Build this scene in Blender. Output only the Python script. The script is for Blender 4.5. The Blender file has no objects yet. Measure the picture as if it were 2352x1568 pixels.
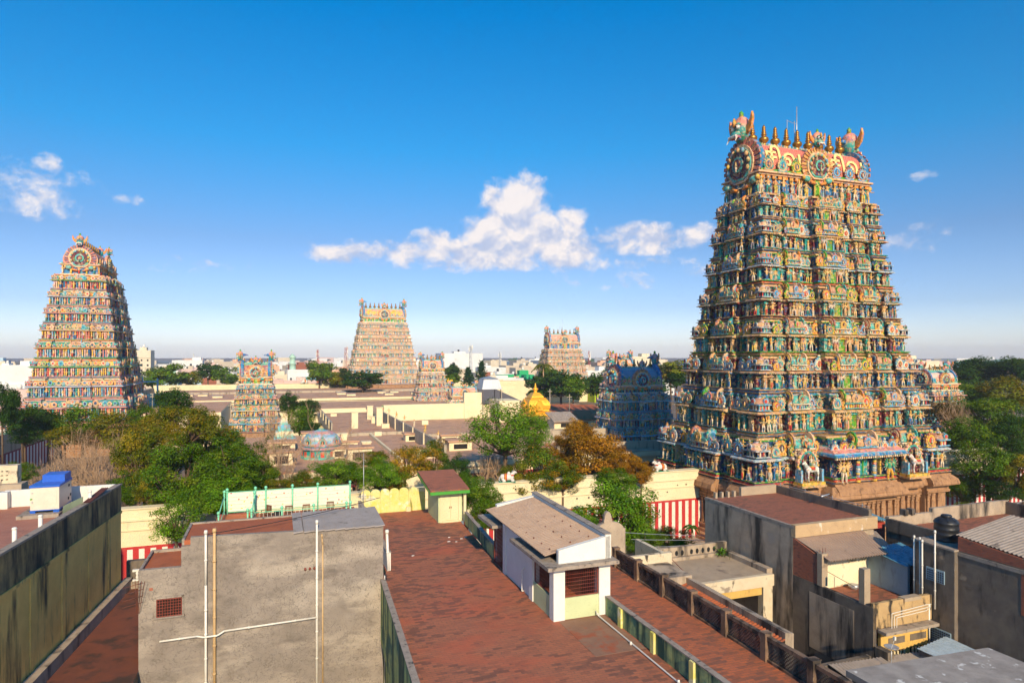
import bpy, math, random
import numpy as np
from math import radians, sin, cos, pi, atan2, sqrt
R = random.Random(7)
C = bpy.context.scene.collection
SC = bpy.context.scene

# ------------------------------------------------------------------ camera
CX, HY, F, CZ = 1176.0, 818.0, 1500.0, 24.0
cam = bpy.data.cameras.new('camera'); cam_o = bpy.data.objects.new('camera', cam); C.objects.link(cam_o)
cam_o.location = (0, 0, CZ); cam_o.rotation_euler = (radians(90), 0, 0)
cam.sensor_width = 36; cam.lens = F / 2352 * 36; cam.shift_y = 34 / 2352
cam.clip_start = 0.5; cam.clip_end = 9000
SC.camera = cam_o

# ------------------------------------------------------------------ sky and sun
SUN_EL, SUN_AZ = 28.0, 166.0          # the sun stands behind the viewer, azimuth measured from +Y towards +X
SUN_DIR = (sin(radians(SUN_AZ)) * cos(radians(SUN_EL)), cos(radians(SUN_AZ)) * cos(radians(SUN_EL)), sin(radians(SUN_EL)))
sd = bpy.data.lights.new('sun', 'SUN'); sd.energy = 4.5; sd.angle = radians(0.6); sd.color = (1.0, 0.80, 0.54)
so = bpy.data.objects.new('sun', sd); C.objects.link(so)
from mathutils import Vector, Matrix
so.rotation_euler = Vector(SUN_DIR).to_track_quat('Z', 'Y').to_euler()
so.location = (0, -20, 80)
SC.view_settings.view_transform = 'Standard'; SC.view_settings.look = 'None'
SC.view_settings.exposure = 0.36; SC.view_settings.gamma = 1.0
SC.cycles.max_bounces = 3; SC.cycles.diffuse_bounces = 2; SC.cycles.glossy_bounces = 1
SC.cycles.use_adaptive_sampling = True; SC.cycles.adaptive_threshold = 0.025; SC.cycles.adaptive_min_samples = 12
SC.cycles.transparent_max_bounces = 4; SC.cycles.volume_bounces = 0
SC.cycles.sample_clamp_indirect = 4

W = bpy.data.worlds.new('World'); SC.world = W; W.use_nodes = True
nt = W.node_tree; N = nt.nodes; L = nt.links
bgn = N['Background']
sky = N.new('ShaderNodeTexSky'); sky.sky_type = 'NISHITA'; sky.sun_disc = False
sky.sun_elevation = radians(SUN_EL); sky.sun_rotation = radians(SUN_AZ); sky.air_density = 1.0; sky.dust_density = 0.6; sky.ozone_density = 2.5
bgn.inputs['Strength'].default_value = 0.1
W.cycles.sampling_method = 'NONE'
def nmath(N, L, op, a, b=None, c=None, clamp=False):
    n = N.new('ShaderNodeMath'); n.operation = op; n.use_clamp = clamp
    for i, v in enumerate((a, b, c)):
        if v is None: continue
        if isinstance(v, (int, float)): n.inputs[i].default_value = v
        else: L.new(v, n.inputs[i])
    return n.outputs[0]
tc = N.new('ShaderNodeTexCoord')
sp = N.new('ShaderNodeSeparateXYZ'); L.new(tc.outputs['Generated'], sp.inputs[0])
el = nmath(N, L, 'ARCSINE', sp.outputs[2]); az = nmath(N, L, 'ARCTAN2', sp.outputs[0], sp.outputs[1])
# the deep polarised blue high up, pale lavender low: tint of the physical sky by elevation
ramp = N.new('ShaderNodeValToRGB'); L.new(nmath(N, L, 'MULTIPLY', el, 1 / 0.6, clamp=True), ramp.inputs[0])
cr = ramp.color_ramp
SKYR = [(0.0, (1.16, 1.14, 1.44)), (0.04, (0.94, 0.96, 1.22)), (0.12, (0.62, 0.69, 0.94)), (0.28, (0.45, 0.59, 0.79)), (0.5, (0.14, 0.71, 1.0)), (0.8, (0.004, 0.71, 1.14)), (1.0, (0.002, 0.66, 1.1))]
cr.elements[0].position = 0; cr.elements[0].color = (*[x / 2.2 for x in SKYR[0][1]], 1)
cr.elements[1].position = 1; cr.elements[1].color = (*[x / 2.2 for x in SKYR[-1][1]], 1)
for p, c in SKYR[1:-1]:
    e = cr.elements.new(p); e.color = (*[x / 2.2 for x in c], 1)
mul = N.new('ShaderNodeMixRGB'); mul.blend_type = 'MULTIPLY'; mul.inputs[0].default_value = 1
L.new(sky.outputs[0], mul.inputs[1]); L.new(ramp.outputs[0], mul.inputs[2])
sc2 = N.new('ShaderNodeVectorMath'); sc2.operation = 'SCALE'; sc2.inputs[3].default_value = 2.2 * 1.22; L.new(mul.outputs[0], sc2.inputs[0])
# clouds: soft heaps at fixed azimuths and elevations of the sky
CL = [(1185, 465, 70, 60, 1.55), (1190, 540, 125, 62, 1.7), (1305, 520, 44, 52, 1.2), (1130, 580, 120, 38, 1.4), (1290, 575, 110, 38, 1.4), (1460, 552, 150, 36, 1.2),
      (1610, 536, 70, 26, .95), (950, 580, 150, 30, 1.15), (990, 550, 50, 26, 1.1), (780, 584, 130, 22, .95), (1190, 606, 420, 20, .85), (1500, 640, 300, 26, .55),
      (80, 430, 170, 56, .85), (110, 385, 50, 34, .8), (250, 450, 70, 26, .6), (440, 606, 130, 24, .66), (2110, 560, 80, 42, .70), (2130, 403, 50, 12, .6)]
field = None
for px, py, rx, ry, w in CL:
    a = atan2(px - CX, F); d = sqrt((px - CX) ** 2 + F * F); e_ = atan2(HY - py, d)
    ra = atan2(px + rx - CX, F) - a; re = ry / d
    dx = nmath(N, L, 'MULTIPLY', nmath(N, L, 'SUBTRACT', az, a), 1 / ra); dy = nmath(N, L, 'MULTIPLY', nmath(N, L, 'SUBTRACT', el, e_), 1 / re)
    r2 = nmath(N, L, 'ADD', nmath(N, L, 'MULTIPLY', dx, dx), nmath(N, L, 'MULTIPLY', dy, dy))
    g = nmath(N, L, 'MULTIPLY', nmath(N, L, 'SUBTRACT', 1.0, nmath(N, L, 'MULTIPLY', r2, 0.5)), w)
    field = g if field is None else nmath(N, L, 'SMOOTH_MAX', field, g, 0.15)
cc = N.new('ShaderNodeCombineXYZ'); L.new(az, cc.inputs[0]); L.new(nmath(N, L, 'MULTIPLY', el, 1.25), cc.inputs[1])
n1 = N.new('ShaderNodeTexNoise'); n1.inputs['Scale'].default_value = 17; n1.inputs['Detail'].default_value = 9; n1.inputs['Roughness'].default_value = .58; n1.inputs['Distortion'].default_value = .25; L.new(cc.outputs[0], n1.inputs['Vector'])
n2 = N.new('ShaderNodeTexNoise'); n2.inputs['Scale'].default_value = 40; n2.inputs['Detail'].default_value = 8; n2.inputs['Roughness'].default_value = .6; L.new(cc.outputs[0], n2.inputs['Vector'])
nn = nmath(N, L, 'ADD', nmath(N, L, 'MULTIPLY', nmath(N, L, 'SUBTRACT', n1.outputs[0], .5), 2.2), nmath(N, L, 'MULTIPLY', nmath(N, L, 'SUBTRACT', n2.outputs[0], .5), 1.3))
dens = nmath(N, L, 'ADD', field, nn)
mr = N.new('ShaderNodeMapRange'); mr.interpolation_type = 'SMOOTHSTEP'; mr.inputs[1].default_value = .40; mr.inputs[2].default_value = 1.20; L.new(dens, mr.inputs[0])
cc2 = N.new('ShaderNodeVectorMath'); cc2.operation = 'ADD'; cc2.inputs[1].default_value = (-.006, .016, 0); L.new(cc.outputs[0], cc2.inputs[0])
n3 = N.new('ShaderNodeTexNoise'); n3.inputs['Scale'].default_value = 17; n3.inputs['Detail'].default_value = 6; n3.inputs['Roughness'].default_value = .58; n3.inputs['Distortion'].default_value = .25; L.new(cc2.outputs[0], n3.inputs['Vector'])
lit = nmath(N, L, 'ADD', nmath(N, L, 'MULTIPLY', nmath(N, L, 'SUBTRACT', n1.outputs[0], n3.outputs[0]), 3.4), nmath(N, L, 'ADD', .38, nmath(N, L, 'MULTIPLY', nmath(N, L, 'SUBTRACT', el, .14), 2.2)), clamp=True)
lr = N.new('ShaderNodeValToRGB'); L.new(lit, lr.inputs[0])
lr.color_ramp.elements[0].position = .12; lr.color_ramp.elements[0].color = (4.3, 4.8, 6.3, 1)
lr.color_ramp.elements[1].position = .75; lr.color_ramp.elements[1].color = (8.0, 7.3, 7.0, 1)
mx = N.new('ShaderNodeMixRGB'); L.new(nmath(N, L, 'MULTIPLY', mr.outputs[0], .93), mx.inputs[0]); L.new(sc2.outputs[0], mx.inputs[1]); L.new(lr.outputs[0], mx.inputs[2])
L.new(mx.outputs[0], bgn.inputs['Color'])

# ------------------------------------------------------------------ frames
TH = radians(19.8); cT, sT = cos(TH), sin(TH)
def XY(u, v): return (cT * u - sT * v, sT * u + cT * v)
def UV(x, y): return (cT * x + sT * y, -sT * x + cT * y)
def PXD(px, py, d): return ((px - CX) / F * d, d, CZ - (py - HY) / F * d)

# ------------------------------------------------------------------ mesh building
class MB:
    def __init__(s): s.v = []; s.f = []; s.c = []; s.n = 0; s.smooth = []
    def add(s, vs, fs, col=(1, 1, 1), smooth=False):
        vs = np.asarray(vs, float); b = s.n
        s.v.append(vs); s.f += [tuple(i + b for i in f) for f in fs]; s.n += len(vs)
        c = np.asarray(col, float)
        s.c.append(np.tile(c, (len(vs), 1)) if c.ndim == 1 else c)
        s.smooth += [smooth] * len(fs)
    def merge(s, o, M=None, tint=None):
        if not o.n: return
        V, Cc = o.arrays()
        if M is not None: V = V @ M[:3, :3].T + M[:3, 3]
        if tint is not None: Cc = np.clip(Cc * np.asarray(tint), 0, 1)
        s.add(V, o.f, Cc); s.smooth[-len(o.f):] = o.smooth
    def arrays(s): return np.vstack(s.v), np.vstack(s.c)
    def box(s, x0, x1, y0, y1, z0, z1, col=(1, 1, 1)):
        s.add([(x0, y0, z0), (x1, y0, z0), (x1, y1, z0), (x0, y1, z0), (x0, y0, z1), (x1, y0, z1), (x1, y1, z1), (x0, y1, z1)],
              [(3, 2, 1, 0), (4, 5, 6, 7), (0, 1, 5, 4), (1, 2, 6, 5), (2, 3, 7, 6), (3, 0, 4, 7)], col)
    def prism(s, pts, z0, z1, col=(1, 1, 1), top=None):
        n = len(pts); zt = z1 if hasattr(z1, '__len__') else [z1] * n
        zb = z0 if hasattr(z0, '__len__') else [z0] * n
        vs = [(p[0], p[1], zb[i]) for i, p in enumerate(pts)] + [(p[0], p[1], zt[i]) for i, p in enumerate(pts)]
        s.add(vs, [tuple(range(n - 1, -1, -1)), tuple(range(n, 2 * n))] + [(i, (i + 1) % n, n + (i + 1) % n, n + i) for i in range(n)], col)
    def extr(s, pts, y0, y1, col=(1, 1, 1)):      # outline in x,z (anticlockwise seen from -y), thick along y
        n = len(pts); vs = [(p[0], y0, p[1]) for p in pts] + [(p[0], y1, p[1]) for p in pts]
        s.add(vs, [tuple(range(n)), tuple(range(2 * n - 1, n - 1, -1))] + [((i + 1) % n, i, n + i, n + (i + 1) % n) for i in range(n)], col)
    def tube(s, a, b, r0, r1=None, n=6, col=(1, 1, 1), cap=True):
        r1 = r0 if r1 is None else r1
        a = np.array(a, float); b = np.array(b, float); d = b - a; l = np.linalg.norm(d)
        if l < 1e-6: return
        d /= l; u = np.cross(d, (0, 0, 1) if abs(d[2]) < .9 else (1, 0, 0)); u /= np.linalg.norm(u); w = np.cross(d, u)
        vs = []
        for k in range(n):
            t = 2 * pi * k / n; e = u * cos(t) + w * sin(t); vs += [a + e * r0, b + e * r1]
        fs = [(2 * k, 2 * k + 1, (2 * k + 3) % (2 * n), (2 * k + 2) % (2 * n)) for k in range(n)]
        if cap: fs += [tuple(2 * k for k in range(n)), tuple(2 * k + 1 for k in range(n - 1, -1, -1))]
        s.add(vs, fs, col, smooth=n > 5)
    def path(s, pts, r, n=6, col=(1, 1, 1)):
        for i in range(len(pts) - 1):
            q = (r[i], r[i + 1]) if hasattr(r, '__len__') else (r, r)
            s.tube(pts[i], pts[i + 1], q[0], q[1], n, col, cap=(i in (0, len(pts) - 2)))
    def lathe(s, prof, n=10, c=(0, 0, 0), cols=(1, 1, 1), sx=1, sy=1, smooth=True, rot=0):
        m = len(prof); vs = []; cc = []
        for i, (r, z) in enumerate(prof):
            for k in range(n):
                t = 2 * pi * (k + rot) / n; vs.append((c[0] + r * sx * cos(t), c[1] + r * sy * sin(t), c[2] + z))
                cc.append(cols[i] if hasattr(cols[0], '__len__') else cols)
        fs = [(i * n + k, i * n + (k + 1) % n, (i + 1) * n + (k + 1) % n, (i + 1) * n + k) for i in range(m - 1) for k in range(n)]
        fs.append(tuple(range(n - 1, -1, -1))); fs.append(tuple((m - 1) * n + k for k in range(n)))
        s.add(vs, fs, np.array(cc), smooth)
    def quad(s, a, b, c, d, col=(1, 1, 1)): s.add([a, b, c, d], [(0, 1, 2, 3)], col)
    def slab(s, a, b, c, d, th, col=(1, 1, 1)):   # a tilted slab: top corners anticlockwise, thickness down
        t = [a, b, c, d]; lo = [(p[0], p[1], p[2] - th) for p in t]
        s.add(lo + t, [(3, 2, 1, 0), (4, 5, 6, 7), (0, 1, 5, 4), (1, 2, 6, 5), (2, 3, 7, 6), (3, 0, 4, 7)], col)
    def sheet(s, a, b, c, d, waves, amp=.035, ny=2, col=(1, 1, 1), per=6):   # corrugated sheet; ridges run from edge ab to edge dc
        a, b, c, d = [np.array(p, float) for p in (a, b, c, d)]
        nx = waves * per; nrm = np.cross(b - a, d - a); nrm /= np.linalg.norm(nrm)
        if nrm[2] < 0: nrm = -nrm
        vs = []
        for j in range(ny + 1):
            for i in range(nx + 1):
                x = i / nx; y = j / ny
                p = (a * (1 - x) + b * x) * (1 - y) + (d * (1 - x) + c * x) * y
                vs.append(p + nrm * amp * sin(2 * pi * waves * x) )
        fs = [(j * (nx + 1) + i, j * (nx + 1) + i + 1, (j + 1) * (nx + 1) + i + 1, (j + 1) * (nx + 1) + i) for j in range(ny) for i in range(nx)]
        m = len(vs); vs += [p - nrm * .02 for p in vs]
        fs += [tuple(m + i for i in f[::-1]) for f in fs]
        s.add(vs, fs, col, smooth=True)
    def mesh(s, name, mat, off=(0, 0, 0)):
        me = bpy.data.meshes.new(name)
        V, Cc = s.arrays(); V = V - np.array(off)
        me.from_pydata(V.tolist(), [], s.f)
        me.polygons.foreach_set('use_smooth', np.array(s.smooth, dtype=bool))
        ca = me.color_attributes.new('Col', 'FLOAT_COLOR', 'POINT')
        ca.data.foreach_set('color', np.hstack([Cc, np.ones((len(Cc), 1))]).ravel().astype(np.float32))
        me.materials.append(mat); me.update()
        return me
ORG = {}
def tag(o, label, cat, group=None, kind=None):
    if label: o['label'] = label
    if cat: o['category'] = cat
    if group: o['group'] = group
    if kind: o['kind'] = kind
    return o
def thing(name, label, cat, u, v, z=0, group=None, rot=0.0, lab_only=False):
    o = bpy.data.objects.new(name, None); C.objects.link(o); x, y = XY(u, v)
    o.location = (x, y, z); o.rotation_euler = (0, 0, TH + rot); o.empty_display_size = .3
    tag(o, label, cat, group); ORG[o.name] = (0, 0, 0) if rot else (u, v, z)
    return o
def part(name, mb, mat, parent, label=None, kind=None, off=None):
    """mesh coordinates in the u,v,z frame (or in the parent's own frame if off is given)"""
    top = parent
    while top.name not in ORG: top = top.parent
    o_ = ORG[top.name] if off is None else off
    ob = bpy.data.objects.new(name, mb.mesh(name, mat, o_)); C.objects.link(ob); ob.parent = parent
    if label: ob['label'] = label
    if kind: ob['kind'] = kind
    return ob
def single(name, mb, mat, label, cat, u, v, z=0, group=None):
    ob = bpy.data.objects.new(name, mb.mesh(name, mat, (u, v, z))); C.objects.link(ob)
    x, y = XY(u, v); ob.location = (x, y, z); ob.rotation_euler = (0, 0, TH)
    tag(ob, label, cat, group); return ob
def structure(name, mb, mat, kind='structure', frame=True):
    ob = bpy.data.objects.new(name, mb.mesh(name, mat)); C.objects.link(ob)
    if frame: ob.rotation_euler = (0, 0, TH)
    ob['kind'] = kind; return ob
def inst(name, me, parent, loc, rz=0, sc=1, label=None):
    ob = bpy.data.objects.new(name, me); C.objects.link(ob); ob.parent = parent
    ob.location = loc; ob.rotation_euler = (0, 0, rz); ob.scale = (sc, sc, sc) if not hasattr(sc, '__len__') else sc
    if label: ob['label'] = label
    return ob
def TR(x, y, z, rz=0, s=1, sx=None, sz=None):
    M = np.eye(4); c, d = cos(rz), sin(rz); sx = s if sx is None else sx; sz = s if sz is None else sz
    M[:3, :3] = np.array([[c * sx, -d * s, 0], [d * sx, c * s, 0], [0, 0, sz]]); M[:3, 3] = (x, y, z); return M

# ------------------------------------------------------------------ materials
def mat_new(name):
    m = bpy.data.materials.new(name); m.use_nodes = True
    return m, m.node_tree.nodes, m.node_tree.links, m.node_tree.nodes['Principled BSDF']
def world_pos(N, L, scale=(1, 1, 1), rot=True):
    g = N.new('ShaderNodeNewGeometry'); mp = N.new('ShaderNodeMapping'); mp.vector_type = 'POINT'
    r = N.new('ShaderNodeVectorRotate'); r.rotation_type = 'Z_AXIS'; r.inputs['Angle'].default_value = -TH
    L.new(g.outputs['Position'], r.inputs['Vector']); L.new(r.outputs[0], mp.inputs['Vector'])
    mp.inputs['Scale'].default_value = scale
    return mp.outputs[0]
def noise(N, L, vec, scale, detail=5, rough=.6):
    n = N.new('ShaderNodeTexNoise'); n.inputs['Scale'].default_value = scale; n.inputs['Detail'].default_value = detail; n.inputs['Roughness'].default_value = rough
    L.new(vec, n.inputs['Vector']); return n.outputs[0]
def step(N, L, val, lo, hi):
    m = N.new('ShaderNodeMapRange'); m.inputs[1].default_value = lo; m.inputs[2].default_value = hi; L.new(val, m.inputs[0]); return m.outputs[0]
def mix(N, L, fac, a, b, mode='MIX'):
    n = N.new('ShaderNodeMixRGB'); n.blend_type = mode
    for i, v in enumerate((fac, a, b)):
        if isinstance(v, (int, float)): n.inputs[i].default_value = v
        elif isinstance(v, tuple): n.inputs[i].default_value = (*v[:3], 1)
        else: L.new(v, n.inputs[i])
    return n.outputs[0]
def bump(N, L, P, h, strength=.3, dist=.03):
    b = N.new('ShaderNodeBump'); b.inputs['Strength'].default_value = strength; b.inputs['Distance'].default_value = dist
    L.new(h, b.inputs['Height']); L.new(b.outputs[0], P.inputs['Normal'])
def plaster(name, c1, c2, streak=None, s_lo=.5, s_hi=.62, s_scale=1.6, patch=None, p_lo=.6, p_hi=.66, p_scale=.35, p_str=(1, 1, 1), grain=1.2, rough=.85, bs=.35, attr=False, cracks=0, stretch=.13):
    m, N, L, P = mat_new(name); pos = world_pos(N, L)
    a = noise(N, L, pos, grain, 7, .65); base = mix(N, L, step(N, L, a, .35, .65), c1, c2)
    if attr:
        at = N.new('ShaderNodeAttribute'); at.attribute_name = 'Col'
        base = mix(N, L, 1, at.outputs['Color'], mix(N, L, step(N, L, a, .3, .7), (.75, .72, .70), (1.1, 1.08, 1.05)), 'MULTIPLY')
    if patch:
        base = mix(N, L, step(N, L, noise(N, L, world_pos(N, L, p_str), p_scale, 6, .6), p_lo, p_hi), base, patch)
    if cracks:
        v = N.new('ShaderNodeTexVoronoi'); v.feature = 'DISTANCE_TO_EDGE'; v.inputs['Scale'].default_value = cracks
        pn = N.new('ShaderNodeVectorMath'); pn.operation = 'ADD'; L.new(pos, pn.inputs[0])
        nz = N.new('ShaderNodeTexNoise'); nz.inputs['Scale'].default_value = 3; L.new(pos, nz.inputs['Vector']); L.new(nz.outputs['Color'], pn.inputs[1]); L.new(pn.outputs[0], v.inputs['Vector'])
        cr_ = nmath(N, L, 'MULTIPLY', step(N, L, v.outputs['Distance'], .05, .0), step(N, L, noise(N, L, pos, .45, 3), .32, .48))
        base = mix(N, L, nmath(N, L, 'MULTIPLY', cr_, .75), base, (c1[0] * .4, c1[1] * .4, c1[2] * .4))
    if streak:
        ps = world_pos(N, L, (1, 1, stretch))
        st = noise(N, L, ps, s_scale, 6, .62)
        base = mix(N, L, step(N, L, st, s_lo, s_hi), base, streak)
    L.new(base, P.inputs['Base Color']); P.inputs['Roughness'].default_value = rough
    P.inputs['Specular IOR Level'].default_value = .25
    bump(N, L, P, noise(N, L, pos, grain * 9, 6, .7), bs, .02)
    return m
def plain(name, c, rough=.6, vary=.12, metal=0, scale=3):
    m, N, L, P = mat_new(name); pos = world_pos(N, L)
    a = noise(N, L, pos, scale, 5)
    L.new(mix(N, L, step(N, L, a, .3, .7), tuple(x * (1 - vary) for x in c), tuple(min(1, x * (1 + vary)) for x in c)), P.inputs['Base Color'])
    P.inputs['Roughness'].default_value = rough; P.inputs['Metallic'].default_value = metal
    return m
def tiles(name, c1, c2, dark, scale=1.0, red=None, lo=.47, hi=.6, mortar=(.17, .10, .07), w=.40, h=.17, pale=(.24, .15, .10)):
    m, N, L, P = mat_new(name); pos = world_pos(N, L)
    b = N.new('ShaderNodeTexBrick'); b.inputs['Scale'].default_value = scale; b.inputs['Brick Width'].default_value = w; b.inputs['Row Height'].default_value = h
    b.inputs['Mortar Size'].default_value = .011; b.inputs['Mortar Smooth'].default_value = .3; b.inputs['Bias'].default_value = 0
    b.inputs['Color1'].default_value = (*c1, 1); b.inputs['Color2'].default_value = (*c2, 1); b.inputs['Mortar'].default_value = (*mortar, 1)
    wob = N.new('ShaderNodeTexNoise'); wob.inputs['Scale'].default_value = 1.1; L.new(pos, wob.inputs['Vector'])
    ad = N.new('ShaderNodeVectorMath'); ad.operation = 'MULTIPLY_ADD'; ad.inputs[1].default_value = (.06, .06, 0); L.new(wob.outputs['Color'], ad.inputs[0]); L.new(pos, ad.inputs[2])
    L.new(ad.outputs[0], b.inputs['Vector'])
    base = b.outputs['Color']
    # worn bricks: every brick has its own tone, dark ones gather in stained areas
    ps = world_pos(N, L, (.6, 1.3, 1))
    br2 = N.new('ShaderNodeTexBrick'); br2.inputs['Scale'].default_value = scale; br2.inputs['Brick Width'].default_value = w; br2.inputs['Row Height'].default_value = h; br2.inputs['Mortar Size'].default_value = .0
    br2.inputs['Color1'].default_value = (0, 0, 0, 1); br2.inputs['Color2'].default_value = (1, 1, 1, 1); br2.inputs['Mortar'].default_value = (.5, .5, .5, 1); L.new(ad.outputs[0], br2.inputs['Vector'])
    rnd = N.new('ShaderNodeSeparateColor'); L.new(br2.outputs['Color'], rnd.inputs[0])
    big = noise(N, L, pos, .22, 5, .6); mid = noise(N, L, ps, .9, 6, .7)
    rr1 = nmath(N, L, 'ADD', rnd.outputs[0], nmath(N, L, 'ADD', nmath(N, L, 'MULTIPLY', nmath(N, L, 'SUBTRACT', big, .5), 2.4), nmath(N, L, 'MULTIPLY', nmath(N, L, 'SUBTRACT', mid, .5), 2.6)))
    if red: base = mix(N, L, nmath(N, L, 'MULTIPLY', step(N, L, noise(N, L, ps, .28, 7, .65), .50, .64), .65), base, red)
    base = mix(N, L, nmath(N, L, 'MULTIPLY', step(N, L, rr1, hi * 1.1, hi * 1.1 + .35), .58), base, dark)
    base = mix(N, L, nmath(N, L, 'MULTIPLY', step(N, L, nmath(N, L, 'SUBTRACT', rnd.outputs[0], rr1), .62, .9), .35), base, pale)
    base = mix(N, L, nmath(N, L, 'MULTIPLY', step(N, L, noise(N, L, pos, 2.2, 6, .7), .62, .75), .45), base, pale)
    L.new(base, P.inputs['Base Color']); P.inputs['Roughness'].default_value = .8; P.inputs['Specular IOR Level'].default_value = .25
    bump(N, L, P, nmath(N, L, 'ADD', nmath(N, L, 'MULTIPLY', b.outputs['Fac'], -.6), noise(N, L, pos, 14, 5)), .35, .015)
    return m
def paint(name, speck=.35, scale=5.0, pal=None, dirt=.25, rough=.6):
    """painted stucco: per-vertex paint colour, broken up by small painted ornament"""
    m, N, L, P = mat_new(name)
    at = N.new('ShaderNodeAttribute'); at.attribute_name = 'Col'
    pos = world_pos(N, L)
    v = N.new('ShaderNodeTexVoronoi'); v.inputs['Scale'].default_value = scale; L.new(pos, v.inputs['Vector'])
    sx = N.new('ShaderNodeSeparateColor'); L.new(v.outputs['Color'], sx.inputs[0])
    r = N.new('ShaderNodeValToRGB'); r.color_ramp.interpolation = 'CONSTANT'; L.new(sx.outputs[0], r.inputs[0])
    pal = pal or [(.62, .34, .16), (.02, .22, .20), (.70, .45, .22), (.45, .05, .04), (.05, .20, .42), (.75, .62, .42), (.08, .28, .04)]
    els = r.color_ramp.elements; els[0].color = (*pal[0], 1); els[1].position = 1 - 1 / len(pal); els[1].color = (*pal[-1], 1)
    for i, c in enumerate(pal[1:-1]): e = els.new((i + 1) / len(pal)); e.color = (*c, 1)
    f = nmath(N, L, 'MULTIPLY', step(N, L, sx.outputs[1], .45, .5), speck)
    base = mix(N, L, f, at.outputs['Color'], r.outputs[0])
    base = mix(N, L, 1, base, mix(N, L, step(N, L, noise(N, L, pos, scale * .6, 4), .3, .7), (1 - dirt,) * 3, (1.12, 1.1, 1.06)), 'MULTIPLY')
    L.new(base, P.inputs['Base Color']); P.inputs['Roughness'].default_value = rough; P.inputs['Specular IOR Level'].default_value = .3
    bump(N, L, P, v.outputs['Distance'], .5, .08)
    return m
# ================================================================== temple gate towers
SKIN = [(.74, .40, .13), (.70, .42, .16), (.76, .48, .20), (.66, .36, .11), (.05, .34, .20), (.60, .50, .38), (.70, .40, .16)]
CLOTH = [(.50, .05, .04), (.72, .36, .03), (.03, .26, .22), (.72, .62, .48), (.70, .44, .20), (.06, .20, .05), (.05, .16, .36), (.72, .48, .08), (.70, .58, .42), (.62, .36, .16), (.68, .40, .18)]
TEAL = (.02, .30, .27); LTEAL = (.10, .42, .36); BLUE = (.03, .18, .38); SKYB = (.16, .40, .58); NAVY = (.015, .05, .13); GREEN = (.07, .32, .03)
RED = (.58, .06, .04); PINK = (.68, .26, .22); PEACH = (.74, .44, .26); CREAM = (.76, .60, .40); YEL = (.70, .42, .05); MAROON = (.11, .02, .035); LGREY = (.42, .48, .52); TAN = (.58, .34, .16); ORANGE = (.72, .24, .04); WHITE = (.78, .74, .68)
BRONZE = (.30, .14, .03)
def statue_mb(rr, arms=2, wide=1.0):
    m = MB(); sk = rr.choice(SKIN); cl = rr.choice(CLOTH); cl2 = rr.choice(CLOTH); cw = rr.choice([YEL, TAN, LTEAL, SKYB, RED])
    lean = rr.uniform(-.03, .03); sp = rr.uniform(.05, .10) * wide
    for sx in (-1, 1):
        kx = sx * (sp + .02) + lean; fx = sx * sp * 1.2
        m.tube((fx, -.02, .0), (kx, -.04, .26), .040, .052, 5, cl); m.tube((kx, -.04, .26), (sx * .055 + lean, 0, .50), .055, .085, 5, cl)
        m.box(fx - .035, fx + .035, -.11, .02, 0, .035, sk)
    m.lathe([(.10, .46), (.125, .50), (.105, .58), (.10, .62), (.135, .73), (.12, .79), (.045, .82), (.045, .85), (.075, .88), (.085, .93), (.06, .98), (.075, .985), (.07, 1.02), (.04, 1.09), (.015, 1.15)], 6, (lean, 0, 0),
            [cl, cl2, sk, sk, sk, sk, YEL, sk, sk, sk, sk, cw, cw, YEL, YEL], 1, .72)
    na = arms // 2
    for i in range(na):
        for sx in (-1, 1):
            a0 = rr.uniform(-1.0, .5) if na == 1 else -1.0 + 2.1 * i / (na - 1)
            ex = sx * (.14 + .13 * cos(a0)) + lean; ez = .75 + .15 * sin(a0)
            m.tube((sx * .12 + lean, 0, .76), (ex, -.03, ez), .036, .030, 5, sk)
            b0 = a0 + rr.uniform(.3, 1.3) if na == 1 else a0 + .25
            hx = ex + sx * .12 * cos(b0); hz = ez + .13 * sin(b0)
            m.tube((ex, -.03, ez), (hx, -.12 if na == 1 else -.05, hz), .030, .022, 5, sk)
            if na > 1: m.tube((hx, -.05, hz), (hx + sx * .07 * cos(b0), -.05, hz + .09 * sin(b0)), .018, .012, 4, rr.choice([YEL, RED, LGREY]))
    if rr.random() < .6:      # hanging scarf or cloak
        m.box(-.13 + lean, -.09 + lean, .02, .07, .08, .62, cl2); m.box(.09 + lean, .13 + lean, .02, .07, .08, .62, cl2)
    if rr.random() < .5: m.lathe([(.16, 0), (.16, .02)], 8, (lean, .05, .93), YEL)
    if rr.random() < .4:
        pts = [(.16 * cos(t) + lean, .95 + .17 * sin(t)) for t in [2 * pi * k / 10 for k in range(10)]]
        m.extr(pts, .05, .08, rr.choice([YEL, TAN, TEAL]))
    return m
def statue_lo(rr):
    m = MB(); sk = rr.choice(SKIN); cl = rr.choice(CLOTH)
    m.lathe([(.12, 0), (.10, .25), (.14, .5), (.10, .6), (.16, .76), (.05, .83), (.09, .93), (.07, 1.0), (.02, 1.14)], 5, (0, 0, 0), [cl, cl, cl, sk, sk, sk, sk, YEL, YEL], 1, .7)
    for sx in (-1, 1): m.tube((sx * .13, 0, .75), (sx * .24, -.05, .58), .04, .03, 4, sk)
    return m
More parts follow.
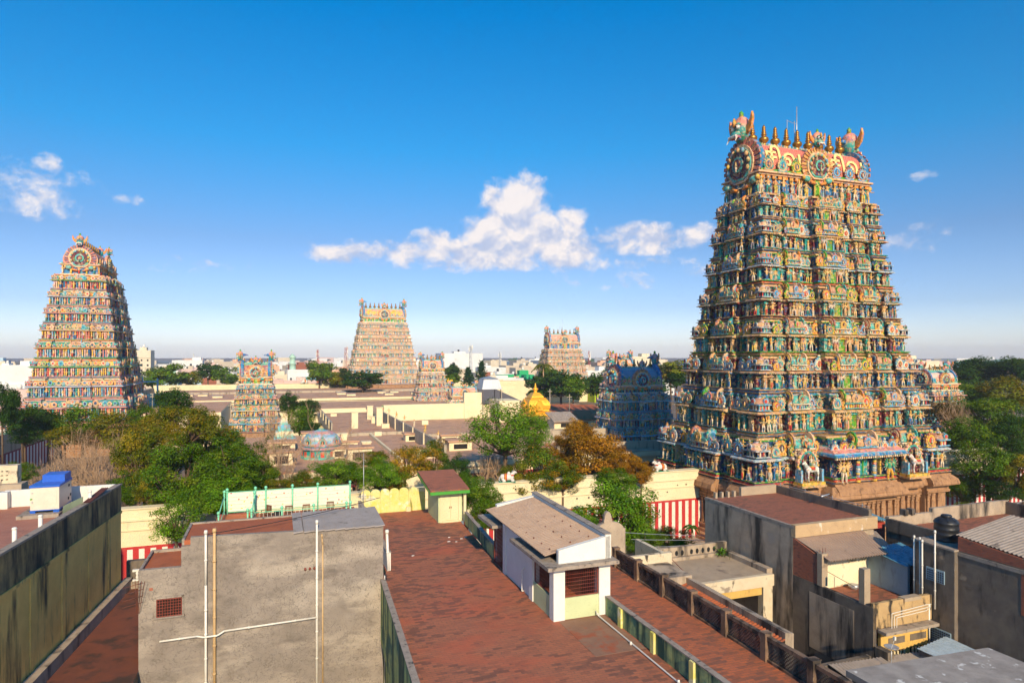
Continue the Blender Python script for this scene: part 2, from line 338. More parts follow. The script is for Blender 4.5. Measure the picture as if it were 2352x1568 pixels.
def horse_mb(rr, col=WHITE):
    m = MB()
    def ell(c, r, col, n=8):
        m.lathe([(sin(pi * (k + .5) / 7) * r[0], -cos(pi * (k + .5) / 7) * r[2]) for k in range(7)], n, c, col, 1, r[1] / r[0])
    ell((0, 0, .58), (.34, .15, .15), col); ell((-.24, 0, .62), (.13, .14, .17), col); ell((.26, 0, .60), (.12, .14, .16), col)
    m.tube((-.28, 0, .66), (-.42, -.02, .92), .11, .075, 7, col); m.tube((-.40, -.02, .93), (-.56, -.04, .84), .075, .045, 7, col)
    for sx in (-1, 1): m.tube((-.40, sx * .05, .97), (-.39, sx * .08, 1.06), .02, .006, 4, TAN)
    for x, k in ((-.24, -.05), (.28, .05)):
        for sy in (-1, 1):
            j = rr.uniform(-.04, .04)
            m.tube((x, sy * .08, .54), (x + k + j, sy * .09, .28), .06, .038, 6, col); m.tube((x + k + j, sy * .09, .28), (x + k * .4 + j, sy * .09, .03), .035, .028, 6, col)
            m.tube((x + k * .4 + j, sy * .09, .04), (x + k * .4 + j, sy * .09, 0), .035, .04, 6, (.1, .06, .04))
    m.tube((.36, 0, .64), (.46, 0, .40), .03, .02, 5, LGREY)
    m.lathe([(.17, 0), (.16, .12)], 8, (0, 0, .58), RED, 1, 1.05); m.lathe([(.13, 0), (.12, .05)], 8, (0, 0, .70), YEL)
    s = statue_mb(rr); m.merge(s, TR(0, 0, .62, 0, .55)); m.merge(statue_mb(rr), TR(.14, .02, .62, 0, .48))
    return m
def ring_pts(r, n=20, point=.0, open_=.22):
    ps = []
    for k in range(n + 1):
        t = -pi / 2 + open_ + (2 * pi - 2 * open_) * k / n
        rr_ = r * (1 + point * max(0, sin(t)) ** 6)
        ps.append((rr_ * cos(t), rr_ * sin(t)))
    return ps
def nasi_mb(rr, cols=None, rich=True):
    """horseshoe arch medallion, unit radius, facing -y, base at z=-1"""
    a, b, c = cols or (rr.choice([PINK, TAN, SKYB, PEACH, ORANGE, TEAL, TAN, (.42, .15, .09), GREEN]), rr.choice([CREAM, LTEAL, TAN, SKYB, YEL, TAN]), rr.choice([RED, NAVY, MAROON, BLUE]))
    m = MB(); n = 16 if rich else 10
    for r, y0, y1, col in ((1.0, -.12, .14, a), (.72, -.20, -.10, b), (.46, -.26, -.18, c)):
        m.extr(ring_pts(r, n, .18), y0, y1, col)
    if rich:
        for k in range(11):
            t = -pi / 4 + (3 * pi / 2) * k / 10
            m.box(.98 * cos(t) - .11, .98 * cos(t) + .11, -.2, .06, .98 * sin(t) - .11, .98 * sin(t) + .11, rr.choice([a, b]))
        m.lathe([(.10, -.5), (.16, -.2), (.09, 0), (.12, .15), (.03, .3)], 6, (0, -.3, 0), rr.choice(SKIN))
        m.lathe([(.20, 0), (.28, .15), (.22, .35), (.08, .55)], 6, (0, -.08, 1.12), [LTEAL, TEAL, b, YEL], 1, .7)
        for sx in (-1, 1): m.tube((sx * .2, -.1, 1.3), (sx * .42, -.1, 1.55), .08, .02, 4, a); m.lathe([(.22, 0), (.26, .12), (.2, .24)], 6, (sx * .75, -.1, -1.0), b, 1, .6)
    m.box(-.8, .8, -.25, .2, -1.08, -.92, b)
    return m
def kuta_mb(rr, cols=None):
    """corner pavilion, unit half width, base z=0"""
    a, b, c = cols or (rr.choice([(.50, .25, .16), LTEAL, PEACH, GREEN, TAN]), rr.choice([CREAM, SKYB, LGREY]), rr.choice([RED, NAVY, MAROON, BLUE]))
    m = MB()
    m.box(-1, 1, -1, 1, 0, .12, b); m.box(-.72, .72, -.72, .72, .12, .72, c)
    for x in (-.75, -.25, .25, .75):
        for y in (-.75, .75): m.box(x - .09, x + .09, y - .09, y + .09, .12, .72, rr.choice([SKYB, CREAM, RED, LTEAL])); m.box(y - .09, y + .09, x - .09, x + .09, .12, .72, rr.choice([SKYB, CREAM, RED]))
    m.box(-1.05, 1.05, -1.05, 1.05, .72, .86, b)
    m.lathe([(1.22, .86), (1.2, .96), (1.12, 1.15), (.95, 1.38), (.7, 1.55), (.42, 1.65), (.36, 1.72), (.42, 1.78), (.3, 1.86), (.16, 2.0), (.2, 2.1), (.03, 2.35)], 8, (0, 0, 0), [b, a, a, a, a, PINK, b, b, MAROON, TAN, BRONZE, BRONZE], rot=.5)
    for k, (dx, dy) in enumerate(((0, -1), (1, 0), (0, 1), (-1, 0))):
        mm = MB(); mm.extr(ring_pts(.38, 8, .1), -.08, .08, b); mm.extr(ring_pts(.24, 8, .1), -.14, -.06, c)
        m.merge(mm, TR(dx * 1.08, dy * 1.08, 1.25, k * pi / 2))
    return m
def barrel_mb(L_, ry, rz, cols, n=14, a0=-.35):
    m = MB(); prof = []
    for k in range(n + 1):
        t = a0 + (pi - 2 * a0) * k / n
        prof.append((ry * cos(t), rz * sin(t) + rz * .35))
    for k in range(n):
        (y0, z0), (y1, z1) = prof[k], prof[k + 1]; f = abs(k - (n - 1) / 2) / (n / 2)
        col = cols[0] if f < .2 else (cols[1] if f < .36 else cols[2])
        m.add([(-L_, y0, z0), (L_, y0, z0), (L_, y1, z1), (-L_, y1, z1)], [(0, 1, 2, 3)], col, True)
    for sx in (-1, 1):
        vs = [(sx * L_, y, z) for y, z in prof]; m.add(vs, [tuple(range(len(vs)))] if sx < 0 else [tuple(range(len(vs) - 1, -1, -1))], cols[2])
    return m
def sala_mb(rr, hl=1.6, cols=None):
    """oblong pavilion with barrel roof, half depth 1, half length hl, base z=0, facing -y"""
    a, b, c = cols or (rr.choice([(.48, .26, .17), LTEAL, TAN, (.5, .2, .13), TAN]), rr.choice([CREAM, SKYB, LTEAL]), rr.choice([RED, NAVY, MAROON, BLUE]))
    m = MB(); m.box(-hl, hl, -1, 1, 0, .12, b); m.box(-hl * .88, hl * .88, -.7, .7, .12, .72, c)
    k = -hl * .85
    while k < hl * .86: m.box(k - .08, k + .08, -.8, .8, .12, .72, rr.choice([SKYB, CREAM, RED, LTEAL, YEL])); k += .42
    m.box(-hl * 1.04, hl * 1.04, -1.08, 1.08, .72, .88, b)
    m.merge(barrel_mb(hl, .98, .85, (b, a, a), 8), TR(0, 0, .95))
    for sx in (-1, 1): m.merge(nasi_mb(rr, None, False), TR(sx * (hl + .05), 0, 1.75, sx * pi / 2, .95))
    m.merge(nasi_mb(rr), TR(0, -1.0, 1.55, 0, .62))
    return m
def head_mb(rr):
    """guardian mask with bulging eyes, fangs and wing ears, facing -y, about 2 units high"""
    m = MB()
    m.lathe([(.25, -.75), (.5, -.55), (.62, -.2), (.6, .1), (.66, .35), (.6, .65), (.38, .9), (.1, 1.02)], 10, (0, 0, 0), [TEAL, TEAL, TEAL, LTEAL, PINK, PINK, PINK, PEACH], 1, .8)
    m.lathe([(.34, -.16), (.42, 0), (.34, .18)], 8, (0, -.48, -.30), [TEAL, LTEAL, TEAL], 1.1, .7)
    m.box(-.42, .42, -.78, -.4, -.56, -.42, RED)
    for k in range(7): m.lathe([(.075, 0), (.06, -.16), (.01, -.28 if k in (0, 6) else -.2)][::-1], 5, (-.36 + .12 * k, -.76, -.40), WHITE)
    for sx in (-1, 1):
        m.tube((sx * .38, -.7, -.5), (sx * .46, -.86, -.86), .08, .015, 5, WHITE)
        m.lathe([(.05, -.17), (.15, -.08), (.17, .02), (.12, .12), (.03, .18)], 8, (sx * .27, -.52, .18), WHITE); m.lathe([(.03, -.07), (.08, 0), (.03, .07)], 6, (sx * .27, -.70, .16), (.01, .01, .01), 1, .6)
        m.lathe([(.19, 0), (.2, .07), (.1, .16)], 8, (sx * .27, -.47, .30), TEAL)
        pts = [(sx * .5, -.35), (sx * .8, -.25), (sx * 1.1, .1), (sx * 1.22, .6), (sx * 1.12, 1.05), (sx * .98, .65), (sx * .78, .35), (sx * .5, .2)]
        if sx < 0: pts = pts[::-1]
        m.extr(pts, -.1, .08, ORANGE)
    m.lathe([(.2, 0), (.14, .2), (.18, .3), (.02, .5)], 6, (0, 0, .95), [YEL, GREEN, GREEN, GREEN])
    m.lathe([(.12, -.3), (.14, 0), (.05, .28)], 6, (0, -.6, .55), [ORANGE, YEL, ORANGE])
    return m
def big_arch_mb(rr, fan=(.50, .16, .12), rim=BLUE):
    """large horseshoe gable, radius 1, facing -y"""
    m = MB(); m.extr(ring_pts(1.0, 28, .05, .45), -.02, .22, rim)
    for k in range(25):
        t = -pi / 2 + .6 + (2 * pi - 1.2) * k / 24; c_, s_ = cos(t), sin(t); q = .055
        m.add([(c_ * .72 - s_ * q, -.10, s_ * .72 + c_ * q), (c_ * .72 + s_ * q, -.10, s_ * .72 - c_ * q), (c_ * 1.05 + s_ * q * 1.3, -.06, s_ * 1.05 - c_ * q * 1.3), (c_ * 1.05 - s_ * q * 1.3, -.06, s_ * 1.05 + c_ * q * 1.3),
               (c_ * .72 - s_ * q, .0, s_ * .72 + c_ * q), (c_ * .72 + s_ * q, .0, s_ * .72 - c_ * q), (c_ * 1.05 + s_ * q, .0, s_ * 1.05 - c_ * q), (c_ * 1.05 - s_ * q, .0, s_ * 1.05 + c_ * q)],
              [(0, 1, 2, 3), (7, 6, 5, 4), (1, 0, 4, 5), (2, 1, 5, 6), (3, 2, 6, 7), (0, 3, 7, 4)], fan if k % 2 else tuple(x * .7 for x in fan))
    m.extr(ring_pts(.76, 20, .05, .4), -.14, -.02, PEACH); m.extr(ring_pts(.66, 20, .05, .4), -.18, -.12, LTEAL); m.extr(ring_pts(.56, 20, .05, .4), -.2, -.16, MAROON)
    for k in range(9):
        t = -.35 + (pi + .7) * k / 8; m.lathe([(.05, -.09), (.085, 0), (.04, .09)], 6, (.58 * cos(t), -.22, .58 * sin(t)), rr.choice([YEL, TAN, SKYB, TAN]))
    m.extr(ring_pts(.3, 12, .1, .4), -.26, -.18, LTEAL); m.extr(ring_pts(.2, 10, .1, .4), -.3, -.24, MAROON)
    m.merge(statue_lo(rr), TR(0, -.32, -.28, 0, .36))
    for sx in (-1, 1):
        m.lathe([(.1, -.14), (.2, -.05), (.2, .06), (.1, .14)], 8, (sx * .74, -.1, -.72), LTEAL, 1, .6); m.lathe([(.05, -.1), (.11, 0), (.05, .1)], 6, (sx * .95, -.1, -.66), YEL)
        m.tube((sx * .5, -.1, -.85), (sx * .15, -.1, -.95), .1, .06, 6, ORANGE)
    return m
def horn_mb(col=BLUE):
    m = MB(); pts = []
    for k in range(9):
        t = -.5 + 2.7 * k / 8; pts.append((.0, .75 * cos(t), .55 * sin(t) + .2))
    m.path(pts, [.34, .36, .34, .30, .26, .21, .16, .10, .03], 7, col)
    return m
def kalasam_mb():
    m = MB()
    m.lathe([(.22, 0), (.24, .06), (.16, .16), (.26, .26), (.42, .42), (.46, .58), (.40, .74), (.2, .86), (.16, .92), (.28, 1.0), (.28, 1.06), (.14, 1.14), (.24, 1.22), (.23, 1.3), (.11, 1.38), (.2, 1.46), (.19, 1.52), (.1, 1.6), (.2, 1.66), (.12, 1.82), (.03, 1.98)], 10, (0, 0, 0), BRONZE)
    return m
KAL = kalasam_mb()
G_BR = None
def gopuram(name, label, cat, u, v, z0, levels, cfg):
    """stepped gate tower. levels: [(z, half width, half depth)], last = foot of the neck below the barrel roof."""
    rr = random.Random(cfg.get('seed', 3)); MT = cfg['mat']
    root = thing(name, label, cat, u, v, levels[0][0], cfg.get('group'), rot=1e-9)
    root.rotation_euler = (0, 0, TH + cfg.get('rot', 0))
    WIDE = cfg.get('wide', (0, 2)); sides = cfg.get('sides', (0, 3, 1)); lo = cfg.get('lo', False); den = cfg.get('den', 1.0)
    P_ = cfg['pal']; nlev = len(levels) - 1; hs = cfg.get('hs', .46); stat_s = cfg.get('stat', .40)
    place = {'statue': [], 'horseshoe_arch': [], 'corner_pavilion': [], 'barrel_pavilion': []}
    def bays(k, ti):
        pj = cfg.get('pj', .5) * (1 - .4 * ti / nlev)
        if k in (0, 2):
            cf = cfg.get('cf', .24) if ti else cfg.get('cf0', .38); pc = pj * 2.0 if ti else cfg.get('p0', 1.7)
            return [(-1, -.80, pj), (-.80, -.70, 0), (-.70, -.46, pj * .8), (-.46, -cf, 0), (-cf, cf, pc), (cf, .46, 0), (.46, .70, pj * .8), (.70, .80, 0), (.80, 1, pj)] if cf < .45 else [(-1, -.8, pj), (-.8, -cf, 0), (-cf, cf, pc), (cf, .8, 0), (.8, 1, pj)]
        return [(-1, -.66, pj), (-.66, -.38, 0), (-.38, .38, pj * 1.3), (.38, .66, 0), (.66, 1, pj)]
    def lean(z): return 0.0
    def pos(k, s, out, z, hw, hd):
        return {0: (s, -(hd + out), z, 0.0), 1: (hw + out, s, z, pi / 2), 2: (-s, hd + out, z, pi), 3: (-(hw + out), -s, z, -pi / 2)}[k]
    def plan(hw, hd, off, ti):
        pts = []
        for k in range(4):
            Lh = hw if k in (0, 2) else hd; B = bays(k, ti)
            for i, (a, b, p) in enumerate(B):
                sa = a * Lh if i else -(Lh + off + p); sb = b * Lh if i < len(B) - 1 else Lh + off + p
                if i: pts.append(pos(k, sa, off + p, 0, hw, hd)[:2])
                if i < len(B) - 1: pts.append(pos(k, sb, off + p, 0, hw, hd)[:2])
                else: pts.append(pos(k, sb, off + p, 0, hw, hd)[:2])
        return pts
    def loft(mb, hw, hd, prof, ti, cap=True):
        for i in range(len(prof) - 1):
            (o0, za), (o1, zb), col = prof[i][:2], prof[i + 1][:2], prof[i + 1][2]
            A = plan(hw, hd, o0, ti); B = plan(hw, hd, o1, ti); n = len(A)
            mb.add([(x, y, za) for x, y in A] + [(x, y, zb) for x, y in B], [(j, (j + 1) % n, n + (j + 1) % n, n + j) for j in range(n)], col)
        A = plan(hw, hd, prof[-1][0], ti); mb.add([(x, y, prof[-1][1]) for x, y in A], [tuple(range(len(A)))], prof[-1][2])
    def bay_at(k, ti, s, Lh):
        for a, b, p in bays(k, ti):
            if a * Lh - 1e-6 <= s <= b * Lh + 1e-6: return p
        return 0
    # ---- base
    if cfg.get('base'):
        bz, col = cfg['base']; hw, hd = levels[0][1], levels[0][2]; mb = MB(); H = bz
        d_ = tuple(x * .8 for x in col)
        loft(mb, hw, hd, [(.9, -H, col), (.9, -H + .5, col), (.7, -H + .5, d_), (.8, -H + .9, col), (.5, -H + 1.1, d_), (.55, -H + 1.5, col), (.25, -H + 1.6, d_), (.25, -H + 1.9, col), (.45, -H + 2.0, d_), (.45, -H + 2.2, col), (.0, -H + 2.25, d_), (.0, -2.6, col), (.35, -2.5, d_), (.4, -2.2, col), (.25, -2.1, d_), (.3, -1.7, col), (1.15, -1.45, d_), (1.2, -1.25, col), (1.05, -.7, col), (.55, -.25, col), (.45, -.2, col), (.45, -.02, col)], 0)
        bp = part('granite_base', mb, cfg['base_mat'], root, off=(0, 0, 0))
        pm = MB()
        for k in sides:
            Lh = hw if k in (0, 2) else hd; s = -Lh
            while s < Lh + .1:
                p = bay_at(k, 0, max(-Lh, min(Lh, s)), Lh); x, y, z, rz = pos(k, s, p + .12, 0, hw, hd); one = MB()
                one.box(-.16, .16, -.16, .2, -H + 2.25, -2.55, col); one.box(-.26, .26, -.26, .2, -3.1, -2.9, col); one.box(-.22, .22, -.22, .2, -H + 2.25, -H + 2.6, col); one.box(-.3, .3, -.34, .2, -2.75, -2.55, col)
                one.lathe([(.14, 0), (.22, .12), (.14, .3)], 8, (0, -.05, -3.6), col)
                pm.merge(one, TR(x, y, 0, rz)); s += .78 if rr.random() < .6 else 1.1
        part('pilaster_row', pm, cfg['base_mat'], bp, kind='stuff', off=(0, 0, 0))
    if cfg.get('porch'):
        hw, hd = levels[0][1], levels[0][2]; cf = cfg['cf0']; x1 = cf * hw; yf = -(hd + cfg['p0']); pm = MB()
        h0 = levels[1][0] - levels[0][0]; zt = h0 * .80
        yb = -(levels[1][2] + .3)
        A = (-x1 - .9, yf - 1.5, zt - 1.15); B = (x1 + .9, yf - 1.5, zt - 1.15)
        C_ = (x1 * .93, yf + 1.2, zt + .35); D_ = (-x1 * .93, yf + 1.2, zt + .35)
        n = 4
        def strip(t0, t1, col):
            def lerp(P, Q, t): 
                w = t ** .75
                return tuple(P[i] + (Q[i] - P[i]) * (t if i < 2 else w) for i in range(3))
            a, b, c, d = lerp(A, D_, t0), lerp(B, C_, t0), lerp(B, C_, t1), lerp(A, D_, t1)
            a2, d2 = lerp((-x1 - .9, yb, A[2]), (-x1 * .93, yb, D_[2]), t0), lerp((-x1 - .9, yb, A[2]), (-x1 * .93, yb, D_[2]), t1)
            b2, c2 = (-a2[0], a2[1], a2[2]), (-d2[0], d2[1], d2[2])
            pm.quad(a, b, c, d, col); pm.quad(a2, a, d, d2, col); pm.quad(b, b2, c2, c, col)
        strip(0, .1, BLUE); strip(.1, .18, SKYB); strip(.18, .42, PINK); strip(.42, .62, (.72, .5, .52)); strip(.62, .72, TEAL); strip(.72, .84, (.7, .45, .45)); strip(.84, 1, SKYB)
        pm.add([A, B, (x1 + .9, yb, A[2]), (-x1 - .9, yb, A[2])], [(3, 2, 1, 0)], YEL)
        k = -x1 - .8
        while k < x1 + .8: pm.box(k, k + .22, yf - 1.42, yf - 1.15, zt - 1.42, zt - 1.16, CREAM if int(k * 4) % 2 else TAN); k += .36
        k = -x1 - .7
        while k < x1 + .7:   # ribs on the eave
            pm.tube((k, yf - 1.5, zt - 1.12), (k * .93, yf + .3, zt - .12), .05, .04, 4, (.70, .55, .58) if int(k * 2) % 2 else SKYB); k += .55
        part('porch_roof', pm, MT, root, off=(0, 0, 0))
        for i, x in enumerate((-1.35, 1.35)):
            cm = MB(); zc = .05
            cm.lathe([(.32, 0), (.32, .25), (.24, .3)], 10, (0, 0, 0), YEL); hh = (zt - 1.55) / 9
            for j in range(9): cm.lathe([(.23, 0), (.25, hh * .5), (.23, hh)], 10, (0, 0, .3 + j * hh * .86), [RED, SKYB, YEL, SKYB, WHITE, SKYB, RED, YEL, TEAL][j])
            cm.box(-.4, .4, -.4, .4, zt - 1.75, zt - 1.45, TEAL)
            inst('porch_column', cm.mesh('porch_column', MT), root, (x, yf - .35, zc))
        dm = MB(); dm.box(-2.6, 2.6, yf + .28, yf + .34, .1, zt - 1.4, NAVY); dm.box(-2.8, -2.55, yf - .1, yf + .4, .1, zt - 1.4, YEL); dm.box(2.55, 2.8, yf - .1, yf + .4, .1, zt - 1.4, YEL); dm.box(-.8, .8, yf + .2, yf + .27, .1, zt - 1.8, TEAL); dm.box(-.1, .1, yf + .12, yf + .19, .1, zt - 1.8, GREEN)
        part('doorway', dm, MT, root, off=(0, 0, 0))
        for sx in (-1, 1):
            big = statue_mb(rr, 12, 1.3); inst('guardian_statue', big.mesh('guardian_statue', MT), root, (sx * 3.75, yf - .5, .1), 0, (zt - 1.6) * .9)
        if cfg.get('base'):
            bm = MB(); pr = [(1.15, -1.9), (1.3, -1.7), (1.0, -.9), (.5, -.35), (.4, -.3)]
            for (a, za), (b, zb) in zip(pr, pr[1:]):
                bm.quad((-x1 - a, yf - a, za), (x1 + a, yf - a, za), (x1 + b, yf - b, zb), (-x1 - b, yf - b, zb), cfg['base'][1])
                for sx in (-1, 1):
                    q = [(sx * (x1 + a), yf - a, za), (sx * (x1 + a), -hd, za), (sx * (x1 + b), -hd, zb), (sx * (x1 + b), yf - b, zb)]
                    bm.add(q, [(0, 1, 2, 3) if sx > 0 else (3, 2, 1, 0)], cfg['base'][1])
            bm.quad((-x1 - 1.15, -hd, -1.92), (x1 + 1.15, -hd, -1.92), (x1 + 1.15, yf - 1.15, -1.92), (-x1 - 1.15, yf - 1.15, -1.92), cfg['base'][1])
            part('granite_eave', bm, cfg['base_mat'], root, off=(0, 0, 0))
    # ---- tiers
    for ti in range(nlev):
        (za, hw, hd), (zb, hw2, hd2) = levels[ti], levels[ti + 1]; za -= levels[0][0]; zb -= levels[0][0]; h = zb - za
        pal = P_[ti % len(P_)]; shrink = min(hw - hw2, hd - hd2)
        mb = MB(); e = max(.0, min(.5, h * .1))
        ledge = [(.10, 0, pal[0]), (.12, .03, pal[0]), (e, .035, pal[1]), (e + .05, .055, pal[1]), (e * .5, .06, pal[2]), (e * .7, .09, pal[2]), (e * .3, .092, pal[0]), (e * .9, .115, pal[3]), (e * .9, .135, pal[3]), (-.30, .14, pal[4])]
        zw = .14 + stat_s
        wall = [(-.30, .14, pal[4]), (-.32, zw, pal[4])]
        corn = [(-.32, zw, pal[4]), (.18, zw + .01, pal[3]), (.2, zw + .035, pal[2]), (.3 * e + .34, zw + .04, pal[5]), (.3 * e + .32, zw + .06, pal[5]), (.1 * e + .2, zw + .085, pal[5]), (.0, zw + .10, pal[0]), (.1, zw + .105, pal[1]), (.1, zw + .12, pal[1]), (-.35, zw + .125, pal[6]), (-.35 - shrink * .3, .93, pal[6]), (-shrink * .5, .94, pal[3]), (-shrink * .5, .965, pal[3]), (-shrink * .7, .967, pal[1]), (-shrink * .7, 1.0, pal[1])]
        mk = lambda pr: [(o, za + f * h, c) for o, f, c in pr]
        loft(mb, hw, hd, mk(ledge + wall[1:]), ti, cap=False)
        tp = part('tier', mb, MT, root, off=(0, 0, 0))
        cb = MB(); loft(cb, hw, hd, mk(corn), ti)
        zs = za + .14 * h
        # pilasters, dentils and beads of this tier
        for k in sides:
            Lh = hw if k in (0, 2) else hd
            s = -Lh; step_ = cfg.get('pil', 1.3)
            while s < Lh + .01:
                p = bay_at(k, ti, s, Lh)
                if not (k in (0, 2) and abs(s) < 1.0 and cfg.get('door', True)) and not (ti == 0 and cfg.get('porch') and k == 0 and abs(s) < cfg['cf0'] * hw * 1.05):
                    x, y, z, rz = pos(k, s + rr.uniform(-.1, .1), p - .12, 0, hw, hd); w = step_ * .10 * rr.uniform(.8, 1.3); one = MB(); c1 = rr.choice(cfg['pilc'])
                    one.box(-w, w, -w, w * 2, zs, zs + stat_s * h, c1); one.box(-w * 1.6, w * 1.6, -w * 1.6, w * 2, zs + stat_s * h * .82, zs + stat_s * h * .92, c1); one.box(-w * 1.5, w * 1.5, -w * 1.5, w * 2, zs, zs + stat_s * h * .1, rr.choice(cfg['pilc']))
                    if not lo: one.lathe([(w, 0), (w * 1.7, h * .02), (w, h * .05)], 6, (0, 0, zs + stat_s * h * .65), c1)
                    cb.merge(one, TR(x, y, 0, rz))
                s += step_ * .5
            if not lo:
                s = -Lh; zd = za + (zw + .02) * h
                while s < Lh:
                    p = bay_at(k, ti, s, Lh); x, y, z, rz = pos(k, s, p + .3, 0, hw, hd); one = MB(); one.box(-.07, .07, -.14, .1, zd, zd + .025 * h, rr.choice([YEL, CREAM, TEAL])); cb.merge(one, TR(x, y, 0, rz)); s += .34
        part('cornice', cb, MT, tp, off=(0, 0, 0))
        # figures
        fh = stat_s * h * .92
        for k in sides:
            Lh = hw if k in (0, 2) else hd; s = -Lh - .1; pr = 1.0 if k in (0, 3) else .6
            while s <= Lh + .1:
                ss = max(-Lh, min(Lh, s)); p = bay_at(k, ti, ss, Lh)
                dooraway = .95 * h / 4.5 + .1
                if not (k in (0, 2) and abs(s) < dooraway) and not (ti == 0 and cfg.get('porch') and k == 0 and abs(s) < cfg['cf0'] * hw * .9) and not (ti == 0 and cfg.get('horses') and k == 0 and .48 < abs(s / Lh) < .68):
                    fs = fh * rr.choice((.62, .8, .88, .95, 1.0, 1.05))
                    if rr.random() < .09: s += fh * .3; continue
                    x, y, z, rz = pos(k, s, p + .10 + rr.uniform(0, .18), zs, hw, hd)
                    place['statue'].append((fs * pr, x, y, z, rz + rr.uniform(-.5, .5), fs))
                s += rr.uniform(.44, .66) * fh / den
            if k == 0 and not (ti == 0 and cfg.get('porch')):       # guardians beside the door
                for sx in (-1, 1):
                    x, y, z, rz = pos(k, sx * (.62 * h / 4.5 + .55), bay_at(k, ti, 0, Lh) + .3, zs, hw, hd)
                    inst('guardian_statue', cfg['guard'][rr.randrange(len(cfg['guard']))], root, (x, y, z), rz, fh * 1.15)
        # door
        if cfg.get('door', True) and not (ti == 0 and cfg.get('porch')):
            pcn = bay_at(0, ti, 0, hw); yd = -(hd + pcn) + .30; w = .38 * h / 4.5 * cfg.get('dw', 1); dm = MB(); dh = stat_s * h * .98
            dm.box(-w, w, yd - .35, yd - .30, zs, zs + dh, cfg.get('doorc', (.10, .30, .015))); 
            for sx in (-1, 1): dm.box(sx * w - .09, sx * w + .09, yd - .52, yd - .2, zs, zs + dh, rr.choice([SKYB, PINK, TEAL]))
            dm.box(-w - .2, w + .2, yd - .55, yd - .2, zs + dh - .12, zs + dh + .06, rr.choice([YEL, TEAL, CREAM]))
            part('door', dm, MT, root, off=(0, 0, 0))
        # pavilions and arches over the cornice
        zh = za + (zw + .12) * h; hh = (.95 - zw - .12) * h * cfg.get('hk', 1.12)
        for k in sides:
            Lh = hw if k in (0, 2) else hd; prr = 1.0 if k in (0, 3) else .6
            for a, b, p in bays(k, ti):
                mid = (a + b) / 2 * Lh; half = (b - a) / 2 * Lh
                if a == -1: 
                    sc = hh / 2.0; x, y, z, rz = pos(k, -Lh - p + hh * .35, p - hh * .2 - .1, zh, hw, hd); place['corner_pavilion'].append((sc * prr, x, y, z, rz, sc))
                elif b == 1: continue
                elif p > 0:
                    sc = hh / 2.15; q = min(1.7, half / sc * .8) / 1.6; x, y, z, rz = pos(k, mid, p - .35, zh, hw, hd); place['barrel_pavilion'].append((sc * prr, x, y, z, rz, sc, q))
            s = -Lh * .86
            ks = 0
            while s < Lh * .9:
                p = bay_at(k, ti, s, Lh); sc = hh * (.40 if ks % 2 else .30) * rr.uniform(.9, 1.1)
                x, y, z, rz = pos(k, s, p + .12, zh + sc * 1.0, hw, hd); place['horseshoe_arch'].append((sc * prr, x, y, z, rz, sc)); s += hh * .62 * rr.uniform(.85, 1.2) / cfg.get('dena', 1); ks += 1
            if cfg.get('upper', True):
                s = -Lh
                while s < Lh:
                    p = bay_at(k, ti, s, Lh); fs = hh * rr.uniform(.5, .92); x, y, z, rz = pos(k, s, p - .05, zh, hw, hd); place['statue'].append((fs * prr * .8, x, y, z, rz + rr.uniform(-.4, .4), fs)); s += hh * rr.uniform(.42, .7) / den
    # horses in arched niches
    if cfg.get('horses'):
        za, hw, hd = levels[0]; h = levels[1][0] - za
        for i, sx in enumerate((-1, 1)):
            p = bay_at(0, 0, sx * .58 * hw, hw); y = -(hd + p)
            am = MB(); am.extr(ring_pts(1.35, 20, .15, .5), -.1, .25, PEACH); am.extr(ring_pts(1.08, 20, .15, .5), -.16, -.08, TEAL); am.extr(ring_pts(.92, 20, .1, .5), -.2, -.14, MAROON)
            for k in range(13): t = -.6 + (pi + 1.2) * k / 12; am.lathe([(.09, -.1), (.14, 0), (.08, .1)], 6, (1.35 * cos(t), -.1, 1.35 * sin(t)), YEL if k % 2 else PINK)
            am.merge(head_mb(rr), TR(0, -.2, 1.75, 0, .42)); am.box(-1.5, 1.5, -.9, .3, -2.15, -1.85, YEL); am.box(-1.6, 1.6, -1.0, .3, -2.35, -2.15, TAN)
            for q in (-1.35, 1.35): am.box(q - .13, q + .13, -.7, .1, -1.85, -.6, SKYB)
            am.box(-.95, .95, -.12, -.05, -1.9, -.6, MAROON)
            a_o = inst('arched_niche', am.mesh('arched_niche', MT), root, (sx * .58 * hw, y - .95, 2.75), 0, 1.18)
            inst('horse_statue', horse_mb(rr).mesh('horse_statue', MT), root, (sx * .58 * hw, y - 1.6, .55), 0, 2.6)
    # ---- neck and barrel roof
    zt, hw, hd = levels[-1]; zt -= levels[0][0]; nh = cfg.get('neck', 3.0); bh = cfg.get('barrel', 3.2)
    bw = hw * cfg.get('bw', .93); bd = hd * .80
    nb = MB(); nb.box(-bw, bw, -bd, bd, zt - .1, zt + nh, cfg.get('neckc', BLUE)); nb.box(-bw - .5, bw + .5, -bd - .5, bd + .5, zt, zt + .25, CREAM); nb.box(-bw - .4, bw + .4, -bd - .4, bd + .4, zt + nh - .35, zt + nh - .1, PEACH); nb.box(-bw - .7, bw + .7, -bd - .7, bd + .7, zt + nh - .1, zt + nh + .12, PEACH)
    k = -bw + .3
    while k < bw: nb.box(k - .09, k + .09, -bd - .1, bd + .1, zt + .25, zt + nh - .35, rr.choice([TEAL, YEL, RED, SKYB])); nb.box(k - .3, k + .3, -bd - .3, -bd, zt + nh - .75, zt + nh - .4, ORANGE); k += .95 * nh / 3
    part('neck', nb, MT, root, off=(0, 0, 0))
    fh = nh * .78
